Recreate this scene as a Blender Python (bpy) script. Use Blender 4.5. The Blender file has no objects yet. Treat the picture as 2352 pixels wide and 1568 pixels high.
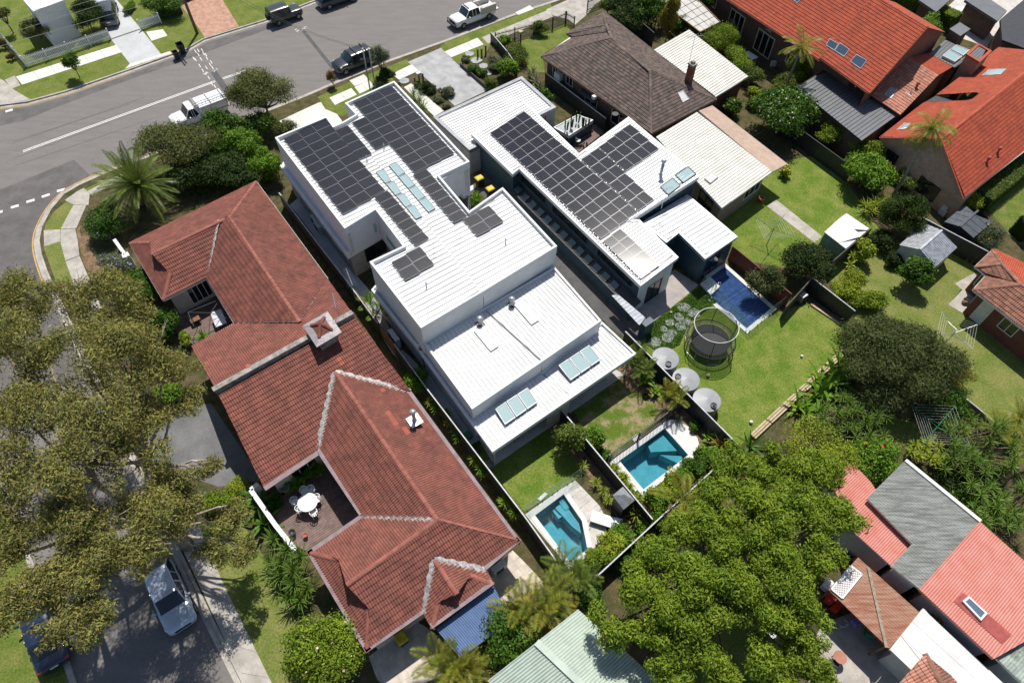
import bpy,math,random
import numpy as np
from mathutils import Vector,Matrix
R = math.radians
rnd = random.Random(7)
scn = bpy.context.scene
COL = scn.collection


PITCH,ROLL,CAMH,FPX = R(54.6),R(0.8),41.0,1568.0
_fw = Vector((0,math.cos(PITCH),-math.sin(PITCH)))
_up0 = Vector((0,math.sin(PITCH),math.cos(PITCH)))
_rt = Vector((1,0,0)) * math.cos(ROLL) + _up0 * math.sin(ROLL)
_up = -Vector((1,0,0)) * math.sin(ROLL) + _up0 * math.cos(ROLL)
cam_d = bpy.data.cameras.new('drone_camera')
cam_d.sensor_width = 36.0
cam_d.lens = FPX / 2352 * 36
cam_d.clip_start = 0.5
cam_d.clip_end = 3000
cam = bpy.data.objects.new('drone_camera',cam_d)
COL.objects.link(cam)
m = Matrix.Identity(4)
for i in range(3):
    m[i][0] = _rt[i];m[i][1] = _up[i];m[i][2] = -_fw[i]
m[2][3] = CAMH
cam.matrix_world = m
scn.camera = cam


SUN_EL,SUN_AZ = R(61),R(86)
world = bpy.data.worlds.new('World')
scn.world = world
world.use_nodes = True
wn = world.node_tree.nodes
wl = world.node_tree.links
for n in list(wn): wn.remove(n)
sky = wn.new('ShaderNodeTexSky')
sky.sky_type = 'NISHITA'
sky.sun_disc = False
sky.sun_elevation = SUN_EL
sky.sun_rotation = math.pi / 2 - SUN_AZ
bgn = wn.new('ShaderNodeBackground')
bgn.inputs['Strength'].default_value = 0.085
won = wn.new('ShaderNodeOutputWorld')
wl.new(sky.outputs[0],bgn.inputs[0])
wl.new(bgn.outputs[0],won.inputs[0])
sd = bpy.data.lights.new('sun','SUN')
sd.energy = 4.8
sd.angle = R(0.55)
sd.color = (1.0,0.955,0.88)
sun = bpy.data.objects.new('sun',sd)
COL.objects.link(sun)
sdir = Vector((math.cos(SUN_EL) * math.cos(SUN_AZ),math.cos(SUN_EL) * math.sin(SUN_AZ),math.sin(SUN_EL)))
sun.rotation_euler = sdir.to_track_quat('Z','Y').to_euler()
sun.location = sdir * 80
vs = scn.view_settings
vs.view_transform = 'Standard'
vs.look = 'None'
vs.exposure = 0.2
vs.gamma = 1.0
vs.use_curve_mapping = False


def F(x,y,z=0.0):
    """point of the place seen at (x, y) of the 2352-wide photograph, at height z"""
    d = _fw + _rt * ((x - 1176) / FPX) + _up * ((784 - y) / FPX)
    t = (z - CAMH) / d.z
    return Vector((0,0,CAMH)) + d * t
_TX = {'a': 0,'b': 1000,'c': 2000,'d': 2996}
_TY = {'1': 0,'2': 660,'3': 1320,'4': 1971}
def q(s,x,y,z=0.0):
    k = .48699 if s in ('b4','c4','d4') else .27838
    return F(_TX[s[0]] / 1.7415 + x * k,_TY[s[1]] / 1.7415 + y * k,z)
def qs(s,pts,z=0.0): return [q(s,x,y,z) for x,y in pts]
def Fs(pts,z=0.0): return [F(x,y,z) for x,y in pts]
AU,AV = R(-54.5),R(37.0)
U = Vector((math.cos(AU),math.sin(AU),0))
V = Vector((math.cos(AV),math.sin(AV),0))
UP = Vector((0,0,1))


def tag(o,label=None,cat=None,group=None,kind=None):
    if label: o['label'] = label
    if cat: o['category'] = cat
    if group: o['group'] = group
    if kind: o['kind'] = kind
    return o
def thing(name,label,cat,loc,rz=0.0,group=None):
    o = bpy.data.objects.new(name,None)
    o.empty_display_size = 0.2
    COL.objects.link(o)
    o.location = loc
    o.rotation_euler = (0,0,rz)
    return tag(o,label,cat,group)
def root_of(p):
    while p.parent: p = p.parent
    return p
def link(name,me,parent=None,loc=None,mat4=None):
    o = bpy.data.objects.new(name,me)
    COL.objects.link(o)
    if parent is not None: o.parent = parent
    if mat4 is not None: o.matrix_local = mat4
    elif loc is not None: o.location = loc
    return o
def copy_tree(o,parent=None):
    c = o.copy();COL.objects.link(c);c.parent = parent
    for ch in list(o.children): copy_tree(ch,c)
    return c

class MB:
    """collects faces of one mesh"""
    def __init__(s): s.v = [];s.f = [];s.uv = None
    def add(s,vs,fs):
        b = len(s.v);s.v += [tuple(p) for p in vs];s.f += [tuple(i + b for i in f) for f in fs];return s
    def face(s,*vs): return s.add(vs,[tuple(range(len(vs)))])
    def prism(s,poly,dz):
        """polygon (any plane) swept by dz downwards"""
        n = len(poly);d = Vector((0,0,dz)) if not isinstance(dz,Vector) else dz
        a = [Vector(p) for p in poly];b = [p - d for p in a]

        nz = sum((a[i].x * a[(i + 1) % n].y - a[(i + 1) % n].x * a[i].y) for i in range(n))
        if nz < 0: a.reverse();b.reverse()
        fs = [tuple(range(n)),tuple(range(2 * n - 1,n - 1,-1))] + [(i + n,(i + 1) % n + n,(i + 1) % n,i) for i in range(n)]
        return s.add(a + b,fs)
    def obox(s,o,a,b,c):
        """box from corner o with edge vectors a, b, c"""
        o,a,b,c = Vector(o),Vector(a),Vector(b),Vector(c)
        if a.cross(b).dot(c) < 0: a,b = b,a
        vs = [o,o + a,o + a + b,o + b,o + c,o + a + c,o + a + b + c,o + b + c]
        return s.add(vs,[(3,2,1,0),(4,5,6,7),(0,1,5,4),(1,2,6,5),(2,3,7,6),(3,0,4,7)])
    def cbox(s,c,sx,sy,sz,rz=0.0):
        """box standing on c"""
        ca,sa = math.cos(rz),math.sin(rz)
        a = Vector((ca,sa,0)) * sx;b = Vector((-sa,ca,0)) * sy
        return s.obox(Vector(c) - a / 2 - b / 2,a,b,Vector((0,0,sz)))
    def beam(s,p,r,w,h,up=UP):
        p,r = Vector(p),Vector(r);d = (r - p)
        if d.length < 1e-5: return s
        sd_ = d.cross(up)
        if sd_.length < 1e-5: sd_ = d.cross(Vector((1,0,0)))
        sd_.normalize();u_ = sd_.cross(d).normalized()
        return s.obox(p - sd_ * w / 2 - u_ * h / 2,d,sd_ * w,u_ * h)
    def tube(s,pts,rad,n=8,caps=True):
        pts = [Vector(p) for p in pts]
        if not isinstance(rad,(list,tuple)): rad = [rad] * len(pts)
        rings = [];ref = None;b = len(s.v)
        for i,p in enumerate(pts):
            t = (pts[min(i + 1,len(pts) - 1)] - pts[max(i - 1,0)]).normalized()
            if ref is None:
                ref = t.cross(UP if abs(t.z) < .9 else Vector((1,0,0))).normalized()
            ref = (ref - t * ref.dot(t)).normalized();bi = t.cross(ref)
            for k in range(n):
                a = 2 * math.pi * k / n
                s.v.append(tuple(p + (ref * math.cos(a) + bi * math.sin(a)) * rad[i]))
        for i in range(len(pts) - 1):
            for k in range(n):
                k2 = (k + 1) % n
                s.f.append((b + i * n + k,b + i * n + k2,b + (i + 1) * n + k2,b + (i + 1) * n + k))
        if caps:
            s.f.append(tuple(b + k for k in range(n - 1,-1,-1)))
            e = b + (len(pts) - 1) * n
            s.f.append(tuple(e + k for k in range(n)))
        return s
    def lathe(s,c,prof,n=24):
        """prof: (radius, z) from below upwards around the vertical through c"""
        c = Vector(c);b = len(s.v)
        for r_,z in prof:
            for k in range(n):
                a = 2 * math.pi * k / n
                s.v.append((c.x + r_ * math.cos(a),c.y + r_ * math.sin(a),c.z + z))
        for i in range(len(prof) - 1):
            for k in range(n):
                k2 = (k + 1) % n
                s.f.append((b + i * n + k,b + i * n + k2,b + (i + 1) * n + k2,b + (i + 1) * n + k))
        s.f.append(tuple(b + k for k in range(n - 1,-1,-1)))
        e = b + (len(prof) - 1) * n
        s.f.append(tuple(e + k for k in range(n)))
        return s
    def mesh(s,name,mat,off=None,smooth=False):
        me = bpy.data.meshes.new(name)
        used = sorted({i for f in s.f for i in f})
        if len(used) < len(s.v):
            ix = {j: i for i,j in enumerate(used)};s.v = [s.v[j] for j in used];s.f = [tuple(ix[i] for i in f) for f in s.f]
        vs = s.v if off is None else [(x - off[0],y - off[1],z - off[2]) for x,y,z in s.v]
        me.from_pydata(vs,[],s.f)
        if mat: me.materials.append(mat)
        if smooth: me.shade_smooth()
        return me
    def build(s,name,mat,parent=None,smooth=False,local=False,kind=None,bevel=0):
        """vertices are world coordinates unless local; the object sits at its parent's origin"""
        off = None
        if parent is not None and not local:
            r_ = root_of(parent)
            off = r_.location
            p = parent
            if p is not r_: off = off + p.location
        o = link(name,s.mesh(name,mat,off,smooth),parent)
        if kind: o['kind'] = kind
        if bevel:
            b = o.modifiers.new('bevel','BEVEL');b.width = bevel;b.segments = 2;b.limit_method = 'ANGLE'
        return o
def np_mesh(name,verts,faces,mat):
    """verts (n,3) array, faces (m,k) array"""
    me = bpy.data.meshes.new(name)
    n,(mf,k) = len(verts),faces.shape
    me.vertices.add(n);me.vertices.foreach_set('co',np.ascontiguousarray(verts,dtype=np.float32).ravel())
    me.loops.add(mf * k);me.loops.foreach_set('vertex_index',np.ascontiguousarray(faces,dtype=np.int32).ravel())
    me.polygons.add(mf)
    me.polygons.foreach_set('loop_start',np.arange(0,mf * k,k,dtype=np.int32))
    me.update(calc_edges=True)
    me.materials.append(mat)
    return me


MATS = {}
def mat(name,col,rough=.7,var=.12,scale=3.0,bump=0.0,bscale=60.0,metal=0.0,spec=.4,col2=None,island=0.0,hue=0.0,detail=6,trans=0.0,coat=0.0,stretch=None,fine=0.0,mixlo=.38,mixhi=.64):
    """base colour broken up by world-space noise (and per-piece differences), fine relief"""
    if name in MATS: return MATS[name]
    mt = bpy.data.materials.new(name);mt.use_nodes = True
    nt = mt.node_tree;N = nt.nodes;L = nt.links
    bs = N['Principled BSDF']
    bs.inputs['Roughness'].default_value = rough
    bs.inputs['Metallic'].default_value = metal
    bs.inputs['Specular IOR Level'].default_value = spec
    if coat: bs.inputs['Coat Weight'].default_value = coat;bs.inputs['Coat Roughness'].default_value = .05
    geo = N.new('ShaderNodeNewGeometry')
    vec = geo.outputs['Position']
    if stretch:
        mp = N.new('ShaderNodeMapping');mp.inputs['Rotation'].default_value = (0,0,-stretch[0]);mp.inputs['Scale'].default_value = stretch[1]
        mp.vector_type = 'POINT'
        L.new(vec,mp.inputs['Vector']);vec2 = mp.outputs[0]
    else: vec2 = vec
    nz = N.new('ShaderNodeTexNoise');nz.inputs['Scale'].default_value = scale;nz.inputs['Detail'].default_value = detail;nz.inputs['Roughness'].default_value = .62
    L.new(vec2,nz.inputs['Vector'])
    c2 = col2 if col2 else tuple(max(0,min(1,c * (1 - 2.2 * var))) for c in col)
    c1 = col if col2 else tuple(min(1,c * (1 + var)) for c in col)
    mr = N.new('ShaderNodeMapRange');mr.inputs['From Min'].default_value = mixlo;mr.inputs['From Max'].default_value = mixhi
    L.new(nz.outputs['Fac'],mr.inputs['Value'])
    mx = N.new('ShaderNodeMix');mx.data_type = 'RGBA'
    mx.inputs['A'].default_value = (*c1,1);mx.inputs['B'].default_value = (*c2,1)
    L.new(mr.outputs[0],mx.inputs['Factor'])
    out = mx.outputs['Result']
    if fine:
        n3 = N.new('ShaderNodeTexNoise');n3.inputs['Scale'].default_value = scale * 11;n3.inputs['Detail'].default_value = 4
        L.new(vec2,n3.inputs['Vector'])
        m3 = N.new('ShaderNodeMapRange');m3.inputs['From Min'].default_value = .3;m3.inputs['From Max'].default_value = .7
        m3.inputs['To Min'].default_value = 1 - fine;m3.inputs['To Max'].default_value = 1 + fine
        L.new(n3.outputs['Fac'],m3.inputs['Value'])
        mm = N.new('ShaderNodeMix');mm.data_type = 'RGBA';mm.blend_type = 'MULTIPLY';mm.inputs['Factor'].default_value = 1
        L.new(out,mm.inputs['A']);L.new(m3.outputs[0],mm.inputs['B']);out = mm.outputs['Result']
    if island or hue:
        oi = N.new('ShaderNodeObjectInfo')
        ad = N.new('ShaderNodeMath');ad.operation = 'ADD'
        L.new(geo.outputs['Random Per Island'],ad.inputs[0]);L.new(oi.outputs['Random'],ad.inputs[1])
        wnz = N.new('ShaderNodeTexWhiteNoise');wnz.noise_dimensions = '1D';L.new(ad.outputs[0],wnz.inputs['W'])
        hs = N.new('ShaderNodeHueSaturation')
        mv = N.new('ShaderNodeMapRange');mv.inputs['To Min'].default_value = 1 - island;mv.inputs['To Max'].default_value = 1 + island
        L.new(wnz.outputs['Value'],mv.inputs['Value']);L.new(mv.outputs[0],hs.inputs['Value'])
        if hue:
            sp = N.new('ShaderNodeSeparateColor');L.new(wnz.outputs['Color'],sp.inputs[0])
            mh = N.new('ShaderNodeMapRange');mh.inputs['To Min'].default_value = .5 - hue;mh.inputs['To Max'].default_value = .5 + hue
            L.new(sp.outputs[1],mh.inputs['Value']);L.new(mh.outputs[0],hs.inputs['Hue'])
        L.new(out,hs.inputs['Color']);out = hs.outputs[0]
    L.new(out,bs.inputs['Base Color'])
    if trans:
        tb = N.new('ShaderNodeBsdfTranslucent');L.new(out,tb.inputs['Color'])
        ms = N.new('ShaderNodeMixShader');ms.inputs[0].default_value = trans
        L.new(bs.outputs[0],ms.inputs[1]);L.new(tb.outputs[0],ms.inputs[2]);L.new(ms.outputs[0],N['Material Output'].inputs['Surface'])
    if bump:
        n2 = N.new('ShaderNodeTexNoise');n2.inputs['Scale'].default_value = bscale;n2.inputs['Detail'].default_value = 4
        L.new(vec2,n2.inputs['Vector'])
        bp = N.new('ShaderNodeBump');bp.inputs['Strength'].default_value = bump;bp.inputs['Distance'].default_value = .03
        L.new(n2.outputs['Fac'],bp.inputs['Height']);L.new(bp.outputs[0],bs.inputs['Normal'])
    MATS[name] = mt
    return mt
def brick_mat(name,c1,c2,mortar,ang=AU,scale=1.0):
    """brickwork for upright walls, laid along the two house directions"""
    mt = bpy.data.materials.new(name);mt.use_nodes = True
    nt = mt.node_tree;N = nt.nodes;L = nt.links;bs = N['Principled BSDF'];bs.inputs['Roughness'].default_value = .9
    bs.inputs['Specular IOR Level'].default_value = .2
    geo = N.new('ShaderNodeNewGeometry')
    vr = N.new('ShaderNodeVectorRotate');vr.rotation_type = 'Z_AXIS';vr.inputs['Angle'].default_value = -ang
    L.new(geo.outputs['Position'],vr.inputs['Vector'])
    sp = N.new('ShaderNodeSeparateXYZ');L.new(vr.outputs[0],sp.inputs[0])
    ad = N.new('ShaderNodeMath');ad.operation = 'ADD';L.new(sp.outputs['X'],ad.inputs[0]);L.new(sp.outputs['Y'],ad.inputs[1])
    cb = N.new('ShaderNodeCombineXYZ');L.new(ad.outputs[0],cb.inputs['X']);L.new(sp.outputs['Z'],cb.inputs['Y'])
    bt = N.new('ShaderNodeTexBrick');bt.inputs['Scale'].default_value = scale
    bt.inputs['Brick Width'].default_value = .24;bt.inputs['Row Height'].default_value = .086;bt.inputs['Mortar Size'].default_value = .012
    bt.inputs['Color1'].default_value = (*c1,1);bt.inputs['Color2'].default_value = (*c2,1);bt.inputs['Mortar'].default_value = (*mortar,1)
    L.new(cb.outputs[0],bt.inputs['Vector'])
    nz = N.new('ShaderNodeTexNoise');nz.inputs['Scale'].default_value = 2.5;L.new(geo.outputs['Position'],nz.inputs['Vector'])
    mx = N.new('ShaderNodeMix');mx.data_type = 'RGBA';mx.blend_type = 'MULTIPLY';mx.inputs['Factor'].default_value = 1
    mr = N.new('ShaderNodeMapRange');mr.inputs['To Min'].default_value = .75;mr.inputs['To Max'].default_value = 1.25;L.new(nz.outputs['Fac'],mr.inputs['Value'])
    L.new(bt.outputs['Color'],mx.inputs['A']);L.new(mr.outputs[0],mx.inputs['B'])
    L.new(mx.outputs['Result'],bs.inputs['Base Color'])
    bp = N.new('ShaderNodeBump');bp.inputs['Strength'].default_value = .6;bp.inputs['Distance'].default_value = .01;bp.invert = True
    L.new(bt.outputs['Fac'],bp.inputs['Height']);L.new(bp.outputs[0],bs.inputs['Normal'])
    return mt
def glass_mat(name,col,rough=.06,alpha=1.0):
    mt = bpy.data.materials.new(name);mt.use_nodes = True
    bs = mt.node_tree.nodes['Principled BSDF']
    bs.inputs['Base Color'].default_value = (*col,1);bs.inputs['Roughness'].default_value = rough
    bs.inputs['Specular IOR Level'].default_value = .8
    if alpha < 1:
        N = mt.node_tree.nodes;L = mt.node_tree.links
        tr = N.new('ShaderNodeBsdfTransparent');ms = N.new('ShaderNodeMixShader');ms.inputs[0].default_value = alpha
        tr.inputs[0].default_value = (.93,.97,.96,1)
        L.new(tr.outputs[0],ms.inputs[1]);L.new(bs.outputs[0],ms.inputs[2]);L.new(ms.outputs[0],N['Material Output'].inputs['Surface'])
    return mt


def poly_in(p,poly):
    x,y = p;c = False;n = len(poly);j = n - 1
    for i in range(n):
        xi,yi = poly[i];xj,yj = poly[j]
        if (yi > y) != (yj > y) and x < (xj - xi) * (y - yi) / (yj - yi) + xi: c = not c
        j = i
    return c
def snap(p,poly):
    best = None;n = len(poly)
    for i in range(n):
        a = poly[i];b = poly[(i + 1) % n]
        dx,dy = b[0] - a[0],b[1] - a[1];L2 = dx * dx + dy * dy
        t = 0 if L2 == 0 else max(0,min(1,((p[0] - a[0]) * dx + (p[1] - a[1]) * dy) / L2))
        c = (a[0] + dx * t,a[1] + dy * t);d = (c[0] - p[0]) ** 2 + (c[1] - p[1]) ** 2
        if best is None or d < best[0]: best = (d,c)
    return best[1]
class Plane:
    """flat frame fitted to a polygon: e1 across, e2 down the slope (or along dirv), n upwards"""
    def __init__(s,poly,dirv=None):
        s.poly3 = [Vector(p) for p in poly]
        A = np.array([[p.x,p.y,1] for p in s.poly3]);z = np.array([p.z for p in s.poly3])
        a,b,c = np.linalg.lstsq(A,z,rcond=None)[0]
        s.n = Vector((-a,-b,1)).normalized()
        s.o = sum(s.poly3,Vector()) / len(s.poly3)
        s.o.z = a * s.o.x + b * s.o.y + c
        d = Vector(dirv) if dirv is not None else Vector((-a,-b,0))
        s.e2 = (d - s.n * d.dot(s.n)).normalized()
        s.e1 = s.e2.cross(s.n).normalized()
        s.p2 = [s.to2(p) for p in s.poly3]
    def to2(s,p): d = Vector(p) - s.o;return (d.dot(s.e1),d.dot(s.e2))
    def to3(s,u,v,h=0.0): return s.o + s.e1 * u + s.e2 * v + s.n * h
    def scan(s,u):
        xs = [];n = len(s.p2)
        for i in range(n):
            a,b = s.p2[i],s.p2[(i + 1) % n]
            if (a[0] > u) != (b[0] > u): xs.append(a[1] + (b[1] - a[1]) * (u - a[0]) / (b[0] - a[0]))
        xs.sort();return list(zip(xs[::2],xs[1::2]))
    def frame(s,u,v,h=0.0):
        mm = Matrix.Identity(4);p = s.to3(u,v,h)
        for i in range(3): mm[i][0] = s.e1[i];mm[i][1] = s.e2[i];mm[i][2] = s.n[i];mm[i][3] = p[i]
        return mm
def sheet_roof(parent,poly,dirv,mt,pitch=.25,rib=.03,h=.03,name='roof_sheet',jitter=.003,joined=False):
    """long metal sheets side by side, each with an upstanding seam; every sheet its own part"""
    P = Plane(poly,dirv)
    u0 = min(p[0] for p in P.p2);u1 = max(p[0] for p in P.p2)
    n = max(1,round((u1 - u0) / pitch));w = (u1 - u0) / n
    all_ = MB()
    for i in range(n):
        a,b = u0 + i * w,u0 + (i + 1) * w
        e = .002
        sa,sb,sm = P.scan(a + .004),P.scan(b - .004),P.scan((a + b) / 2)
        if not (len(sa) == len(sb) == len(sm)): sa = sb = sm
        mb = all_ if joined else MB()
        dz = rnd.uniform(0,jitter)
        for (a0,a1),(b0,b1) in zip(sa,sb):
            t = dz
            vs_ = []
            prof = [(a + e,t),(b - rib,t),(b - rib * .8,h + t),(b - rib * .2,h + t),(b - e,t)]
            for u,hh in prof:
                k = (u - a) / w
                vs_.append(P.to3(u,a0 + (b0 - a0) * k,hh))
            for u,hh in prof:
                k = (u - a) / w
                vs_.append(P.to3(u,a1 + (b1 - a1) * k,hh))
            m_ = len(prof)
            mb.add(vs_,[(j,j + m_,j + m_ + 1,j + 1) for j in range(m_ - 1)])
        if mb.f and not joined: mb.build(name,mt,parent)
    if joined and all_.f: all_.build(name,mt,parent,kind='stuff')
    return P
def corrugated(parent,poly,dirv,mt,pitch=.085,amp=.012,name='corrugated_sheets'):
    P = Plane(poly,dirv)
    u0 = min(p[0] for p in P.p2);u1 = max(p[0] for p in P.p2)
    mb = MB();u = u0 + .003;k = 0;prev = None
    while u < u1:
        s_ = P.scan(u);h = amp if k % 4 == 1 else (-amp if k % 4 == 3 else 0)
        if s_:
            cur = (P.to3(u,s_[0][0],h),P.to3(u,s_[-1][1],h))
            if prev: mb.face(prev[0],prev[1],cur[1],cur[0])
            prev = cur
        u += pitch / 4;k += 1
    o = mb.build(name,mt,parent,kind='stuff')
    return P
def make_tile(w,l,roll=2,amp=.026,lift=.03,kind='roll'):
    """one roof tile: x across, y down the slope, its lower edge standing proud"""
    n = 8 if kind == 'roll' else 2
    vs_ = [];fs = []
    xs = [i / n for i in range(n + 1)]
    def hh(t):
        if kind == 'roll': return amp * abs(math.sin(math.pi * t * roll)) ** .8
        return 0.0
    for t in xs: vs_.append((t * w - w / 2,-l / 2 - .02,hh(t)))
    for t in xs: vs_.append((t * w - w / 2,l / 2,hh(t) + lift))
    for t in xs: vs_.append((t * w - w / 2,l / 2,-.004))
    m_ = n + 1
    for i in range(n):
        fs.append((i,i + m_,i + m_ + 1,i + 1));fs.append((i + m_,i + 2 * m_,i + 2 * m_ + 1,i + m_ + 1))
    return vs_,fs
TILE_POOL = {}
def tile_roof(parent,planes,mt,w=.3,l=.36,kind='roll',lift=.045,amp=.042,limit=300,odd=None,base_mat=None):
    """lays tiles over several slopes of one roof; the ones nearest the camera are single parts, the rest one part"""
    tv,tf = make_tile(w,l,2,amp,lift,kind)
    key = (w,l,kind,lift,amp,mt.name)
    if key not in TILE_POOL:
        me = bpy.data.meshes.new('roof_tile');me.from_pydata(tv,[],tf);me.materials.append(mt)
        me.shade_smooth() if False else None
        TILE_POOL[key] = me
    me = TILE_POOL[key]
    whole = [];rest = MB();under = MB()
    off = root_of(parent).location
    for poly in planes:
        P = Plane(poly)
        us = [p[0] for p in P.p2];vs_ = [p[1] for p in P.p2]
        under.face(*[P.to3(u,v,-.012) for u,v in P.p2])
        v = max(vs_) - l / 2 + .04;row = 0
        while v > min(vs_) - l:
            u = min(us) - w + (w / 2 if (row % 2 and kind != 'roll') else 0)
            while u < max(us) + w:
                cs = [(u - w / 2,v - l / 2),(u + w / 2,v - l / 2),(u + w / 2,v + l / 2 - .04),(u - w / 2,v + l / 2 - .04)]
                ins = [poly_in(c,P.p2) for c in cs]
                if all(ins): whole.append((P,u,v))
                elif any(ins) or poly_in((u,v),P.p2):
                    pts = []
                    for x,y,z in tv:
                        c = (u + x,v + y)
                        if not poly_in(c,P.p2): c = snap(c,P.p2)
                        pts.append(P.to3(c[0],c[1],z))
                    rest.add(pts,tf)
                u += w
            v -= l - .04 if kind == 'roll' else l - .05;row += 1
    cp = Vector((0,0,CAMH))
    if odd:
        om = me.copy();om.materials[0] = odd[0];keep = []
        for P,u,v in whole:
            p = P.to3(u,v)
            if any(poly_in((p.x,p.y),op) for op in odd[1]):
                mm = P.frame(u,v,.002);mm.translation -= off;link('replaced_tile',om,parent,mat4=mm)
            else: keep.append((P,u,v))
        whole = keep
    whole.sort(key=lambda t: (t[0].to3(t[1],t[2]) - cp).length)
    for i,(P,u,v) in enumerate(whole):
        j = rnd.uniform(-.004,.004)
        if i < limit:
            mm = P.frame(u,v,j + .002)
            mm.translation -= off
            if parent.parent: mm.translation -= parent.location
            link('roof_tile',me,parent,mat4=mm)
        else:
            rest.add([P.to3(u + x,v + y,z + j) for x,y,z in tv],tf)
    under.build('roof_underlay',base_mat or mt,parent)
    if rest.f: rest.build('roof_tiles',mt,parent,kind='stuff')
CAP_POOL = {}
def ridge(parent,p0,p1,mt,r=.13,l=.42,name='ridge_tile'):
    """half-round caps laid along a ridge or hip, each its own part"""
    p0,p1 = Vector(p0),Vector(p1)
    key = (r,l,mt.name)
    if key not in CAP_POOL:
        mb = MB();n = 6
        for sgn,y in ((1.0,0),(1.12,l * 1.04)):
            for k in range(n + 1):
                a = math.pi * k / n
                mb.v.append((math.cos(a) * r * sgn * 1.15,y,math.sin(a) * r * sgn * .85 - .03))
        for k in range(n): mb.f.append((k,k + n + 1,k + n + 2,k + 1))
        mb.f.append(tuple(range(n + 1,2 * n + 2)))
        me = mb.mesh('ridge_tile',mt);CAP_POOL[key] = me
    me = CAP_POOL[key]
    d = p1 - p0;L_ = d.length;n = max(1,round(L_ / l));d.normalize()
    x = d.cross(UP).normalized();z = x.cross(d).normalized()
    off = root_of(parent).location + (parent.location if parent.parent else Vector())
    for i in range(n):
        mm = Matrix.Identity(4);p = p0 + (p1 - p0) * (i / n) - off
        yy = d * (L_ / n / l)
        for k in range(3): mm[k][0] = x[k];mm[k][1] = yy[k];mm[k][2] = z[k];mm[k][3] = p[k]
        mm[2][3] += rnd.uniform(-.006,.006)
        o = link(name,me,parent);o.matrix_local = mm
def inset(poly,d):
    """polygon moved inwards by d (keeps z)"""
    n = len(poly);P = [Vector(p) for p in poly]
    ar = sum(P[i].x * P[(i + 1) % n].y - P[(i + 1) % n].x * P[i].y for i in range(n))
    sg = 1 if ar > 0 else -1
    out = []
    D = d if isinstance(d,(list,tuple)) else [d] * n
    for i in range(n):
        a,b,c = P[i - 1],P[i],P[(i + 1) % n]
        d1 = (b - a);d1.z = 0;d1.normalize();d2 = (c - b);d2.z = 0;d2.normalize()
        n1 = Vector((-d1.y,d1.x,0)) * sg;n2 = Vector((-d2.y,d2.x,0)) * sg
        da,db = D[i - 1],D[i];k = n1.dot(n2);den = 1 - k * k
        if den < .02: out.append(b + (n1 + n2) * ((da + db) / 4))
        else: out.append(b + n1 * ((da - db * k) / den) + n2 * ((db - da * k) / den))
    return out
def ring(mb,poly,w,ztop,h):
    """parapet or kerb: band of width w inside the polygon, ztop its top"""
    o = [Vector((p[0],p[1],ztop)) for p in poly];i_ = inset(o,w);n = len(o)
    dn = Vector((0,0,-h))
    for k in range(n):
        a,b = o[k],o[(k + 1) % n];c,d = i_[(k + 1) % n],i_[k]
        mb.add([a,b,c,d,a + dn,b + dn,c + dn,d + dn],[(0,1,2,3),(0,4,5,1),(2,6,7,3),(7,6,5,4)])
    return i_
def setz(poly,z): return [Vector((p[0],p[1],z)) for p in poly]
def lerp(a,b,t): return Vector(a) * (1 - t) + Vector(b) * t

# ================================================================ the setting
M_asph = mat('asphalt',(.185,.170,.160),.9,.1,.35,.35,90,col2=(.160,.147,.139),fine=.1,stretch=(R(38),(1,5,1)))
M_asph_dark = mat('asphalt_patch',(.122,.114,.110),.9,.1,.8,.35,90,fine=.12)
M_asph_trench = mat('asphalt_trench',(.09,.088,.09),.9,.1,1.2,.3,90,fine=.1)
M_drive_asph = mat('driveway_asphalt',(.15,.15,.152),.85,.1,.6,.3,90,fine=.1)
M_conc_new = mat('concrete_pale',(.62,.60,.56),.85,.05,.9,.15,60,fine=.05)
M_conc = mat('concrete_weathered',(.40,.37,.33),.9,.1,1.3,.25,50,fine=.12)
M_conc_grey = mat('concrete_grey',(.36,.36,.36),.9,.1,.9,.25,60,fine=.1)
M_conc_blue = mat('concrete_light_grey',(.46,.47,.48),.85,.05,.5,.12,60,fine=.05)
M_terra_pave = mat('terracotta_paving',(.42,.24,.17),.85,.12,2.2,.3,25,fine=.12)
M_lawn = mat('lawn_grass',(.105,.150,.026),.95,.15,.8,.9,55,spec=.1,col2=(.175,.19,.05),fine=.32)
M_lawn_rich = mat('lawn_rich',(.10,.165,.02),.95,.15,.7,.9,55,spec=.1,col2=(.19,.22,.05),fine=.32)
M_lawn_dry = mat('lawn_dry',(.13,.17,.035),.95,.15,.7,.9,55,spec=.1,col2=(.20,.205,.065),fine=.28)
M_lawn_patchy = mat('lawn_patchy',(.095,.145,.02),.95,.15,.9,.9,50,spec=.1,col2=(.27,.22,.12),fine=.3,mixlo=.46,mixhi=.6)
M_soil = mat('mulch_soil',(.12,.088,.05),.95,.15,1.6,1.0,30,spec=.1,col2=(.045,.06,.018),fine=.5)
M_mulch = mat('wood_mulch',(.26,.175,.105),.95,.15,3.0,1.0,40,spec=.1,col2=(.13,.085,.05),fine=.45)
M_base = mat('ground_earth',(.10,.10,.045),.95,.2,.08,.5,5,col2=(.07,.09,.03),fine=.3)
M_paint = mat('road_paint',(.72,.71,.68),.7,.1,6,fine=.08)
M_yellow = mat('yellow_line_paint',(.52,.31,.09),.8,.1,3,fine=.15)
M_stone_pave = mat('stone_paving',(.50,.47,.43),.8,.06,1.2,.15,60,island=.06,fine=.06)
M_conc_paver = mat('sandstone_paver',(.52,.46,.39),.85,.08,2,.2,60,island=.09,fine=.1)

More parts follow.
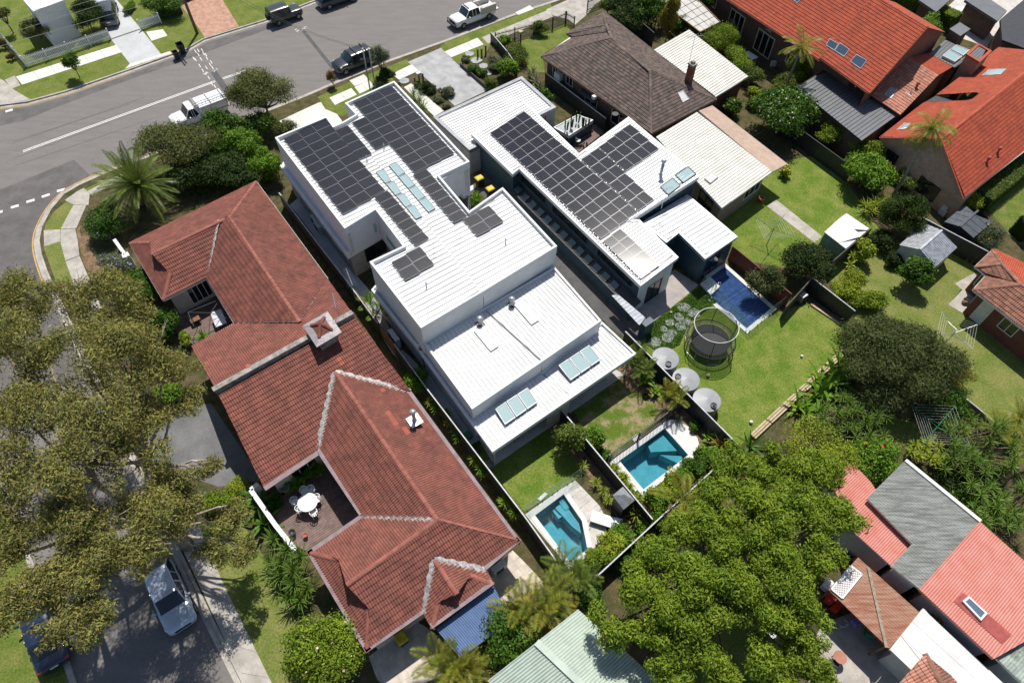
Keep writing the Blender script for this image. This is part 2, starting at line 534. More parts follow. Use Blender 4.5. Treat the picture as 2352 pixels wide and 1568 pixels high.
PATCHN = [0]
def patch(name,pts,mt,dz=0.0):
    """sheet laid on the ground; pts world points"""
    PATCHN[0] += 1;dz += .00035 * (PATCHN[0] % 9)
    mb = MB();mb.face(*[Vector((p[0],p[1],p[2] + dz)) for p in pts])
    o = mb.build(name,mt);o['kind'] = 'structure'
    return o
mbg = MB();mbg.face((-700,-300,-1.8),(700,-300,-1.8),(700,1100,-1.8),(-700,1100,-1.8))
tag(mbg.build('ground',M_base),kind='structure')

upper = [(-300,318),(0,249),(64,241),(156,216),(306,164),(434,118),(473,95),(610,53),(740,2),(1000,-105)]
lower = [(1560,-105),(1276,0),(1187,29),(1025,91),(889,139),(752,195),(697,219),(362,348),(278,378),(223,401),(178,421),(139,444),(106,482),(84,524),(77,557),(82,591),(95,630),(108,660),(468,1427),(529,1549),(600,1690)]
S0 = F(120,1516);SD = Vector((math.cos(R(128)),math.sin(R(128)),0))
left_top = S0 + SD * 31.0
roadpoly = [F(*p) for p in upper] + [F(*p) for p in lower] + [F(180,1640),S0,left_top,left_top + Vector((-3,2.0,0)),left_top + Vector((-45,-36,0)),F(-500,420)]
patch('road',roadpoly,M_asph)
UPP = [F(*p) for p in upper];LOW = [F(*p) for p in lower]
def offset_line(pts,d):
    """open polyline moved to its left by d"""
    out = []
    for i,p in enumerate(pts):
        a = pts[max(i - 1,0)];b = pts[min(i + 1,len(pts) - 1)]
        t = (b - a);t.z = 0;t.normalize()
        out.append(p + Vector((-t.y,t.x,0)) * d)
    return out
def resample(pts,step):
    out = [pts[0].copy()];acc = 0
    for a,b in zip(pts[:-1],pts[1:]):
        L_ = (b - a).length;n = max(1,round(L_ / step))
        for k in range(1,n + 1): out.append(lerp(a,b,k / n))
    return out
def smooth_line(pts,it=2):
    for _ in range(it):
        o = [pts[0]]
        for a,b in zip(pts[:-1],pts[1:]): o += [lerp(a,b,.25),lerp(a,b,.75)]
        pts = o + [pts[-1]]
    return pts
def strip(name,pts,d0,d1,z0,z1,mt,gap=0.0):
    a = offset_line(pts,d0);b = offset_line(pts,d1);mb = MB()
    for i in range(len(pts) - 1):
        g = gap / max((pts[i + 1] - pts[i]).length,.01)
        q4 = [lerp(a[i],a[i + 1],g),lerp(a[i],a[i + 1],1 - g),lerp(b[i],b[i + 1],1 - g),lerp(b[i],b[i + 1],g)]
        mb.prism([Vector((p.x,p.y,z1)) for p in q4],z1 - z0)
    o = mb.build(name,mt);o['kind'] = 'structure';return o
LOWs = resample(LOW,2.4)
UPPs = resample(UPP,2.4)
strip('gutter',LOWs,0,.34,-.1,.012,M_conc,.006)
strip('kerb',LOWs,.34,.52,-.1,.135,M_conc,.008)
strip('gutter',UPPs,0,.34,-.1,.012,M_conc,.006)
strip('kerb',UPPs,.34,.52,-.1,.135,M_conc,.008)
SL = [S0 - SD * 6,S0,S0 + SD * 10,S0 + SD * 20,left_top]
strip('kerb',resample(SL,2.4),-.75,-.45,-.1,.135,M_conc,.008)
strip('gutter',resample(SL,2.4),-.45,0.0,-.1,.012,M_conc,.006)

blk = offset_line(LOW,.51)
G = .12
from mathutils.geometry import tessellate_polygon
POOL_A = qs('c4',[(165,106),(300,6),(386,132),(412,266),(330,325)],G)
POOL_B = qs('c3',[(985,1078),(1360,812),(1552,1030),(1182,1315)],G)
POOL_C = qs('c2',[(1735,925),(1850,842),(2236,1185),(2034,1350),(1750,1112)],G)
loops = [[Vector((p.x,p.y,G)) for p in blk] + [Vector((2,-25,G)),Vector((150,-25,G)),Vector((150,160,G)),Vector((40,120,G))],POOL_A,POOL_B,POOL_C]
mby = MB();mby.v = [tuple(p) for l_ in loops for p in l_]
for tri in tessellate_polygon(loops):
    t3 = [Vector(mby.v[i]) for i in tri]
    mby.f.append(tuple(tri) if (t3[1] - t3[0]).cross(t3[2] - t3[0]).z > 0 else tuple(reversed(tri)))
tag(mby.build('yard_ground',M_soil),kind='structure')
uo = offset_line(UPP,.51)
patch('verge',[Vector((p.x,p.y,G)) for p in uo] + [Vector((0,150,G)),Vector((-160,150,G)),Vector((-110,40,G))],M_lawn)
sl = [p - Vector((0,0,0)) for p in offset_line(SL,-.74)]
patch('lawn',[Vector((p.x,p.y,G)) for p in sl] + [left_top + Vector((-45,-37,G)),Vector((-80,-25,G))],M_lawn)


def band(name,pts,w,mt,z=.006,dash=None):
    a = offset_line(pts,-w / 2);b = offset_line(pts,w / 2);mb = MB()
    for i in range(len(pts) - 1):
        mb.face(*[Vector((p.x,p.y,z)) for p in (a[i],a[i + 1],b[i + 1],b[i])])
    o = mb.build(name,mt);o['kind'] = 'structure';return o

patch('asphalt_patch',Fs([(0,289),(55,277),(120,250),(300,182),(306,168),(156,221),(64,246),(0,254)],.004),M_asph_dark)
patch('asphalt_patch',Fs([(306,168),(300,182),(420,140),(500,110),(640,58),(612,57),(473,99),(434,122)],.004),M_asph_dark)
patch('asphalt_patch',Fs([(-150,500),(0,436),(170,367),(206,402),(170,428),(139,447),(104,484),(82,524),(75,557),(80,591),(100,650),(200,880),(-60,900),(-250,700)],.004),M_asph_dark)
patch('asphalt_patch',qs('a1',[(1740,600),(1785,585),(1930,790),(1890,830)],.006),M_asph_trench)
patch('asphalt_patch',qs('b1',[(428,262),(452,250),(700,560),(675,575)],.006),M_asph_trench)
for k,(xa,ya,xb,yb) in enumerate([(190,1250,1775,672),(1840,650,2030,583)]):
    for s_ in (-.1,.1):
        ln = offset_line([q('a1',xa,ya),q('a1',xb,yb)],s_)
        band('lane_line',ln,.095,M_paint,.008)
for x0,y0,x1,y1 in [(-60,405,22,382),(90,352,155,333),(218,306,285,287),(345,264,411,242),(470,217,536,199)]:
    band('broken_line',[q('a2',x0,y0),q('a2',x1,y1)],.3,M_paint,.008)
band('broken_line',[q('a1',45,922),q('a1',105,905)],.35,M_paint,.008)
band('yellow_line',offset_line(smooth_line([F(*p) for p in lower[7:18]]),-.12),.1,M_yellow,.008)
band('yellow_line',offset_line([F(*p) for p in upper[0:5]],-.1),.09,M_yellow,.008)
mk = MB()
for (x,y) in [(1605,412),(1628,405),(1660,402),(1590,470),(1630,440),(1672,432),(1690,440),(1605,480),(1650,475),(1700,470),(1640,530),(1665,570),(1695,545),(1725,520),(1745,545),(1735,500),(1715,630),(1740,680),(1765,700),(1790,745)]:
    a = q('a1',x,y,.008);d = (q('a1',x + 16,y + 26,.008) - a)
    mk.beam(a,a + d,.07,.002)
for (s_,x,y) in [('a1',1700,605),('a1',1780,578),('b1',385,250),('b1',450,230)]:
    c = q(s_,x,y,.008)
    for k in range(4):
        a = rnd.uniform(0,3.1);d = Vector((math.cos(a),math.sin(a),0)) * rnd.uniform(.25,.4)
        mk.beam(c - d,c + d * .8,.06,.002)
o = mk.build('survey_marks',M_paint);o['kind'] = 'structure'


E1,E2,E3 = G + .004,G + .008,G + .012
def slabs(name,a0,a1,b0,b1,n,mt,z=E2,gap=.012):
    """a run of concrete slabs between line a0-a1 and line b0-b1, each its own piece"""
    root = None
    for i in range(n):
        t0,t1 = i / n,(i + 1) / n
        g = gap / max((a1 - a0).length / n,.1)
        p4 = [lerp(a0,a1,t0 + g / n),lerp(a0,a1,t1 - g / n),lerp(b0,b1,t1 - g / n),lerp(b0,b1,t0 + g / n)]
        mb = MB();mb.prism([Vector((p.x,p.y,z + rnd.uniform(0,.003))) for p in p4],.1)
        if root is None:
            root = mb.build(name,mt);root['kind'] = 'structure'
        else:
            mb.build('slab',mt,root)
    return root
slabs('footpath',q('a1',130,635,G),q('a1',960,372,G),q('a1',182,700,G),q('a1',1005,432,G),6,M_conc_new)
slabs('footpath',q('a1',1205,265,G),q('a1',1345,243,G),q('a1',1250,340,G),q('a1',1382,296,G),1,M_conc_new)
slabs('footpath',q('a1',40,660,G),q('a1',120,625,G),q('a1',95,735,G),q('a1',170,705,G),1,M_conc)
patch('driveway',qs('a1',[(-120,600),(30,665),(110,738),(250,822),(0,862),(-200,900)],E1),M_conc)
patch('driveway',qs('a1',[(1072,528),(1328,447),(1168,246),(955,-10),(760,-10),(862,210),(920,330)],E1),M_conc_blue)
patch('driveway',qs('a1',[(1690,312),(1970,218),(1845,15),(1780,-120),(1440,-120),(1500,60),(1600,175)],E1),M_terra_pave)
patch('drain_grate',qs('a1',[(915,320),(1160,236),(1164,243),(919,328)],E3),M_asph_trench)
slabs('layback',q('a1',1030,570,G),q('a1',1420,440,G),q('a1',1072,528,G),q('a1',1400,425,G),3,M_conc_new,E2)

patch('verge_lawn',qs('b1',[(560,800),(830,672),(1290,490),(1330,530),(1180,640),(1210,760),(1000,860),(760,960),(620,900)],E1),M_lawn)
patch('verge_lawn',qs('b1',[(1560,400),(1610,350),(2269,105),(2480,30),(2500,90),(2000,320),(1940,460),(1740,545),(1690,500)],E1),M_lawn)
slabs('footpath',q('b1',655,808,G),q('b1',838,728,G),q('b1',700,868,G),q('b1',882,782,G),2,M_conc_new)
slabs('footpath',q('b1',862,720,G),q('b1',985,665,G),q('b1',905,775,G),q('b1',1030,715,G),2,M_conc_new)
slabs('footpath',q('b1',1170,612,G),q('b1',1335,532,G),q('b1',1228,660,G),q('b1',1392,585,G),2,M_conc_new)
slabs('footpath',q('b1',1605,428,G),q('b1',1878,314,G),q('b1',1660,475,G),q('b1',1928,368,G),3,M_conc_new)
slabs('footpath',q('c1',-150,310,G),q('c1',395,85,G),q('c1',-100,362,G),q('c1',440,138,G),6,M_conc)
patch('driveway',qs('b1',[(1303,512),(1575,397),(1730,545),(1960,745),(1690,875),(1390,590)],E1),M_conc_grey)
patch('driveway',qs('c1',[(380,80),(560,0),(700,-90),(900,-40),(780,40),(720,120),(620,205),(560,160),(440,130)],E1),M_conc)
patch('garden_path',qs('b1',[(1270,720),(1330,690),(1600,915),(1520,960)],E1),M_conc_new)
patch('forecourt',qs('b1',[(215,1010),(560,850),(640,830),(760,1000),(690,1060),(330,1100)],E1),M_conc_new)
patch('front_lawn',qs('c1',[(540,195),(615,290),(350,450),(370,600),(255,590),(130,420),(185,330),(430,240)],E1),M_lawn)

patch('verge_lawn',qs('a2',[(370,500),(440,390),(560,290),(700,200),(900,110),(1000,90),(1000,160),(720,230),(600,330),(520,530),(500,640),(560,840),(600,960),(460,960),(360,680)],E1),M_lawn_dry)
cor_o = [(960,125),(800,165),(690,205),(590,260),(500,310)]
patch('footpath',qs('a2',[(535,290),(640,215),(690,190),(740,235),(730,330),(605,325)],E2),M_conc)
patch('footpath',qs('a2',[(720,215),(930,110),(1000,70),(1020,110),(760,250)],E2),M_conc)
patch('footpath',qs('a2',[(605,330),(712,330),(630,520),(500,528)],E2),M_conc)
patch('footpath',qs('a2',[(360,538),(496,532),(496,630),(365,670)],E2),M_conc)
patch('footpath',qs('a2',[(500,533),(620,525),(640,615),(655,745),(540,790),(500,640)],E2),M_conc)
patch('footpath',qs('a2',[(541,795),(656,750),(720,900),(900,1300),(760,1330),(600,960)],E2),M_conc)
patch('front_yard',qs('a2',[(625,540),(700,440),(1100,300),(1700,0),(2000,-50),(2100,140),(1080,640),(1400,1300),(1000,1400),(760,960),(660,740)],E1),M_soil)
patch('bare_earth',qs('a2',[(630,530),(700,470),(740,560),(740,700),(820,800),(900,1000),(820,1000),(690,820),(650,640)],E2),M_mulch)

patch('driveway',qs('a3',[(1150,820),(1540,640),(1740,600),(2170,1240),(1800,1290),(1240,1090)],E1),M_drive_asph)
p0 = [(1430,320),(1560,575),(1980,1480),(2040,1600)];p1 = [(1640,260),(1830,720),(2222,1525),(2260,1600)]
for i in range(3):
    slabs('footpath',q('a4',*p0[i],G),q('a4',*p0[i + 1],G),q('a4',*p1[i],G),q('a4',*p1[i + 1],G),[2,4,1][i],M_conc,E2)
patch('verge_lawn',qs('a4',[(1640,250),(1960,180),(2200,560),(2700,1568),(2260,1610),(1830,720)],E1),M_lawn_dry)

patch('back_lawn',qs('d1',[(250,1330),(560,1280),(800,1490),(1080,1900),(1000,2000),(640,1960),(350,2220),(-30,2150),(-340,1860),(-200,1740),(0,1600)],E1),M_lawn_rich)
patch('garden_path',qs('d2',[(150,340),(225,285),(605,590),(540,640)],E2),M_conc)
patch('back_lawn',qs('d2',[(640,930),(880,640),(1200,620),(1680,700),(1900,830),(1650,1150),(1780,1240),(2400,1680),(2500,2400),(2200,2300),(1560,1700),(900,1300)],E1),M_lawn_dry)
patch('garden_path',qs('d2',[(1700,975),(1860,890),(1960,1050),(1840,1120),(1800,1180),(2330,1480),(2330,1580),(1785,1235),(1645,1150),(1760,1030)],E2),M_conc)
patch('back_lawn',qs('d3',[(870,960),(1200,720),(1700,840),(1400,940),(900,1010)],E1),M_lawn_dry)
patch('side_lawn',qs('d1',[(1600,1900),(2500,1150),(2500,2100),(2200,2000),(1950,1700)],E1),M_lawn)
cl = qs('c2',[(1640,1000),(1800,1140),(2040,1395)],G) + qs('d2',[(180,1230),(520,1130),(800,1300),(860,1400)],G) + qs('d3',[(830,110),(420,500),(20,890)],G) + qs('c3',[(1975,950),(1500,470),(1100,60)],G) + qs('c2',[(1180,1300),(1300,1240)],G)
patch('back_lawn',[Vector((p.x,p.y,E1)) for p in cl],M_lawn_rich)
patch('patio',qs('c2',[(1080,1150),(1440,860),(1640,990),(1270,1290),(1180,1240)],E3),mat('patio_paving',(.36,.32,.30),.85,.08,1.5,.2,50,fine=.08))
patch('concrete_yard',qs('d4',[(350,610),(560,540),(860,900),(560,1000),(280,960),(280,740)],E1),M_conc)
patch('back_lawn',qs('c4',[(830,640),(1100,560),(1297,560),(1400,700),(1350,896),(900,896)],E1),M_lawn)

patch('back_lawn',qs('c3',[(380,800),(520,960),(640,1060),(700,1180),(205,1495),(100,1380),(20,1270),(-240,1010),(60,760)],E1),M_lawn_rich)
patch('garden_bed',qs('c3',[(370,800),(480,690),(900,1220),(1220,1600),(1010,1640),(910,1440),(720,1190),(520,930)],E2),M_mulch)
patch('back_lawn',qs('c3',[(560,560),(700,440),(1000,280),(1180,480),(1380,690),(1000,1000),(890,1090),(690,830)],E1),M_lawn_patchy)
patch('garden_bed',qs('c3',[(940,330),(1040,280),(1300,420),(1780,860),(1970,960),(1700,1180),(1340,1440),(1180,1440),(1640,1060),(1640,900),(1420,700),(1350,680),(1220,560),(1040,470)],E2),M_mulch)
patch('garden_bed',qs('c3',[(1210,1330),(1400,1350),(1700,1150),(1450,1400),(1320,1560),(1200,1480)],E2),M_mulch)
side = qs('b2',[(420,250),(560,330),(860,890),(1010,1060),(1250,1540),(1180,1560),(880,1080),(480,520),(330,330)],E1)
patch('side_path',side,M_conc_blue)
patch('side_path',qs('b3',[(1180,190),(1260,160),(1700,600),(1900,900),(1800,960),(1560,640)],E1),M_conc_blue)
patch('side_path',qs('c2',[(-300,100),(-100,60),(1250,1330),(1150,1500),(900,1330),(380,760)],E1),M_asph_trench)  # shade of the narrow passage put into the path's dark colour
patch('courtyard',qs('d1',[(1560,130),(1700,0),(2300,0),(2300,300),(2000,400),(1700,300)],E1),M_stone_pave)

# ================================================================ materials for houses
M_white = mat('white_render',(.70,.70,.70),.75,.03,1.5,.05,40)
M_whiteroof = mat('white_steel_roof',(.66,.66,.65),.5,.06,.5,spec=.5,fine=.02,island=.02)
M_offwhite = mat('cream_steel_roof',(.62,.60,.54),.5,.06,.9,spec=.4,fine=.05,island=.03)
M_alu = mat('aluminium',(.62,.63,.64),.35,.05,3,metal=.8)
M_galv = mat('galvanised',(.50,.51,.53),.4,.12,3,metal=.55,fine=.06)
M_dark = mat('charcoal_metal',(.035,.037,.042),.5,.1,3)
M_black = mat('black_plastic',(.018,.018,.02),.55,.1,5)
M_grey_clad = mat('grey_cladding',(.33,.34,.34),.6,.05,2,fine=.04)
M_teal_clad = mat('dark_teal_cladding',(.034,.070,.098),.5,.1,3,fine=.06)
M_glass = glass_mat('dark_glass',(.012,.016,.02),.04)
M_skyglass = glass_mat('skylight_glass',(.30,.42,.43),.06)
M_poolglass = glass_mat('clear_glass',(.55,.68,.66),.03,.13)
M_gravel = mat('white_pebbles',(.55,.56,.57),.9,.15,18,1.0,40,col2=(.28,.3,.33),fine=.3)
M_wood = mat('timber',(.20,.10,.05),.7,.15,6,.3,60,fine=.15)
M_palewood = mat('pale_timber',(.46,.36,.23),.8,.1,6,.3,60,fine=.12,island=.1)
M_steel = mat('steel_post',(.70,.71,.72),.4,.05,4,metal=.3)
M_brick_tan = brick_mat('tan_brick',(.34,.25,.17),(.27,.19,.13),(.36,.32,.27))
M_brick_pale = brick_mat('pale_brick',(.50,.44,.36),(.42,.36,.29),(.5,.47,.42))
M_brick_red = brick_mat('red_brick',(.23,.075,.045),(.17,.055,.035),(.16,.10,.08))
M_brick_brown = brick_mat('brown_brick',(.15,.085,.055),(.10,.058,.04),(.16,.13,.11))

def panel_mat(name,cell,line,nx,ny,lw,rough,spec=.6):
    mt = bpy.data.materials.new(name);mt.use_nodes = True
    nt = mt.node_tree;N = nt.nodes;L = nt.links;bs = N['Principled BSDF']
    tc = N.new('ShaderNodeTexCoord');sp = N.new('ShaderNodeSeparateXYZ');L.new(tc.outputs['Object'],sp.inputs[0])
    def lines(sock,n,w):
        a = N.new('ShaderNodeMath');a.operation = 'MULTIPLY';a.inputs[1].default_value = n;L.new(sock,a.inputs[0])
        b = N.new('ShaderNodeMath');b.operation = 'FRACT';L.new(a.outputs[0],b.inputs[0])
        c = N.new('ShaderNodeMath');c.operation = 'PINGPONG';c.inputs[1].default_value = .5;L.new(b.outputs[0],c.inputs[0])
        d = N.new('ShaderNodeMath');d.operation = 'LESS_THAN';d.inputs[1].default_value = w;L.new(c.outputs[0],d.inputs[0])
        return d.outputs[0]
    lx = lines(sp.outputs['X'],nx,lw);ly = lines(sp.outputs['Y'],ny,lw * (ny / nx) * .7)
    mxm = N.new('ShaderNodeMath');mxm.operation = 'MAXIMUM';L.new(lx,mxm.inputs[0]);L.new(ly,mxm.inputs[1])
    oi = N.new('ShaderNodeObjectInfo')
    hv = N.new('ShaderNodeHueSaturation');mr = N.new('ShaderNodeMapRange');mr.inputs['To Min'].default_value = .8;mr.inputs['To Max'].default_value = 1.2
    L.new(oi.outputs['Random'],mr.inputs['Value']);L.new(mr.outputs[0],hv.inputs['Value']);hv.inputs['Color'].default_value = (*cell,1)
    mx = N.new('ShaderNodeMix');mx.data_type = 'RGBA';L.new(hv.outputs[0],mx.inputs['A']);mx.inputs['B'].default_value = (*line,1)
    L.new(mxm.outputs[0],mx.inputs['Factor']);L.new(mx.outputs['Result'],bs.inputs['Base Color'])
    bs.inputs['Roughness'].default_value = rough;bs.inputs['Specular IOR Level'].default_value = spec
    return mt
M_pan1 = panel_mat('solar_cells_mono',(.006,.007,.014),(.10,.105,.12),8,1,.045,.3,.22)
M_pan2 = panel_mat('solar_cells_grid',(.006,.007,.015),(.07,.075,.085),6,10,.04,.13,.32)
def make_panel(mt,frm=None):
    mb = MB();f = .012
    top = .035
    mb.add([(0,0,0),(1,0,0),(1,1,0),(0,1,0),(0,0,top),(1,0,top),(1,1,top),(0,1,top),
            (f,f * 1.6,top),(1 - f,f * 1.6,top),(1 - f,1 - f * 1.6,top),(f,1 - f * 1.6,top)],
           [(3,2,1,0),(0,1,5,4),(1,2,6,5),(2,3,7,6),(3,0,4,7),(4,5,9,8),(5,6,10,9),(6,7,11,10),(7,4,8,11),(8,9,10,11)])
    me = mb.mesh('solar_panel',frm or M_alu);me.materials.append(mt)
    me.polygons[9].material_index = 1
    return me
M_panfr = mat('panel_frame',(.15,.155,.165),.4,.05,3,metal=.4)
PAN1,PAN2 = make_panel(M_pan1,M_panfr),make_panel(M_pan2,M_panfr)
def solar_array(parent,quad,nv,nu,me,only=None,gap=.007,lift=.1,rails=True):
    """quad TL, TR, BR, BL on the roof; nv panels across, nu down; every panel a part"""
    TL,TR,BR,BL = [Vector(p) for p in quad]
    off = root_of(parent).location
    def P(s,t): return lerp(lerp(TL,TR,s),lerp(BL,BR,s),t)
    for j in range(nu):
        for i in range(nv):
            if only and not only(i,j): continue
            o_ = P((i + gap) / nv,(j + gap) / nu);a = P((i + 1 - gap) / nv,(j + gap) / nu) - o_;b = P((i + gap) / nv,(j + 1 - gap * (1 if j % 2 else 1)) / nu) - o_
            n = a.cross(b).normalized()
            if n.z < 0: n = -n
            o_ = o_ + n * lift - off
            mm = Matrix.Identity(4)
            for k in range(3): mm[k][0] = b[k] if False else a[k];mm[k][1] = b[k];mm[k][2] = n[k];mm[k][3] = o_[k]
            o = link('solar_panel',me,parent);o.matrix_local = mm
    if rails:
        mb = MB()
        for j in range(nu):
            for t in (.25,.75):
                for i in range(nv):
                    if only and not only(i,j): continue
                    n_ = Vector((0,0,lift * .55));mb.beam(P(i / nv - .01,(j + t) / nu) + n_,P((i + 1) / nv + .01,(j + t) / nu) + n_,.04,.06)
        mb.build('mounting_rails',M_alu,parent)
M_skyframe = mat('skylight_frame',(.26,.28,.30),.45,.08,3,metal=.3)
def window(parent,a,b,z0,z1,outn,fr=.06,fm=None,gm=None,mull=0,depth=.05,name='window'):
    """framed window standing on the wall between a and b; outn points outwards"""
    a = Vector((a[0],a[1],z0));b = Vector((b[0],b[1],z0));n = Vector(outn).normalized()
    d = (b - a);L_ = d.length;d.normalize();h = z1 - z0
    mb = MB();o = a + n * .004
    for p,w_,hh in ((o,L_,fr),(o + UP * (h - fr),L_,fr)): mb.obox(p,d * w_,n * depth,UP * hh)
    mb.obox(o + UP * fr,d * fr,n * depth,UP * (h - 2 * fr));mb.obox(o + UP * fr + d * (L_ - fr),d * fr,n * depth,UP * (h - 2 * fr))
    for k in range(mull): mb.obox(o + UP * fr + d * (L_ * (k + 1) / (mull + 1) - fr * .4),d * fr * .8,n * depth * .9,UP * (h - 2 * fr))
    w = mb.build(name,fm or M_white,parent)
    for k in range(mull + 1):
        g = MB();s0 = L_ * k / (mull + 1);s1 = L_ * (k + 1) / (mull + 1)
        g.obox(o + UP * fr + d * (s0 + fr * .5),d * (s1 - s0 - fr),n * .012,UP * (h - 2 * fr))
        g2 = link('pane',g.mesh('pane',gm or M_glass,root_of(parent).location),w)
    return w
def walls(parent,poly,z0,z1,mt,name='wall',cap=False):
    mb = MB();n = len(poly)
    if cap: mb.prism(setz(poly,z1),z1 - z0)
    else:
        P = setz(poly,z1)
        nz = sum((P[i].x * P[(i + 1) % n].y - P[(i + 1) % n].x * P[i].y) for i in range(n))
        if nz < 0: P.reverse()
        Q = setz(P,z0)
        mb.add(P + Q,[(i + n,(i + 1) % n + n,(i + 1) % n,i) for i in range(n)])
    return mb.build(name,mt,parent)
def parapet(parent,poly,w,ztop,h,mt,skip=(),name='parapet'):
    o = setz(poly,ztop);n = len(o);i_ = inset(o,[0.004 if k in skip else w for k in range(n)]);dn = Vector((0,0,-h));mb = MB()
    for k in range(n):
        if k in skip: continue
        a,b = o[k],o[(k + 1) % n];c,d = i_[(k + 1) % n],i_[k]
        mb.add([a,b,c,d,a + dn,b + dn,c + dn,d + dn],[(0,1,2,3),(0,4,5,1),(2,6,7,3),(7,6,5,4),(0,3,7,4),(1,5,6,2)])
    mb.build(name,mt,parent)
    return i_
def skylight(parent,quad,h=.15,gm=None,fm=None,name='skylight',fr=.05,tilt=0.0):
    Q = [Vector(p) for p in quad];Q[0].z += tilt;Q[1].z += tilt
    mb = MB();i_ = inset(Q,fr);up = Vector((0,0,h));n = 4
    for k in range(n):
        a,b = Q[k],Q[(k + 1) % n];c,d = i_[(k + 1) % n],i_[k]
        mb.add([a,b,c,d,a + up,b + up,c + up,d + up],[(4,5,6,7),(0,1,5,4),(2,3,7,6)])
    o = mb.build(name,fm or M_skyframe,parent)
    g = MB();g.face(*[p + up * .8 for p in i_])
    link('pane',g.mesh('pane',gm or M_skyglass,root_of(parent).location),o)
    return o
def flue(parent,base,h,r=.09,mt=None,cap=True,name='flue',flash=None):
    b = Vector(base);mb = MB()
    mb.lathe(b,[(r * 1.5,0),(r * 1.2,.15),(r,.18),(r,h)],14)
    o = mb.build(name,mt or M_galv,parent,smooth=True)
    if cap:
        c = MB();c.lathe(b + UP * h,[(r * 1.1,-.05),(r * 1.7,0),(r * 1.7,.1),(r * .9,.2),(.01,.22)],14)
        link('cowl',c.mesh('cowl',mt or M_galv,root_of(parent).location,True),o)
    if flash:
        f = MB();f.cbox(b + UP * .005,flash,flash,.02,AU);link('flashing',f.mesh('flashing',M_dark if flash < .7 else M_galv,root_of(parent).location),o)
    return o

# ================================================================ white two-storey pair
ZP,ZD,Z2,Z3,ZL = 5.9,5.62,4.1,2.85,3.15
party_f = q('b1',775,1000,ZP);party_r = q('b2',1925,1040,ZP)
A1 = qs('b1',[(205,1135),(635,957),(692,1037)],ZP) + [party_f,party_r] + qs('b2',[(1410,1345),(985,797),(1260,667),(1035,368),(780,524)],ZP)
B1 = [party_f] + qs('b1',[(872,943),(783,850),(1190,668),(1812,1332),(1565,1450)],ZP) + qs('b2',[(1810,378),(2085,183)],ZP) + [q('c2',472,668,ZP),party_r]
p2 = q('c3',352,256,Z2);p3 = q('c3',600,552,Z3)
A2 = [setz([party_r],Z2)[0],p2,q('b3',1832,652,Z2),q('b3',1400,62,Z2)]
B2 = [setz([party_r],Z2)[0],p2,q('c2',838,1282,Z2),q('c2',450,838,Z2)]
A3 = [setz([p2],Z3)[0],p3,q('b3',2000,1005,Z3),q('b3',1390,165,Z3)]
B3 = [setz([p2],Z3)[0],p3,q('c3',1125,192,Z3),q('c2',842,1290,Z3)]

def pull(poly,ref,d=.012):
    c = sum((Vector(p) for p in poly),Vector()) / len(poly)
    return [p + (c - p).normalized() * d for p in poly]
def white_house(name,label,P1,P2,P3,sk1,sk2,sk3,ledges):
    c = sum((Vector(p) for p in P1),Vector()) / len(P1)
    t = thing(name,label,'house',Vector((c.x,c.y,G)))
    walls(t,inset(P1,.03),2.9,ZD,M_white,'upper_wall')
    i1 = parapet(t,P1,.16,ZP,.62,M_white,sk1)
    sheet_roof(t,setz(i1,ZD),-V if True else V,M_whiteroof,.42,.055,.06)
    f = MB();f.prism(setz(i1,ZD - .03),.1);f.build('roof_deck',M_whiteroof,t)
    walls(t,inset(P2,.03),G,Z2 - .02,M_white,'middle_wall')
    i2 = parapet(t,P2,.15,Z2,.4,M_white,sk2)
    f = MB();f.prism(setz(i2,Z2 - .17),.1);f.build('roof_deck',M_whiteroof,t)
    sheet_roof(t,setz(i2,Z2 - .14),U,M_whiteroof,.3,.045,.055)
    i3 = parapet(t,P3,.14,Z3,.34,M_white,sk3,'fascia')
    f = MB();f.prism(setz(inset(P3,.05),Z3 - .16),.12);f.build('alfresco_ceiling',M_whiteroof,t)
    sheet_roof(t,setz(i3,Z3 - .13),U,M_whiteroof,.3,.045,.055)
    for lp,mt_ in ledges:
        il = parapet(t,lp,.14,ZL,.5,M_white,(),'ledge_edge')
        f = MB();f.prism(setz(il,ZL - .12),.2);f.build('ledge_roof',mt_,t)
        pass
    return t
A_led1 = qs('b1',[(250,1375),(310,1345),],ZL) + qs('b2',[(845,690),(1085,560),(1200,690),(1250,740),(1180,745),(1080,600),(800,760)],ZL)
A_led2 = qs('b2',[(1000,1028),(1385,1505),(1432,1440),(1060,960)],ZL)
hA = white_house('white_house','white two-storey house beside the big red tiled roofs',A1,A2,A3,(3,),(0,),(0,),[(A_led2,M_gravel)])
B_led = qs('b2',[(1715,225),(1842,165),(1842,200),(1760,250)],ZL)
hB = white_house('white_house','white two-storey house beside the dark-walled house, with oval-ended pool behind',B1,B2,B3,(9,),(0,),(0,),[])

lg = [q('b1',252,1378,ZL),q('b2',800,745,ZL),q('b2',1090,575,ZL),q('b2',1200,690,ZL),q('b2',1290,690,ZL),q('b2',1060,345,ZL),q('b1',330,1200,ZL)]
f = MB();f.prism(setz(lg,ZL - .04),.4);f.build('ledge_roof',M_white,hA)
parapet(hA,[lg[0],lg[1],lg[2],lg[3],lg[4],lg[5],lg[6]],.13,ZL + .12,.16,M_white,(3,4,5,6),'ledge_edge')
lw = inset(lg,.35)
walls(hA,lw,G,ZL - .4,M_brick_pale,'lower_wall')
walls(hA,inset(qs('b2',[(1000,1028),(1385,1505),(1925,1040),(1600,640),(1260,667)],ZL),.3),G,ZL - .3,M_white,'lower_wall')
walls(hB,inset([party_f,q('b1',1190,668,ZP),q('b1',1812,1332,ZP),q('b2',1810,378,ZP),q('b2',2085,183,ZP),q('c2',472,668,ZP),party_r],.25),G,2.95,M_white,'lower_wall')
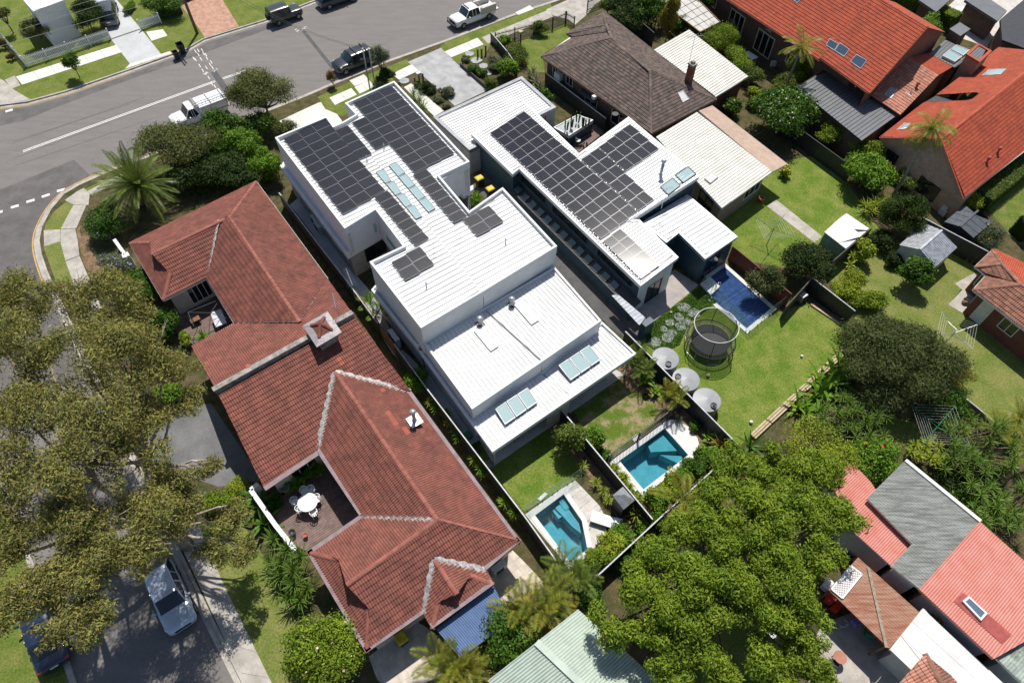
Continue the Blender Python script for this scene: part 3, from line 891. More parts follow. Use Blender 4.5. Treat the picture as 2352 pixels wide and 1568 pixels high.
f = MB();f.prism(setz(B_led,ZL),.4);f.build('ledge_roof',M_white,hB)
walls(hA,inset([A1[0],A1[1],A1[2],party_f,A1[8],A1[9]],.5),G,2.95,M_brick_pale,'lower_wall')

w0,w1 = A1[9],A1[8]
nrm = Vector((math.cos(R(-54)),math.sin(R(-54)),0))
ww = inset(P := A1,.03)
window(hA,lerp(ww[9],ww[8],.80),lerp(ww[9],ww[8],.93),3.75,4.75,nrm,.05,M_white,M_skyglass)
window(hA,lerp(lw[1],lw[2],.38),lerp(lw[1],lw[2],.98),.9,2.4,nrm,.07,M_dark,M_glass,1)
nb = Vector((math.cos(R(-142)),math.sin(R(-142)),0))
window(hA,lerp(ww[8],ww[7],.25),lerp(ww[8],ww[7],.75),3.7,4.5,nb,.05,M_white,M_skyglass)
for hh,W_,ia,ib in ((hA,ww,9,8),):
    mb = MB()
    for k in range(3):
        p = lerp(W_[ia],W_[ib],.04 + .03 * k);mb.tube([Vector((p.x,p.y,3.2)) + nrm * .05,Vector((p.x,p.y,5.2)) + nrm * .05],.035,8)
    mb.build('downpipe',M_steel,hh)
wb = inset(B1,.03);mb = MB()
for k in range(3):
    p = lerp(wb[4],wb[5],.06 + .05 * k);mb.tube([Vector((p.x,p.y,.2)) + nrm * .05,Vector((p.x,p.y,5.2)) + nrm * .05],.035,8)
mb.build('downpipe',M_steel,hB)
for k in range(3): window(hA,lerp(lw[0],lw[1],.2 + .25 * k),lerp(lw[0],lw[1],.32 + .25 * k),1.2,2.2,nb,.05,M_white,M_glass)

sl3 = inset(A3,.3);sb3 = inset(B3,.3)
for hh,p in ((hA,sl3[2]),(hB,sb3[2]),(hA,lerp(sl3[3],sl3[2],.5))):
    mb = MB();mb.cbox((p.x,p.y,G),.12,.12,Z3 - .3 - G,AU);mb.build('post',M_steel,hh)
for hh,P_,P2_ in ((hA,A3,A2),(hB,B3,B2)):
    window(hh,lerp(P2_[1],P2_[2],.12),lerp(P2_[1],P2_[2],.85),.2,2.4,U,.08,M_dark,M_glass,3,name='sliding_door')
    f = MB();f.prism(setz(inset([P2_[1],P_[1],P_[2],P2_[2]],.25),G + .03),.1);f.build('alfresco_floor',M_stone_pave,hh)
sw = [q('c3',372,790,0),q('c3',560,700,0)]
f = MB();f.prism([Vector((p.x,p.y,2.5)) for p in qs('c3',[(380,805),(505,745),(560,690),(440,700)],G)],2.38)
f.build('stone_pier',mat('sandstone_cladding',(.52,.48,.40),.9,.12,4,.6,14,fine=.15,stretch=(AU,(1,1,6))),hA)

zz = ZD
def cr1(x,y,z): return F(620.2 + x * .30755,252.7 + y * .30755,z)
def cr2(x,y,z): return F(803.9 + x * .30755,183.7 + y * .30755,z)
zp = ZD + .02
solar_array(hA,[cr1(100,225,zp),cr1(405,70,zp),cr1(850,605,zp),cr1(540,790,zp)],3,10,PAN1)
tl = cr1(485,165,zp);tr = cr1(580,122,zp)
solar_array(hA,[tl,tr,cr1(760,335,zp),cr1(660,380,zp)],1,4,PAN1)
solar_array(hA,qs('b2',[(1025,275),(1130,215),(1470,612),(1362,680)],zp),1,7,PAN1)
solar_array(hA,qs('b2',[(1165,812),(1395,675),(1508,825),(1275,967)],zp),2,2,PAN1)
solar_array(hB,[cr2(25,180,zp),cr2(305,50,zp),cr2(775,555,zp),cr2(480,703,zp)],3,10,PAN1)
solar_array(hB,[cr2(15,328,zp),cr2(110,283,zp),cr2(290,482,zp),cr2(190,528,zp)],1,4,PAN1)
solar_array(hB,qs('b2',[(1345,92),(1450,38),(1785,430),(1680,492)],zp),1,7,PAN1)
solar_array(hB,qs('b2',[(1755,460),(1965,340),(2085,472),(1867,600)],zp),2,2,PAN1)
for k in range(4):
    a = [(1040,62),(1105,38),(1165,132),(1118,158)]
    skylight(hA,qs('b2',[(1040 + 84 * k,65 + 98 * k),(1108 + 84 * k,42 + 98 * k),(1168 + 84 * k,138 + 98 * k),(1118 + 84 * k,160 + 98 * k)],ZD),.14)
    skylight(hB,qs('b2',[(1145 + 83 * k,10 + 98 * k),(1205 + 83 * k,-18 + 98 * k),(1282 + 83 * k,70 + 98 * k),(1225 + 83 * k,104 + 98 * k)],ZD),.14)
for k in range(3):
    t0 = k / 3;t1 = (k + 1) / 3 - .02
    a0,a1,b0,b1 = F(1137,942,Z3),F(1213,893,Z3),F(1160,977,Z3),F(1236,924,Z3)
    skylight(hA,[lerp(a0,a1,t0),lerp(a0,a1,t1),lerp(b0,b1,t1),lerp(b0,b1,t0)],.14,tilt=.09)
    a0,a1,b0,b1 = q('c3',482,305,Z3),q('c3',738,135,Z3),q('c3',580,422,Z3),q('c3',836,245,Z3)
    skylight(hB,[lerp(a0,a1,t0),lerp(a0,a1,t1),lerp(b0,b1,t1),lerp(b0,b1,t0)],.14,tilt=.09)
skylight(hA,qs('b2',[(1845,1370),(1912,1335),(2052,1498),(1985,1540)],Z2 - .1),.1,M_whiteroof,M_whiteroof,'roof_hatch')
skylight(hB,qs('c2',[(118,1160),(180,1120),(318,1285),(258,1322)],Z2 - .1),.1,M_whiteroof,M_whiteroof,'roof_hatch')
flue(hA,q('b2',1898,1310,Z2 - .12),.55,.13,flash=.55);flue(hB,q('c2',97,1150,Z2 - .12),.55,.13,flash=.55)
for hh,s_,x,y in ((hA,'b1',968,1330),(hB,'b1',1108,1228),(hA,'b2',1457,1010),(hB,'c2',47,648)):
    flue(hh,q(s_,x,y,ZD),.35,.035,cap=True,name='vent_pipe')
def aerial(parent,base,h,rods,name='antenna',mt=None,tilt=0,L_=.9,top=None):
    b = Vector(base);mb = MB();tp = top or b + UP * h
    mb.tube([b,tp],.018,6)
    d = Vector((math.cos(tilt),math.sin(tilt),0));s_ = Vector((-d.y,d.x,0))
    mb.tube([tp - d * L_ / 2,tp + d * L_ / 2],.016,5)
    for k in range(rods):
        c = tp + d * L_ * (k / max(rods - 1,1) - .5);w_ = .32 - .14 * k / max(rods - 1,1)
        mb.tube([c - s_ * w_,c + s_ * w_],.010,4)
    return mb.build(name,mt or M_alu,parent)
aerial(hA,q('b2',1520,725,ZD),1.0,5,tilt=1.0);aerial(hB,q('b2',1738,600,ZD),1.0,5,tilt=1.0)

# ================================================================ dark-walled single-storey house with large solar roof
CU = R(-52.4);CUd = Vector((math.cos(CU),math.sin(CU),0));CVd = Vector((-CUd.y,CUd.x,0))
CN = Vector((-CVd.x * math.sin(R(6.2)),-CVd.y * math.sin(R(6.2)),math.cos(R(6.2))))
CP0 = F(1471,657,3.35)
def onC(p,dz=0.0):
    """photograph point p (2352-wide) on the pitched roof plane"""
    d = _fw + _rt * ((p[0] - 1176) / FPX) + _up * ((784 - p[1]) / FPX)
    c = Vector((0,0,CAMH));t = (CP0 + UP * dz - c).dot(CN) / d.dot(CN)
    return c + d * t
def px(s,x,y):
    k = .48699 if s in ('b4','c4','d4') else .27838
    return (_TX[s[0]] / 1.7415 + x * k,_TY[s[1]] / 1.7415 + y * k)
C1 = [onC(px(*p)) for p in [('b1',1824,1108),('c1',195,828),('c1',650,1268),('c1',1060,965),('c1',1645,1458),('c2',1095,455),('c2',1150,452),('c2',1472,762),('c2',1160,998),('c1',160,1395),('c1',105,1440)]]
hC = thing('dark_walled_house','house with dark teal walls and a large white roof covered in solar panels','house',Vector((C1[8].x,C1[8].y,G)))
f = MB();f.prism(C1,.3);f.build('roof_fascia',M_white,hC)
Ci = inset(C1,.22)
sheet_roof(hC,[p + UP * .03 for p in Ci],CVd,M_whiteroof,.3,.05,.055)
f = MB()
Co = [p + UP * .035 for p in C1];Cj = [p + UP * .035 for p in Ci]
for k in range(len(C1)):
    if k == 8: continue
    f.face(Co[k],Co[(k + 1) % 11],Cj[(k + 1) % 11],Cj[k])
f.build('roof_flashing',M_galv,hC)
Cw = inset(C1,.18)
mb = MB();n = len(Cw);Q = [p - UP * .28 for p in Cw];Q2 = setz(Cw,G)
area = sum(Q[i].x * Q[(i + 1) % n].y - Q[(i + 1) % n].x * Q[i].y for i in range(n))
for i in range(n):
    if i == 7: continue
    mb.face(Q2[i],Q2[(i + 1) % n],Q[(i + 1) % n],Q[i]) if area > 0 else mb.face(Q[i],Q[(i + 1) % n],Q2[(i + 1) % n],Q2[i])
mb.build('wall',M_teal_clad,hC)

e0,e1 = Cw[8],Cw[7];d_ = (e1 - e0);d_.z = 0;en = Vector((d_.y,-d_.x,0)).normalized()
for i in range(4):
    a,b = lerp(e0,e1,i / 4 + .004),lerp(e0,e1,(i + 1) / 4 - .004)
    for (z0,z1) in ((G,1.15),(1.16,2.2),(2.21,3.0)):
        if i in (1,2) and z1 < 3: continue
        mb = MB();a2 = Vector((a.x,a.y,z0));mb.obox(a2,Vector((b.x - a.x,b.y - a.y,0)),en * .04,UP * (z1 - z0));mb.build('wall_panel',M_white,hC)
mb = MB();mb.obox(Vector((e0.x,e0.y,G)) - en * .02,Vector((e1.x - e0.x,e1.y - e0.y,0)),en * .018,UP * 3.0);mb.build('wall',M_white,hC)
window(hC,lerp(e0,e1,.3),lerp(e0,e1,.74),.2,2.2,en,.07,M_dark,M_glass,1,name='sliding_door')

g0,g1 = Cw[9],Cw[8];gn = -CVd
for t0,t1 in ((.02,.24),(.31,.6),(.69,.95)):
    window(hC,lerp(g0,g1,t0),lerp(g0,g1,t1),2.25,2.8,gn,.05,M_black,M_glass,0,.08)

L0,L1 = lerp(g0,g1,-.02),lerp(g0,g1,1.03)
lt = [Vector((L0.x,L0.y,1.75)),Vector((L1.x,L1.y,1.75)),Vector((L1.x,L1.y,1.45)) + gn * 1.0,Vector((L0.x,L0.y,1.45)) + gn * 1.0]
f = MB();f.prism(lt,.12);f.build('lean_to_roof',M_dark,hC)
f = MB();a = lt[3] - UP * .1;f.obox(Vector((a.x,a.y,G)) - gn * .1,Vector((lt[2].x - lt[3].x,lt[2].y - lt[3].y,0)),gn * .08,UP * (1.3 - G));f.build('lean_to_wall',M_teal_clad,hC)
for k in range(13):
    t0 = .03 + k * .066;t1 = t0 + .05
    qd = [lerp(lerp(lt[0],lt[1],t0),lerp(lt[3],lt[2],t0),.25),lerp(lerp(lt[0],lt[1],t1),lerp(lt[3],lt[2],t1),.25),lerp(lerp(lt[0],lt[1],t1),lerp(lt[3],lt[2],t1),.85),lerp(lerp(lt[0],lt[1],t0),lerp(lt[3],lt[2],t0),.85)]
    skylight(hC,qd,.08,glass_mat('lean_to_glass',(.05,.1,.11)) if k == 0 else bpy.data.materials['lean_to_glass'],M_dark,'skylight',.07)
sq = qs('c2',[(922,1076),(962,1056),(1205,1262),(1150,1322)],1.75)
sheet_roof(hC,sq,CVd,mat('shade_toned_steel',(.34,.37,.42),.5),.3,.03,.03,name='lean_to_sheet')  # blue-grey sheets carry the house's shade and sky reflection in their colour
f = MB();f.prism([p - UP * .03 for p in sq],.1);f.build('lean_to_roof',M_dark,hC)
mb = MB();mb.cbox(q('c2',1190,1395,G),.5,.9,1.55,CU);mb.build('lean_to_wall',M_teal_clad,hC)

s0,s1 = C1[0],C1[10]
for k in range(11):
    p = lerp(s0,s1,.06 + .088 * k) + CVd * .35
    mb = MB();mb.cbox((p.x,p.y,G + .9),.09,.16,2.0,CU);mb.build('screen_slat',M_black if k % 3 else M_white,hC)

def cr3(x,y): return onC((1079.5 + x * .35256,218.2 + y * .35256),.04)
solar_array(hC,[cr3(130,255),cr3(350,112),cr3(1090,768),cr3(848,946)],4,14,PAN2)
solar_array(hC,[cr3(722,428),cr3(832,350),cr3(1190,690),cr3(1093,765)],2,6,PAN2)
solar_array(hC,[cr3(835,347),cr3(1035,195),cr3(1225,360),cr3(1010,505)],4,3,PAN2)
def c2c(x,y): return onC(px('c2',x,y),.04)
solar_array(hC,[c2c(845,640),c2c(985,530),c2c(1310,835),c2c(1158,948)],2,5,PAN2)
skylight(hC,[onC(px('c2',*p)) for p in [(1442,95),(1548,22),(1617,85),(1510,160)]],.16,None,M_dark)
skylight(hC,[onC(px('c2',*p)) for p in [(1318,190),(1420,115),(1490,180),(1385,258)]],.16,None,M_dark)
flue(hC,onC(px('c1',1325,1445)),1.35,.12,flash=.75)
aerial(hC,onC(px('c2',1360,265)),.9,5,tilt=.3);aerial(hC,onC(px('c2',1330,360)),.9,4,tilt=.3)

Z4 = 3.1
C2 = qs('c2',[(1168,472),(1545,238),(1962,590),(1692,775),(1475,560),(1372,640)],Z4)
f = MB();f.prism(C2,.28);f.build('roof_fascia',M_galv,hC)
C2i = inset(C2,.28)
sheet_roof(hC,setz(C2i,Z4 + .03),CVd,M_whiteroof,.4,.05,.055)
walls(hC,inset(C2,.15),G,Z4 - .2,M_teal_clad,'wall')
C2w = inset(C2,.15)
window(hC,lerp(C2w[2],C2w[3],.35),lerp(C2w[2],C2w[3],.85),.3,2.3,en,.07,M_dark,M_glass,1)

Z5 = 2.85
C3 = Fs([(994.6,268.6),(1198.5,175),(1277.8,246),(1078,345)],Z5)
hg = thing('garage','grey clad garage with flat white ribbed roof at the head of the concrete drive','garage',Vector((C3[0].x,C3[0].y,G)))
parapet(hg,C3,.34,Z5,.35,mat('zinc_capping',(.22,.23,.25),.4,.08,1.5,metal=.5,fine=.05),(),'parapet')
C3i = inset(C3,.33)
sheet_roof(hg,setz(C3i,Z5 - .12),V,M_whiteroof,.34,.05,.055)
f = MB();f.prism(setz(C3i,Z5 - .14),.1);f.build('roof_deck',M_whiteroof,hg)
cw = inset(C3,.05)
for i,(a,b) in enumerate(zip(cw,cw[1:] + cw[:1])):
    L_ = Vector((b.x - a.x,b.y - a.y,0)).length;nn = max(1,round(L_ / 1.2))
    for k in range(nn):
        p,r_ = lerp(a,b,k / nn + .004),lerp(a,b,(k + 1) / nn - .004)
        mb = MB();mb.beam(Vector((p.x,p.y,(G + Z5 - .3) / 2)),Vector((r_.x,r_.y,(G + Z5 - .3) / 2)),.06,Z5 - .3 - G);mb.build('wall_panel',M_grey_clad,hg)

# ================================================================ tiled houses
M_tile_red = mat('red_concrete_tile',(.235,.086,.064),.8,.1,1.2,.3,60,spec=.25,island=.13,col2=(.16,.064,.05),fine=.2)
M_ridge_red = mat('red_ridge_tile',(.27,.095,.07),.8,.1,2,island=.12,fine=.15)
M_tile_new = mat('new_red_tile',(.38,.105,.075),.8,.05,2,island=.05)
M_tile_brown = mat('brown_tile',(.16,.112,.095),.75,.2,1.5,.4,50,spec=.35,island=.30,hue=.02,col2=(.105,.085,.072),fine=.32)
M_tile_orange = mat('orange_tile',(.40,.082,.038),.75,.1,.8,.3,60,spec=.3,island=.12,col2=(.33,.065,.034),fine=.12)
M_tile_pale = mat('pale_terracotta_tile',(.48,.24,.17),.8,.1,2,.3,60,island=.2,col2=(.40,.17,.11),fine=.2)
M_tile_old = mat('weathered_terracotta',(.30,.13,.085),.8,.2,2,.3,60,island=.25,col2=(.22,.115,.08),fine=.25)
M_valley = mat('valley_flashing',(.36,.34,.33),.6,.25,5,metal=.2,fine=.25)
M_gut_mauve = mat('mauve_gutter',(.21,.155,.165),.6,.12,2,fine=.08)
M_gutter = mat('pale_gutter',(.66,.65,.62),.6,.06,3)
M_render_cream = mat('cream_render',(.58,.54,.46),.85,.08,1.5,.1,40)
M_cement = mat('grey_cement_render',(.30,.285,.26),.9,.2,3,.4,30,fine=.25)
ZE,ZR = 2.8,4.28

def rnd_gutter(parent,pts,mt,w=.13,h=.12,dz=-.07,wide=0.0,name='gutter'):
    for a,b in zip(pts[:-1],pts[1:]):
        mb = MB();mb.beam(a + UP * dz,b + UP * dz,w,h);mb.build(name,mt,parent)
def flash_line(parent,a,b,w,mt,dz=.035,name='valley_flashing'):
    a,b = Vector(a),Vector(b);mb = MB();d = (b - a);s_ = d.cross(UP).normalized() * w / 2
    n = max(2,int(d.length / .3));prev = None
    for i in range(n + 1):
        p = lerp(a,b,i / n) + UP * dz;k = 1.0 if i % 2 else .62
        cur = (p - s_ * k + UP * .02,p + s_ * k + UP * .02)
        if prev: mb.face(prev[0],cur[0],cur[1],prev[1])
        prev = cur
    mb.build(name,mt,parent)
fe = lambda x,y: F(x,y,ZE)
fr_ = lambda x,y: F(x,y,ZR)

a,b,c,d,e,k_ = fe(588,417),fe(298.4,558.6),fe(375,689),fe(474.6,638),fe(538.7,742),fe(752,640)
r1,r2,vt = fr_(526,498.7),fr_(688,739.5),fr_(503,506.5)
g = F(348,584,4.2);h1 = F(345,557,3.5);h2 = F(391,628,3.5)
pL,pR = F(497,897,4.9),F(811,722,4.9)
lf = fe(441,797)
hR = thing('red_tiled_house','red tiled house at the corner, with white-capped parapet wall and chimney at its far end','house',Vector((r1.x,r1.y,G)))
tile_roof(hR,[[b,a,r1,vt,g,h1],[b,h1,h2,c],[g,vt,d,c,h2],[vt,r1,r2,e,d],[a,k_,r2,r1],[lf,e,r2,k_,pR,pL]],M_tile_red,.3,.36)
mb = MB();mb.face(h1,g,h2);mb.face(h1 + Vector((.03,.03,0)),h2,g);mb.build('gablet',M_dark,hR)
for p,r_ in ((a,r1),(r1,r2),(g,r1),(b,h1),(c,h2)): ridge(hR,p,r_,M_ridge_red)
flash_line(hR,vt,d,.24,M_valley,.06);flash_line(hR,r2,k_,.1,M_valley,.03);flash_line(hR,e,r2,.1,M_valley,.03)
rnd_gutter(hR,[k_,a,b,c,d,e,lf],M_gutter)
base = inset([a,b,c,d,e,lf,pL,pR],.45)
walls(hR,base,G,ZE + .05,M_render_cream)
mb = MB();mb.prism(setz(inset([a,b,c,d,e,lf,pL,pR],.02),ZE - .08),.05);mb.build('soffit',M_gutter,hR)
mb = MB();mb.beam(pL + UP * -.3 + (pL - pR).normalized() * .1,pR + UP * -.3,.28,1.1);mb.build('parapet_wall',M_cement,hR)
for nn,off_ in (('parapet_capping',.27),):
    mb = MB();mb.beam(pL + UP * off_ + (pL - pR).normalized() * .15,pR + UP * off_,.36,.05);mb.build(nn,M_cement,hR)
def inwin(parent,poly,i,t0,t1,z0,z1,**kw):
    p,r_ = Vector(poly[i]),Vector(poly[(i + 1) % len(poly)])
    cc = sum((Vector(x) for x in poly),Vector()) / len(poly)
    n_ = Vector((r_.y - p.y,p.x - r_.x,0)).normalized()
    ar = sum(poly[j].x * poly[(j + 1) % len(poly)].y - poly[(j + 1) % len(poly)].x * poly[j].y for j in range(len(poly)))
    if ar < 0: n_ = -n_
    return window(parent,lerp(p,r_,t0),lerp(p,r_,t1),z0,z1,n_,**kw)
inwin(hR,base,2,.35,.85,.6,2.3,mull=3,fm=M_white);inwin(hR,base,3,.2,.7,.3,2.2,mull=1,fm=M_white)
inwin(hR,base,1,.3,.6,.9,2.2,mull=2,fm=M_white)

ch = qs('b2',[(435,1325),(640,1205),(757,1380),(550,1502)],5.55)
cc = sum(ch,Vector()) / 4
mb = MB();mb.prism(setz(inset(ch,.28),5.5),1.6);cs = mb.build('chimney',M_cement,hR)
mb = MB();i_ = inset(ch,.42)
for j in range(4): mb.add([ch[j],ch[(j + 1) % 4],i_[(j + 1) % 4] + UP * .16,i_[j] + UP * .16,ch[j] - UP * .06,ch[(j + 1) % 4] - UP * .06],[(0,1,2,3),(0,4,5,1)])
link('lead_skirt',mb.mesh('lead_skirt',mat('lead_sheet',(.36,.33,.34),.55,.12,4,metal=.3,fine=.1),hR.location),cs)
ap = cc + UP * .62
pts_ = [p + UP * .17 for p in i_]
mb = MB()
for j in range(4): mb.face(pts_[j],pts_[(j + 1) % 4],ap)
link('tiled_cap',mb.mesh('tiled_cap',M_tile_red,hR.location),cs)
for p in pts_: ridge(hR,p,ap,M_tile_red,.1,.3)
aerial(hR,q('b2',735,1240,4.9),1.6,9,tilt=1.9,L_=1.3,mt=M_galv);aerial(hR,q('b2',875,1120,3.2),2.6,9,tilt=2.0,L_=1.6,mt=M_galv)
mb = MB();pv = q('a3',2052,318,4.75);mb.lathe(pv - UP * .4,[(.16,0),(.16,.4),(.22,.45),(.22,.55),(.16,.68),(.02,.72)],16);mb.build('roof_vent',M_tile_new,hR,smooth=True)

p1,p2_ = F(503,908,4.72),F(818,731,4.72)
m0 = fr_(770.5,855.4);m1 = fr_(1004,1194)
l1,l2,l3,l4 = fe(606,1120),fe(729,1038),fe(827,1185),fe(705.7,1268)
rr0,rr1 = fe(944,900),fe(1195,1243)
w1_,rg = fe(842,1499),F(796,1343,4.28)
h3,h4 = F(778,1284,3.45),F(849,1399,3.45)
x1,x2,x3,x4 = fe(973.5,1409),fe(993,1444),fe(1134,1342),fe(1117,1309)
s0,s1 = F(998,1286,3.75),F(1049,1364,3.75);hl,hr = F(1006,1383,3.2),F(1080,1322,3.2)
hQ = thing('red_tiled_house','red tiled house around the timber deck with the white outdoor table, blue awning behind','house',Vector((m1.x,m1.y,G)))
planes = [[p1,p2_,rr0,m0,l2,l1],[m0,m1,l3,l2],[m0,rr0,rr1,m1],[l4,l3,m1,rg,h3],[l4,h3,h4,w1_],[w1_,h4,rg,m1,rr1,x4,s0,x1],[s0,s1,hl,x2,x1],[s0,x4,x3,hr,s1],[hl,hr,x3,x2]]
oddp = [[(p.x,p.y) for p in qs('b3',pts,3.6)] for pts in ([(1105,690),(1150,678),(1228,800),(1180,822)],[(1225,800),(1265,790),(1310,850),(1270,865)],[(1060,480),(1100,470),(1115,510),(1075,515)],[(725,290),(760,275),(785,320),(750,335)])]
tile_roof(hQ,planes,M_tile_red,.3,.36,odd=(M_tile_new,oddp))
for p,r_ in ((m0,m1),(m1,rr1),(rg,m1),(l4,h3),(w1_,h4),(s0,s1),(x2,hl),(x3,hr)): ridge(hQ,p,r_,M_ridge_red)
mb = MB();mb.face(h3,rg,h4);mb.face(hl,s1,hr);mb.build('gablet',M_dark,hQ)
for p,r_ in ((m0,l2),(m0,rr0),(m1,l3),(s0,x1),(s0,x4)): flash_line(hQ,p,r_,.5,M_valley,.06)
for p,r_ in ((l1,l2),(l2,l3),(l4,w1_),(w1_,x1),(x2,x3),(x4,rr1),(rr1,rr0),(l3,l4)):
    mb = MB();dd = (r_ - p).normalized();sd_ = dd.cross(UP).normalized()
    iw = (m1 - (p + r_) / 2);iw.z = 0;sd_ = sd_ if sd_.dot(iw) > 0 else -sd_
    if (p - x2).length < .01: sd_ = sd_ if sd_.dot(s0 - p) > 0 else -sd_
    mb.beam(p + sd_ * .14 + UP * .11,r_ + sd_ * .14 + UP * .11,.32,.05);mb.build('box_gutter',M_gut_mauve,hQ)
bq = inset([p1,l1,l2,l3,l4,w1_,x1,x4,rr1,rr0,p2_],.5)
walls(hQ,bq,G,ZE,M_render_cream)
mb = MB();mb.prism(setz(inset([p1,l1,l2,l3,l4,w1_,x1,x2,x3,x4,rr1,rr0,p2_],.06),ZE - .07),.04);mb.build('soffit',M_gutter,hQ)
inwin(hQ,bq,1,.3,.8,.3,2.3,mull=2);inwin(hQ,bq,2,.2,.75,.3,2.3,mull=3);inwin(hQ,bq,7,.3,.7,.9,2.2,mull=1);inwin(hQ,bq,5,.2,.5,.9,2.2,mull=1);inwin(hQ,bq,0,.3,.6,.3,2.3,mull=1)
fb = q('b3',1358,745,3.55)
flue(hQ,fb,1.0,.12,flash=.8)


ZE2,ZR2 = 2.9,4.9
be = lambda x,y: q('c1',x,y,ZE2)
br = lambda x,y,z=ZR2: q('c1',x,y,z)
D1,D2_,D3,D4,D5,D6 = be(340,465),be(1245,1105),be(1785,822),be(855,105),be(550,277),be(605,317)
Rf,Rr = br(925,325),br(1240,590)
Rf2 = br(872,190,4.35);Rf3 = br(905,215,4.45)
hD = thing('brown_tiled_house','brick house with mottled brown tiled hip roof and a tall brick chimney','house',Vector((Rr.x,Rr.y,G)))
tile_roof(hD,[[D1,D2_,Rr,Rf],[D2_,D3,Rr],[D4,Rf2,Rf,Rr,D3],[D6,D1,Rf,br(912,258,4.6)],[D5,D6,br(912,258,4.6),Rf3],[D4,D5,Rf3,Rf2]],M_tile_brown,.3,.34)
for p,r_ in ((D1,Rf),(Rf,Rr),(D2_,Rr),(D3,Rr),(D5,Rf3),(Rf2,Rf),(D4,Rf2)): ridge(hD,p,r_,M_tile_brown)
rnd_gutter(hD,[D4,D5,D6,D1,D2_,D3,D4],mat('brown_gutter',(.16,.10,.06),.6))
bD = inset([D1,D2_,D3,D4],.5)
walls(hD,bD,G,ZE2,M_brick_brown)
mb = MB();mb.prism(setz(inset([D1,D2_,D3,D4],.03),ZE2 - .08),.05);mb.build('soffit',M_gutter,hD)
for t0,t1,z0,z1 in ((.06,.12,1.3,2.4),(.2,.27,1.5,2.4),(.4,.52,1.1,2.3),(.66,.8,.9,2.4)):
    inwin(hD,bD,0,t0,t1,z0,z1,mull=1,fm=M_gutter)
pa,pb = lerp(bD[0],bD[1],.38),lerp(bD[0],bD[1],.54)
mb = MB();nn = Vector((-CVd.x,-CVd.y,0));mb.prism([Vector((pa.x,pa.y,2.5)),Vector((pb.x,pb.y,2.5)),Vector((pb.x,pb.y,2.15)) + nn * .7,Vector((pa.x,pa.y,2.15)) + nn * .7],.04);mb.build('window_awning',M_dark,hD)
mb = MB();p = lerp(bD[0],bD[1],.14);mb.cbox(Vector((p.x,p.y,1.5)) + nn * .25,.8,.45,.7,R(-52));mb.build('air_conditioner',M_gutter,hD)
cb = q('c1',1550,690,3.5)
mb = MB();mb.cbox(cb - UP * .3,.55,.5,2.2,AU);ch_ = mb.build('chimney',M_brick_red,hD)
mb = MB();mb.cbox(cb + UP * 1.9,.66,.6,.16,AU);mb.cbox(cb + UP * 2.06,.3,.3,.2,AU)
link('chimney_pot',mb.mesh('chimney_pot',M_cement,hD.location),ch_)
aerial(hD,cb + Vector((-.35,0,.8)),3.9,9,tilt=.2,L_=1.5,top=q('c1',1610,300,7.0),mt=M_galv)
Pr = Plane([D2_,D3,Rr])
def ontri(pl,s_,x,y):
    dd = _fw + _rt * ((px(s_,x,y)[0] - 1176) / FPX) + _up * ((784 - px(s_,x,y)[1]) / FPX)
    c0 = Vector((0,0,CAMH));t = (pl.o - c0).dot(pl.n) / dd.dot(pl.n);return c0 + dd * t
skylight(hD,[ontri(Pr,'c1',*p) for p in [(1465,775),(1510,755),(1560,825),(1505,855)]],.12,M_whiteroof,M_galv)
mb = MB();mb.cbox(ontri(Plane([D1,D2_,Rr,Rf]),'c1',775,808) - UP * .1,.35,.3,.3,AU);mb.build('roof_vent',M_whiteroof,hD)
mb = MB();mb.lathe(q('c1',950,945,3.2),[(.05,-.25),(.1,-.05),(.28,.05),(.3,.08)],16);mb.build('satellite_dish',M_dark,hD)


ZE3,ZR3 = 4.0,7.35
oe = lambda x,y,dz=0: q('d1',x,y,ZE3 + dz)
orr = lambda x,y,dz=0: q('d1',x,y,ZR3 + dz)
O1,O2,O3,O4 = oe(-420,-163),oe(590,505),orr(1040,-20),orr(560,-300)
st = .5
Q1,Q2,Q3,Q4 = oe(585,478,st),oe(990,770,st),orr(1470,225,st),orr(1030,-40,st)
hO = thing('orange_tiled_house','large dark brick house with orange tiled roof, roof windows and white-framed glass doors','house',Vector((O2.x,O2.y,G)))
tile_roof(hO,[[O1,O2,O3,O4],[Q1,Q2,Q3,Q4]],M_tile_orange,.34,.38)
mb = MB();mb.face(Q1,Q4,O3 - UP * .3,O2 - UP * .3);mb.face(O2 - UP * .3,O3 - UP * .3,Q4,Q1);mb.build('roof_step',M_tile_orange,hO)
ridge(hO,Q4,Q3,M_tile_orange);ridge(hO,Q2,Q3,M_tile_orange,.09);ridge(hO,Q1,Q4,M_tile_orange,.08)
rnd_gutter(hO,[O1,O2],mat('red_gutter',(.24,.06,.05),.6),.2);rnd_gutter(hO,[Q1,Q2],MATS['red_gutter'],.2)

of = (Q3 - Q2);of.z = 0
mb = MB();mb.face(O4,O3,O3 + of + UP * (ZE3 - ZR3),O4 + of + UP * (ZE3 - ZR3));mb.face(Q4,Q3,Q3 + of + UP * (ZE3 - ZR3),Q4 + of + UP * (ZE3 - ZR3));mb.build('far_roof_slope',M_tile_orange,hO)
wa = q('c1',1866,238,G);wb_ = q('c1',2190,485,G);wd = (wb_ - wa).normalized()
wa0 = wa - wd * 9;wb0 = wb_ + wd * 10.2
wn_ = Vector((wd.y,-wd.x,0))
if wn_.y > 0: wn_ = -wn_
mb = MB();mb.obox(wa0 - wn_ * .35,wb0 - wa0,wn_ * .35,UP * 3.95)
mb.build('wall',M_brick_brown,hO)
gz = [Vector((Q2.x,Q2.y,ZE3 + st)),Vector((Q3.x,Q3.y,ZR3 + st)),Vector(((Q3 + of).x,(Q3 + of).y,ZE3 + st))]
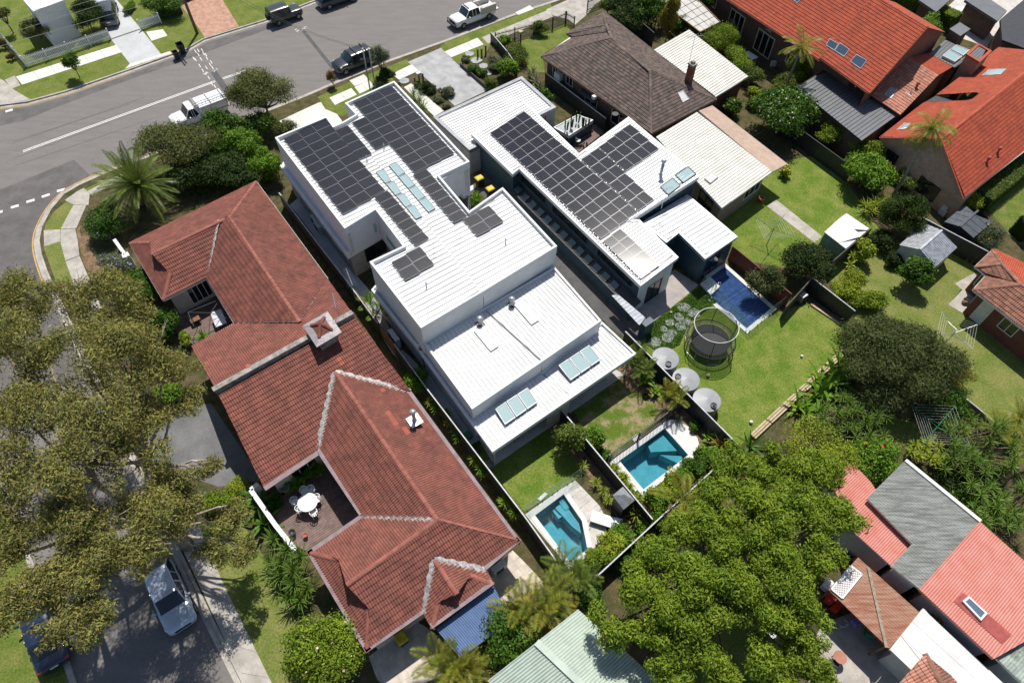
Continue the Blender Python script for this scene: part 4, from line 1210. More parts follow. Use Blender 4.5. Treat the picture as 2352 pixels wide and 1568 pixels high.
inn = -(Q2 - Q1).normalized() * .35;inn.z = 0
mb = MB();G3 = [p + inn - UP * .1 for p in gz];mb.face(G3[0],G3[2],G3[1]);mb.face(G3[0],setz([G3[0]],G)[0],setz([G3[2]],G)[0],G3[2]);mb.build('gable_wall',brick_mat('dark_orange_brick',(.24,.11,.065),(.18,.08,.05),(.22,.17,.13)),hO)
for t0,L_,top in ((0.0,2.3,2.5),(4.4,2.5,2.5),(8.9,1.0,2.3),(-3.2,.9,3.2)):
    p = wa + wd * t0
    window(hO,p,p + wd * L_,G + .1 if L_ > 1.5 else 1.2,top,wn_,.1,mat('cream_paint',(.62,.55,.42),.6),M_glass,2 if L_ > 1.5 else 0,.07,name='glass_door' if L_ > 1.5 else 'window')
    if L_ > 1.5:
        mb = MB();c0 = p + wd * L_ / 2 + wn_ * .03
        arc = [Vector((c0.x,c0.y,2.75)) + wd * (math.cos(t) * .45) + UP * (math.sin(t) * .55) for t in [math.pi * j / 10 for j in range(11)]]
        mb.face(*arc);mb.face(*reversed(arc));mb.build('arched_light',MATS['cream_paint'],hO)
mb = MB();mb.cbox(wa + wd * 7.8 + wn_ * .2,.5,.35,.5,0);mb.build('meter_box',M_gutter,hO)
def onpl(poly):
    Pp = Plane(poly)
    return lambda x,y: ontri(Pp,'d1',x,y)
oq = onpl([Q1,Q2,Q3,Q4])
ol = onpl([O1,O2,O3,O4])
for pts in ([(630,385),(660,330),(735,375),(700,430)],[(700,430),(745,365),(825,420),(780,480)],[(830,520),(880,460),(970,510),(915,580)]):
    skylight(hO,[oq(*p) + UP * .05 for p in pts],.1,glass_mat('roof_window_glass',(.03,.06,.10)) if 'roof_window_glass' not in bpy.data.materials else bpy.data.materials['roof_window_glass'],M_galv,'roof_window')
skylight(hO,[ol(*p) + UP * .05 for p in [(320,-20),(400,-60),(430,0),(395,38)]],.1,bpy.data.materials['roof_window_glass'],M_galv,'roof_window')

Zg = 2.9
gp = qs('d1',[(388,720),(628,572),(1240,938),(930,1160)],Zg)
gdir = gp[3] - gp[2];gdir.z = 0
M_greyroof = mat('grey_steel_roof',(.135,.14,.15),.5,.05,1,spec=.4,fine=.04,island=.03)
sheet_roof(hO,gp,gdir,M_greyroof,.36,.05,.06,name='addition_roof_sheet')
mb = MB();mb.prism([p - UP * .01 for p in gp],.18);mb.build('addition_fascia',M_dark,hO);walls(hO,inset(gp,.4),G,Zg - .1,M_brick_brown,'addition_wall')
ap_ = [q('d1',1005,790,3.2),q('d1',1310,480,4.3),q('d1',1555,630,4.3),q('d1',1235,940,3.2)]
hP = thing('tiled_annex','small annex with pale pinkish terracotta tiles between the two orange roofed houses','annex',Vector((ap_[0].x,ap_[0].y,G)))
ap_[3] = ap_[0] + (ap_[2] - ap_[1])
tile_roof(hP,[ap_],M_tile_pale,.3,.36,limit=200)
oth = [ap_[1],ap_[2],q('d1',1680,555,3.3),q('d1',1480,445,3.3)]
tile_roof(hP,[oth],M_tile_orange,.3,.36,limit=40)
ridge(hP,ap_[1],ap_[2],M_tile_pale);walls(hP,inset([ap_[0],ap_[3],oth[2],oth[3]],.3),G,3.2,M_brick_brown)
pa_ = Plane(ap_);on_a = lambda x,y: ontri(pa_,'d1',x,y)
skylight(hP,[on_a(*p) for p in [(1112,790),(1165,722),(1222,745),(1165,820)]],.1,None,M_galv,'roof_window')
flue(hP,on_a(1375,730),.45,.1,M_tile_new,name='roof_vent');flue(hP,on_a(1330,770),.4,.04,M_white,flash=.7,name='vent_pipe')
mb = MB();mb.face(*[p + UP * .02 for p in (gp[2],gp[3],gp[3] + (gp[2] - gp[1]).normalized() * 2.2,gp[2] + (gp[2] - gp[1]).normalized() * 2.2)])

ge = lambda s_,x,y: q(s_,x,y,2.8)
gr = lambda s_,x,y: q(s_,x,y,4.95)
Ga,Gb,Gc = ge('d1',1080,1135),gr('d1',1590,1145),ge('d2',1770,270)
Gr2 = gr('d1',2480,437);Ge2 = ge('d2',2330,-163)
hG = thing('orange_gable_house','brick gable house with bright orange tiled roof behind the windblown palm','house',Vector((Gb.x,Gb.y,G)))
LP = Plane([Ga,Gb,Gr2]);lo = lambda x,y: ontri(LP,'d1',x,y)
tile_roof(hG,[[Ga,lo(1440,850),lo(1830,832),lo(1918,765),lo(1545,788),lo(2060,395),Gr2,Gb],[Gb,Gr2,Ge2,Gc]],M_tile_orange,.32,.34)
ridge(hG,Gb,Gr2,M_tile_orange,.11);ridge(hG,Gb,Ga,M_tile_orange,.07,name='barge_tile');ridge(hG,Gb,Gc,M_tile_orange,.07,name='barge_tile')
gin = (Gr2 - Gb);gin.z = 0;gin = gin.normalized() * .35
M_brick_gable = brick_mat('buff_brick',(.52,.32,.20),(.42,.25,.16),(.46,.36,.27))
mb = MB();w3 = [Ga + gin - UP * .08,Gb + gin - UP * .1,Gc + gin - UP * .08]
fl = [setz([p],G)[0] for p in (w3[0],w3[2])]
mb.face(w3[0],fl[0],fl[1],w3[2],w3[1]);far = gin.normalized() * 16
mb.face(w3[2],fl[1],fl[1] + far,w3[2] + far);mb.face(w3[0],w3[0] + far,fl[0] + far,fl[0])
mb.build('wall',M_brick_gable,hG)
gn_ = -gin.normalized()
window(hG,lerp(w3[0],w3[2],.55),lerp(w3[0],w3[2],.78),.5,2.0,gn_,.06,M_black,M_glass,1);window(hG,lerp(w3[0],w3[2],.12),lerp(w3[0],w3[2],.26),1.2,2.2,gn_,.06,M_black,M_glass,1)
mb = MB();p = lerp(w3[0],w3[2],.88);mb.obox(Vector((p.x,p.y,G)),(w3[2] - w3[0]).normalized() * .5,gn_ * .1,UP * .9);mb.build('meter_box',M_gutter,hG)
rnd_gutter(hG,[Gc,Ge2],M_gutter);rnd_gutter(hG,[Ga,lo(1440,850)],MATS['red_gutter'])
ro = Plane([Gb,Gr2,Ge2,Gc])
for x,y in ((2045,1265),(1955,1345)): flue(hG,ontri(ro,'d1',x,y),.45,.09,M_tile_new,name='roof_vent')
skylight(hG,[lo(*p) + UP * .03 for p in [(1915,632),(1975,580),(2120,575),(2075,620)]],.08,None,M_galv,'roof_window')
skylight(hG,[lo(*p) + UP * .03 for p in [(1210,1080),(1280,1020),(1330,1025),(1300,1065)]],.08,None,M_galv,'roof_window')
mb = MB();mb.prism([lo(1440,850),lo(1545,788),lo(1918,765) - UP * 1.2,lo(1830,832) - UP * 1.2],.1);mb.build('light_well_floor',M_dark,hG)

ZE5,ZR5 = 2.7,4.1
ke = lambda x,y: q('d2',x,y,ZE5)
kr = lambda x,y,z=ZR5: q('d2',x,y,z)
K1,K2,K3,K4,K5 = ke(2012,700),ke(1868,838),ke(1962,908),ke(1852,1028),ke(2600,1610)
kA,kB,kC = kr(2090,815,3.6),kr(2245,985,3.9),kr(2600,1180)
hK = thing('red_brick_house','red brick bungalow with faded tiled hip roof at the right edge','house',Vector((K4.x,K4.y,G)))
tile_roof(hK,[[K2,K1,kA],[K2,kA,kB,K3],[K3,kB,K4],[K4,kB,kC,K5]],M_tile_old,.3,.34)
tile_roof(hK,[[K1,ke(2700,1010),kC,kB,kA]],M_tile_orange,.3,.34,limit=60)
for p,r_ in ((K2,kA),(K1,kA),(K4,kB),(kA,kB),(kB,kC)): ridge(hK,p,r_,M_tile_old)
rnd_gutter(hK,[K1,K2,K3,K4,K5],M_gutter)
bK = inset([K1,K2,K3,K4,K5,ke(2700,1010)],.45)
walls(hK,bK,G,ZE5,M_brick_red)
inwin(hK,bK,2,.1,.9,1.0,2.3,mull=3);inwin(hK,bK,3,.09,.24,.2,2.2,gm=M_gutter,name='door');inwin(hK,bK,3,.38,.58,1.1,2.2,mull=1);inwin(hK,bK,1,.2,.8,1.0,2.2,mull=1)

# ================================================================ metal-roofed buildings
def metal_house(name,label,cat,quad,mt,dirv,wall,z0=G,pitch=.3,rib=.045,h=.05,corr=0,ins=.35,fascia=None,slab=.16,limit_joined=False,group=None):
    c0 = Vector(quad[0]);t = thing(name,label,cat,Vector((c0.x,c0.y,z0)),0,group)
    if corr: corrugated(t,quad,dirv,mt,corr,.014)
    else: sheet_roof(t,quad,dirv,mt,pitch,rib,h)
    mb = MB();mb.prism([Vector(p) - UP * .03 for p in quad],slab);mb.build('fascia',fascia or M_gutter,t)
    if wall:
        zt = min(p.z for p in quad) - slab
        walls(t,inset(quad,ins),z0,zt,wall)
    return t
dg = qs('c1',[(1270,412),(1560,246)],2.75) + qs('c1',[(2050,632),(1780,797)],2.55)
hgar = metal_house('carport','cream ribbed metal roof building beside the chimney of the brown tiled house','carport',dg,M_offwhite,dg[1] - dg[0],M_brick_red,pitch=.3)
Ze = 3.0
eq = [q('c1',1288,1130,Ze),q('c1',1625,925,Ze),q('c1',2245,1415,Ze - .2),q('c2',1832,357,Ze - .2)]
hE = metal_house('rear_wing','tan brick rear wing with cream ribbed metal roof and one roof hatch','house wing',eq,M_offwhite,eq[1] - eq[0],M_brick_tan,pitch=.27)
pk = qs('c1',[(1640,915),(1752,870)],Ze - .05) + [q('d1',318,1352,Ze - .3),q('d1',192,1418,Ze - .3)]
corrugated(hE,pk,pk[1] - pk[0],mat('pink_beige_steel',(.56,.42,.33),.5,.05,2,fine=.05),.09,.014,'corrugated_awning')
mb = MB();mb.prism([p - UP * .03 for p in pk],.12);mb.build('awning_fascia',M_gutter,hE)
skylight(hE,[p - UP * .0 for p in qs('c2',[(1683,118),(1745,72),(1798,105),(1732,158)],Ze - .12)],.16,M_whiteroof,M_gutter,'roof_hatch')
wE = inset(eq,.35)
inwin(hE,wE,2,.05,.42,1.0,2.2,mull=2,fm=M_white);inwin(hE,wE,3,.1,.3,.9,2.3,mull=1,fm=M_dark)

# ================================================================ more buildings
M_green_steel = mat('pale_green_steel',(.40,.47,.40),.5,.05,1.5,fine=.04)
M_blue_steel = mat('blue_steel',(.085,.14,.27),.5,.06,2,fine=.05)
M_pink_steel = mat('faded_red_steel',(.46,.15,.11),.55,.08,1.2,fine=.06,col2=(.50,.20,.165))
M_asbestos = mat('mossy_fibro_sheet',(.26,.27,.255),.9,.2,2.2,.3,30,col2=(.13,.135,.125),fine=.3,stretch=(AU,(.35,3,1)))
M_rust = mat('rusted_iron',(.26,.10,.055),.8,.2,2.5,.3,40,col2=(.36,.22,.16),fine=.25,stretch=(AU,(.3,2.5,1)))
M_fence_dark = mat('black_steel_fence',(.028,.03,.034),.5,.1,2,fine=.06)
M_fibro = mat('pale_fibro_wall',(.50,.52,.51),.8,.06,1)
M_shed_green = mat('green_shed_wall',(.13,.24,.20),.6,.1,2)
M_charc_shingle = mat('charcoal_shingle',(.085,.095,.11),.85,.12,4,.4,30,fine=.15)

g0,g1,g2 = q('c4',368,547,2.6),q('c4',172,702,3.7),q('c4',-60,885,2.7)
gu = (q('c4',770,905,2.6) - g0);gu = gu.normalized() * 14
hgn = thing('green_roofed_house','house with pale green corrugated gable roof at the bottom edge','house',Vector((g0.x,g0.y,G)))
corrugated(hgn,[g0,g0 + gu,g1 + gu,g1],g0 - g1,M_green_steel,.15,.022);corrugated(hgn,[g1,g1 + gu,g2 + gu,g2],g1 - g2,M_green_steel,.15,.022)
mb = MB();mb.beam(g1 + UP * .03,g1 + gu + UP * .03,.36,.03);mb.build('ridge_capping',M_green_steel,hgn)
walls(hgn,inset(setz([g0,g0 + gu,g2 + gu,g2],2.5),.4),G,2.55,M_fibro)

bq4 = qs('b4',[(878,642),(1146,434),(1235,600),(992,778)],2.4)
hbl = metal_house('blue_awning','blue corrugated metal awning against the rear red tiled house','awning',bq4,M_blue_steel,bq4[3] - bq4[0],None,corr=.12,fascia=M_blue_steel,slab=.08)
for p in (inset(bq4,.2)[2],inset(bq4,.2)[3]):
    mb = MB();mb.cbox((p.x,p.y,G),.1,.1,2.25,AU);mb.build('post',M_white,hbl)

pkq = [F(2112,1353,3.4),F(2251,1197,3.4),F(2480,1400,3.4),F(2282.9,1512.6,3.4)]
pd = pkq[1] - pkq[0]
hpk = metal_house('pink_roofed_house','house with faded pink corrugated roof and one long skylight','house',pkq,M_pink_steel,pd,M_fibro,corr=.13,fascia=M_pink_steel)
skylight(hpk,qs('d4',[(1000,512),(1030,488),(1118,570),(1088,605)],3.42),.16,glass_mat('blue_glass',(.10,.14,.2)),M_gutter,fr=.1)
mb = MB();mb.prism(qs('d4',[(968,512),(1010,468),(1240,668),(1195,712)],3.43),.02);mb.build('flashing_sheet',mat('red_flashing',(.34,.07,.06),.5),hpk)
gyq = Fs([(2079,1057),(2251,1197),(2112,1352),(2047,1300),(2095,1249),(1991,1144)],3.25)
hgy = metal_house('fibro_roofed_shed','long shed with grey mossy corrugated fibro roof beside the red hibiscus','shed',gyq,M_asbestos,gyq[1] - gyq[0],M_fibro,corr=.16,fascia=M_gutter,slab=.1,ins=.2)
mb = MB();mb.beam(gyq[0] + UP * .05,gyq[1] + UP * .05,.22,.08);mb.build('barge_capping',M_gutter,hgy)
p2q = Fs([(1957,1061),(2000,1106),(2094,1249),(2047,1299),(1964,1224),(1905,1100)],2.85)
hp2 = metal_house('pink_lean_to','low pink corrugated lean-to roof below the mossy shed roof','lean-to',p2q,M_pink_steel,pd,M_fibro,corr=.13,fascia=M_gutter,slab=.08,ins=.15)
rq = qs('d4',[(375,455),(515,303),(808,565),(660,732)],2.5)
rqd = rq[2] - rq[1]
hru = metal_house('rusty_shed','open shed with rusted brown corrugated roof, white lattice lying on it','shed',rq,M_rust,rqd,None,corr=.15,fascia=mat('rust_red_trim',(.25,.06,.055),.7),slab=.1)
for p in inset(rq,.12): mb = MB();mb.cbox((p.x,p.y,G),.1,.1,2.25,AU);mb.build('post',M_wood,hru)
mb = MB();a0,a1 = inset(rq,.1)[1],inset(rq,.1)[2];mb.beam(Vector((a0.x,a0.y,1.3)),Vector((a1.x,a1.y,1.3)),.06,2.3);mb.build('wall',M_brick_red,hru)
mb = MB();mb.beam(q('d4',562,350,2.56),q('d4',648,728,2.56),.16,.05);tag(mb.build('timber_plank',mat('weathered_plank',(.30,.24,.19),.9,.15,5)),'long weathered plank lying across the rusted shed roof','plank')
lat = thing('lattice_panel','white garden lattice panel lying on the rusted shed roof','lattice',q('d4',455,420,2.56))
lc = qs('d4',[(388,452),(480,343),(532,382),(440,496)],2.58)
for k in range(12):
    for (a_,b_,c_,d_) in ((0,1,3,2),(0,3,1,2)):
        pass
for k in range(-6,13):
    for fl in (0,1):
        L0_,L1_ = lc[0],lc[1];W_ = lc[3] - lc[0];H_ = lc[1] - lc[0]
        t0,t1 = k / 12,k / 12 + .5
        s0_,s1_ = 0.0,1.0
        if t0 < 0: s0_ = -t0 / .5;t0 = 0
        if t1 > 1: s1_ = (1 - (k / 12)) / .5;t1 = 1
        if s0_ >= 1 or s1_ <= 0: continue
        if fl: a_,b_ = lc[0] + H_ * t0 + W_ * s0_,lc[0] + H_ * t1 + W_ * s1_
        else: a_,b_ = lc[0] + H_ * t0 + W_ * (1 - s0_),lc[0] + H_ * t1 + W_ * (1 - s1_)
        mb = MB();mb.beam(a_ + UP * .012 * fl,b_ + UP * .012 * fl,.04,.01);mb.build('lattice_strip',M_white,lat)
for i in range(4): mb = MB();mb.beam(lc[i] + UP * .02,lc[(i + 1) % 4] + UP * .02,.09,.03);mb.build('lattice_frame',M_white,lat)
wq = [q('d4',666,736,2.7),q('d4',822,542,2.7),q('d4',1260,950,2.7),q('d4',1100,1150,2.7)]
hwf = metal_house('flat_roofed_wing','wing with plain white flat roof next to the rusted shed','house wing',wq,mat('white_membrane',(.62,.62,.61),.7,.06,.8,fine=.03),rqd,M_fibro,pitch=1.2,rib=.02,h=.01)
tq0,tq1,tq2 = q('d4',830,756,3.4),q('d4',690,920,2.75),q('d4',990,930,3.4)
htb = thing('tiled_wing','corner of an old terracotta tiled hip roof at the bottom edge','house wing',Vector((tq0.x,tq0.y,G)))
tdn = rqd.normalized()
tile_roof(htb,[[tq0,q('d4',700,905,2.75),q('d4',860,1080,2.75),q('d4',960,990,3.4)]],M_tile_pale,.3,.34,limit=100)
tile_roof(htb,[[tq0,q('d4',960,990,3.4),q('d4',1080,1000,2.75),q('d4',935,865,2.75)]],M_tile_old,.3,.34,limit=100)
ridge(htb,tq0,q('d4',960,990,3.4),M_tile_old)
cgq = Fs([(2290,1512),(2352,1444),(2460,1540),(2400,1620)],3.0)
metal_house('fibro_awning','small weathered grey-green corrugated awning in the bottom right corner','awning',cgq,mat('weathered_green_fibro',(.28,.33,.29),.9,.2,2,fine=.25),cgq[1] - cgq[0],M_fibro,corr=.15)

def gable_shed(name,label,l0,l1,r0,r1,rg0,rg1,ze,zr,roofm,wallm,group=None,pitch=.2,win=False):
    """l, r: eave ends; rg: ridge ends, all photograph points (tile, x, y)"""
    L0_,L1_,R0_,R1_ = [q(*p,ze) for p in (l0,l1,r0,r1)];g0_,g1_ = [q(*p,zr) for p in (rg0,rg1)]
    t = thing(name,label,'shed',Vector((L0_.x,L0_.y,G)),0,group)
    sheet_roof(t,[L0_,g0_,g1_,L1_],L0_ - g0_,roofm,pitch,.04,.025);sheet_roof(t,[R0_,g0_,g1_,R1_],R0_ - g0_,roofm,pitch,.04,.025)
    mb = MB();mb.beam(g0_ + UP * .03,g1_ + UP * .03,.16,.03);mb.build('ridge_capping',roofm,t)
    w = inset(setz([L0_,R0_,R1_,L1_],ze),.1)
    mb = MB();gm0,gm1 = lerp(w[0],w[1],.5),lerp(w[3],w[2],.5)
    for A_,B_,g_ in ((w[0],w[1],gm0),(w[3],w[2],gm1)):
        mb.face(Vector((A_.x,A_.y,G)),Vector((B_.x,B_.y,G)),Vector((B_.x,B_.y,ze)),Vector((g_.x,g_.y,zr - .05)),Vector((A_.x,A_.y,ze)))
    for A_,B_ in ((w[0],w[3]),(w[1],w[2])): mb.face(Vector((A_.x,A_.y,G)),Vector((B_.x,B_.y,G)),Vector((B_.x,B_.y,ze)),Vector((A_.x,A_.y,ze)))
    mb.build('wall',wallm,t)
    if win:
        n_ = (g0_ - g1_);n_.z = 0
        window(t,lerp(w[0],w[1],.38),lerp(w[0],w[1],.68),.9,1.5,n_,.06,M_dark,M_glass,2)
    return t
gable_shed('garden_shed','small shed with plain white low gable roof by the grass path',('d2',625,552),('d2',735,437),('d2',800,688),('d2',992,527),('d2',735,610),('d2',862,470),1.75,1.95,M_whiteroof,M_shed_green,pitch=.6) if False else None
sA,sB,sC,sD = q('d2',622,552,1.7),q('d2',805,398,1.7),q('d2',992,525,1.8),q('d2',800,688,1.8)
t = thing('garden_shed','small green shed with plain white low roof beside the stone path','shed',Vector((sA.x,sA.y,G)))
m1_,m2_ = lerp(sA,sB,.6) + UP * .22,lerp(sD,sC,.6) + UP * .22
sheet_roof(t,[sA,m1_,m2_,sD],sA - m1_,M_whiteroof,.75,.03,.012);sheet_roof(t,[m1_,sB,sC,m2_],sB - m1_,M_whiteroof,.75,.03,.012)
walls(t,inset([sA,sB,sC,sD],.06),G,1.72,M_shed_green);mb = MB();mb.prism([p - UP * .02 for p in (sA,sB,sC,sD)],.06);mb.build('fascia',M_gutter,t)
gable_shed('garden_shed','grey corrugated gable shed with a dark window behind the round dark conifer',('d2',1240,660),('d2',1440,478),('d2',1535,843),('d2',1718,680),('d2',1410,695),('d2',1590,538),1.85,2.5,M_galv,M_fibro,win=True)
gable_shed('garden_shed','charcoal roofed shed with white ridge strip beside the black fence',('d2',1612,468),('d2',1780,330),('d2',1850,602),('d2',2010,470),('d2',1742,508),('d2',1890,375),1.8,2.25,M_charc_shingle,M_dark,pitch=.8)

dk = thing('dark_house','dark walled house with grey ledges around the pale courtyard in the top right corner','house',q('d1',1900,60,G))
for pts,z,mt_ in (([(1400,0),(1545,100),(1680,-20),(1530,-140)],2.8,M_greyroof),([(1780,0),(2050,175),(2130,90),(1880,-80)],2.6,M_greyroof),([(2075,160),(2290,-20),(2500,250),(2330,420),(2090,330)],2.9,M_dark)):
    mb = MB();mb.prism(qs('d1',pts,z),.25);mb.build('roof_slab',mt_,dk)
    walls(dk,inset(qs('d1',pts,z),.3),G,z - .2,M_brick_brown)
t = thing('brick_tower','square brown brick tower with flat grey lid beside the courtyard','tower',q('d1',1740,330,G))
tq = qs('d1',[(1655,240),(1740,185),(1828,240),(1745,298)],4.2)
mb = MB();mb.prism(tq,.12);mb.build('lid',M_greyroof,t);walls(t,inset(tq,.1),G,4.1,M_brick_brown)
t = thing('flat_roof_wing','charcoal flat roofed wing with two large green-tinted skylights','house wing',q('d1',1600,480,G))
fq = qs('d1',[(1490,445),(1620,330),(1860,440),(1700,560)],3.4)
sheet_roof(t,fq,fq[1] - fq[0],M_greyroof,.3,.045,.05);mb = MB();mb.prism([p - UP * .03 for p in fq],.3);mb.build('fascia',M_dark,t);walls(t,inset(fq,.1),G,3.2,M_brick_brown)
skylight(t,qs('d1',[(1588,475),(1650,425),(1750,480),(1690,525)],3.45),.2,None,M_gutter);skylight(t,qs('d1',[(1660,420),(1705,385),(1810,428),(1760,472)],3.45),.2,None,M_gutter)
t = thing('brick_chimney','broad brick chimney block with orange coping and dark ribbed top','chimney',q('d1',1850,480,G))
cq = qs('d1',[(1790,445),(1890,355),(2005,420),(1905,515)],4.6)
parapet(t,cq,.25,4.6,.15,M_tile_orange,(),'coping');sheet_roof(t,setz(inset(cq,.25),4.5),cq[1] - cq[0],M_greyroof,.25,.04,.04);walls(t,inset(cq,.06),G,4.46,M_brick_tan)

wl_ = qs('a1',[(190,0),(272,96),(530,0),(420,-150),(120,-110)],4.0)
hwl = thing('white_building','white walled building at the top edge above the picket fence lawn','house',Vector((wl_[1].x,wl_[1].y,G)))
mb = MB();mb.prism(wl_,.2);mb.build('roof_slab',M_white,hwl);walls(hwl,inset(wl_,.1),G,3.8,M_white)

pq = qs('c1',[(1325,20),(1545,-90),(1815,185),(1650,268)],2.5)
hpg = thing('pergola','pergola roofed with clear grid sheets below the dark brick house','pergola',Vector((pq[0].x,pq[0].y,G)))
M_poly = mat('polycarbonate',(.52,.50,.46),.35,.08,2,fine=.05)
for i in range(4):
    for j in range(6):
        def PP(s_,t_): return lerp(lerp(pq[0],pq[1],s_),lerp(pq[3],pq[2],s_),t_)
        mb = MB();mb.prism([PP(i / 4 + .008,j / 6 + .006),PP((i + 1) / 4 - .008,j / 6 + .006),PP((i + 1) / 4 - .008,(j + 1) / 6 - .006),PP(i / 4 + .008,(j + 1) / 6 - .006)],.02);mb.build('roof_panel',M_poly,hpg)
for i in range(4): mb = MB();mb.beam(pq[i],pq[(i + 1) % 4],.09,.14);mb.build('beam',M_wood if i else M_gutter,hpg)
for p in inset(pq,.15): mb = MB();mb.cbox((p.x,p.y,G),.1,.1,2.3,AU);mb.build('post',M_wood,hpg)

# ================================================================ fences
def panel_fence(name,label,pts,h,mt,z0=G,step=.42,t=.035,group=None,gap=.006,cap=None,post=2.4):
    """boards or steel sheets side by side, each a part, with posts and a top rail"""
    pts = [Vector((p[0],p[1],z0)) for p in pts]
    th = thing(name,label,'fence',pts[0].copy(),0,group)
    me = {}
    for a_,b_ in zip(pts[:-1],pts[1:]):
        d_ = b_ - a_;L_ = d_.length;n = max(1,round(L_ / step));d_.normalize();ang_ = math.atan2(d_.y,d_.x)
        key = round(L_ / n,3)
        if key not in me:
            w_ = key - gap;m_ = MB();m_.add([(0,-t * .2,0),(w_ * .12,t * .5,0),(w_ * .88,t * .5,0),(w_,-t * .2,0),(0,-t * .2,h),(w_ * .12,t * .5,h),(w_ * .88,t * .5,h),(w_,-t * .2,h),(0,-t * .6,0),(w_,-t * .6,0),(0,-t * .6,h),(w_,-t * .6,h)],
                [(0,1,5,4),(1,2,6,5),(2,3,7,6),(9,8,10,11),(4,5,6,7,11,10),(8,0,4,10),(3,9,11,7)]);me[key] = m_.mesh('fence_panel',mt)
        for k in range(n):
            p = a_ + d_ * (key * k) - th.location
            o = link('fence_panel',me[key],th,loc=p + UP * rnd.uniform(-.006,.006));o.rotation_euler = (0,0,ang_)
        mb = MB();mb.beam(a_ + UP * h,b_ + UP * h,t * 2.2,.05);mb.build('top_rail',cap or mt,th)
        npst = max(1,round(L_ / post));mb = MB()
        for k in range(npst + 1): mb.cbox(lerp(a_,b_,k / npst),.06,.06,h,ang_)
        mb.build('posts',mt,th)
    return th
def fz(pts,h): return [F(x,y,h + G) for x,y in pts]
fcap = mat('fence_cap_grey',(.42,.43,.45),.5)
panel_fence('steel_fence','black steel fence between the left white house and the red tiled houses',fz([(641,443),(700,520),(800,650),(868,742)],1.6),1.6,M_fence_dark,cap=fcap)
panel_fence('timber_fence','brown timber paling fence beside the white house side path',fz([(815,667),(905,790)],1.6),1.6,M_wood,step=.15)
panel_fence('steel_fence','black steel fence beside the left white house garden and angular pool',fz([(905,790),(978,889),(1206,1187),(1278,1288)],1.6),1.6,M_fence_dark,cap=fcap)
panel_fence('steel_fence','black steel fence dividing the two pool gardens',fz([(1288,939),(1499,1192)],1.6),1.6,M_fence_dark,cap=fcap)
panel_fence('steel_fence','black steel fence behind the three grey water tanks',fz([(1436.5,761),(1698,1024)],1.75),1.75,M_fence_dark,cap=fcap)
panel_fence('steel_fence','grey topped fence along the ends of the two pool gardens',fz([(1690,1032),(1521,1184),(1372,1322)],1.5),1.5,M_fence_dark,cap=fcap)
panel_fence('steel_fence','black steel fence beyond the grey gable shed',fz([(2120,500),(2270,578)],1.7),1.7,M_fence_dark,cap=fcap)
panel_fence('steel_fence','black steel fence behind the timber planks on the lawn',fz([(1866,638),(1964,714)],1.6),1.6,M_fence_dark,cap=fcap)
panel_fence('steel_fence','black steel fence shaded by the flowering frangipani',fz([(1790,262),(1960,385)],1.6),1.6,M_fence_dark)
panel_fence('timber_fence','weathered grey timber fence behind the white roofed shed',fz([(1913,600),(2003,522)],1.6),1.6,mat('grey_timber',(.10,.085,.07),.9,.2,5),step=.15)
panel_fence('timber_fence','short grey timber fence at the corner of the trampoline lawn',fz([(1806,704),(1864,640)],1.5),1.5,MATS['grey_timber'],step=.15)
panel_fence('timber_fence','red-brown timber fence beside the blue covered pool',fz([(1684,566),(1818,675)],1.5),1.5,mat('red_timber',(.17,.05,.025),.7,.15,5,fine=.15),step=.15)
panel_fence('steel_fence','low grey fence between the spiky shrubs and the dry lawn',fz([(2158,866),(2334,1008)],1.2),1.2,mat('fence_fawn',(.26,.23,.19),.7),cap=fcap)
panel_fence('steel_fence','dark fence behind the conifer hedge on the brown house side',[q('c1',1010,180,G),q('c1',1250,390,G)],1.6,M_fence_dark)
panel_fence('steel_fence','charcoal front fence with shrubs beside the driveway',[q('c1',-75,340,G),q('c1',60,500,G),q('c1',140,620,G)],1.0,M_fence_dark,cap=fcap)
panel_fence('timber_edging','dark timber edging along the concrete driveway',[q('b1',1735,545,G),q('b1',1965,748,G)],.35,MATS['grey_timber'],step=2.0)
panel_fence('side_fence','pale rail fence between the brown house and the dark-walled house',[q('c1',370,712,G),q('c1',860,1090,G)],1.5,M_fence_dark,cap=M_gutter)
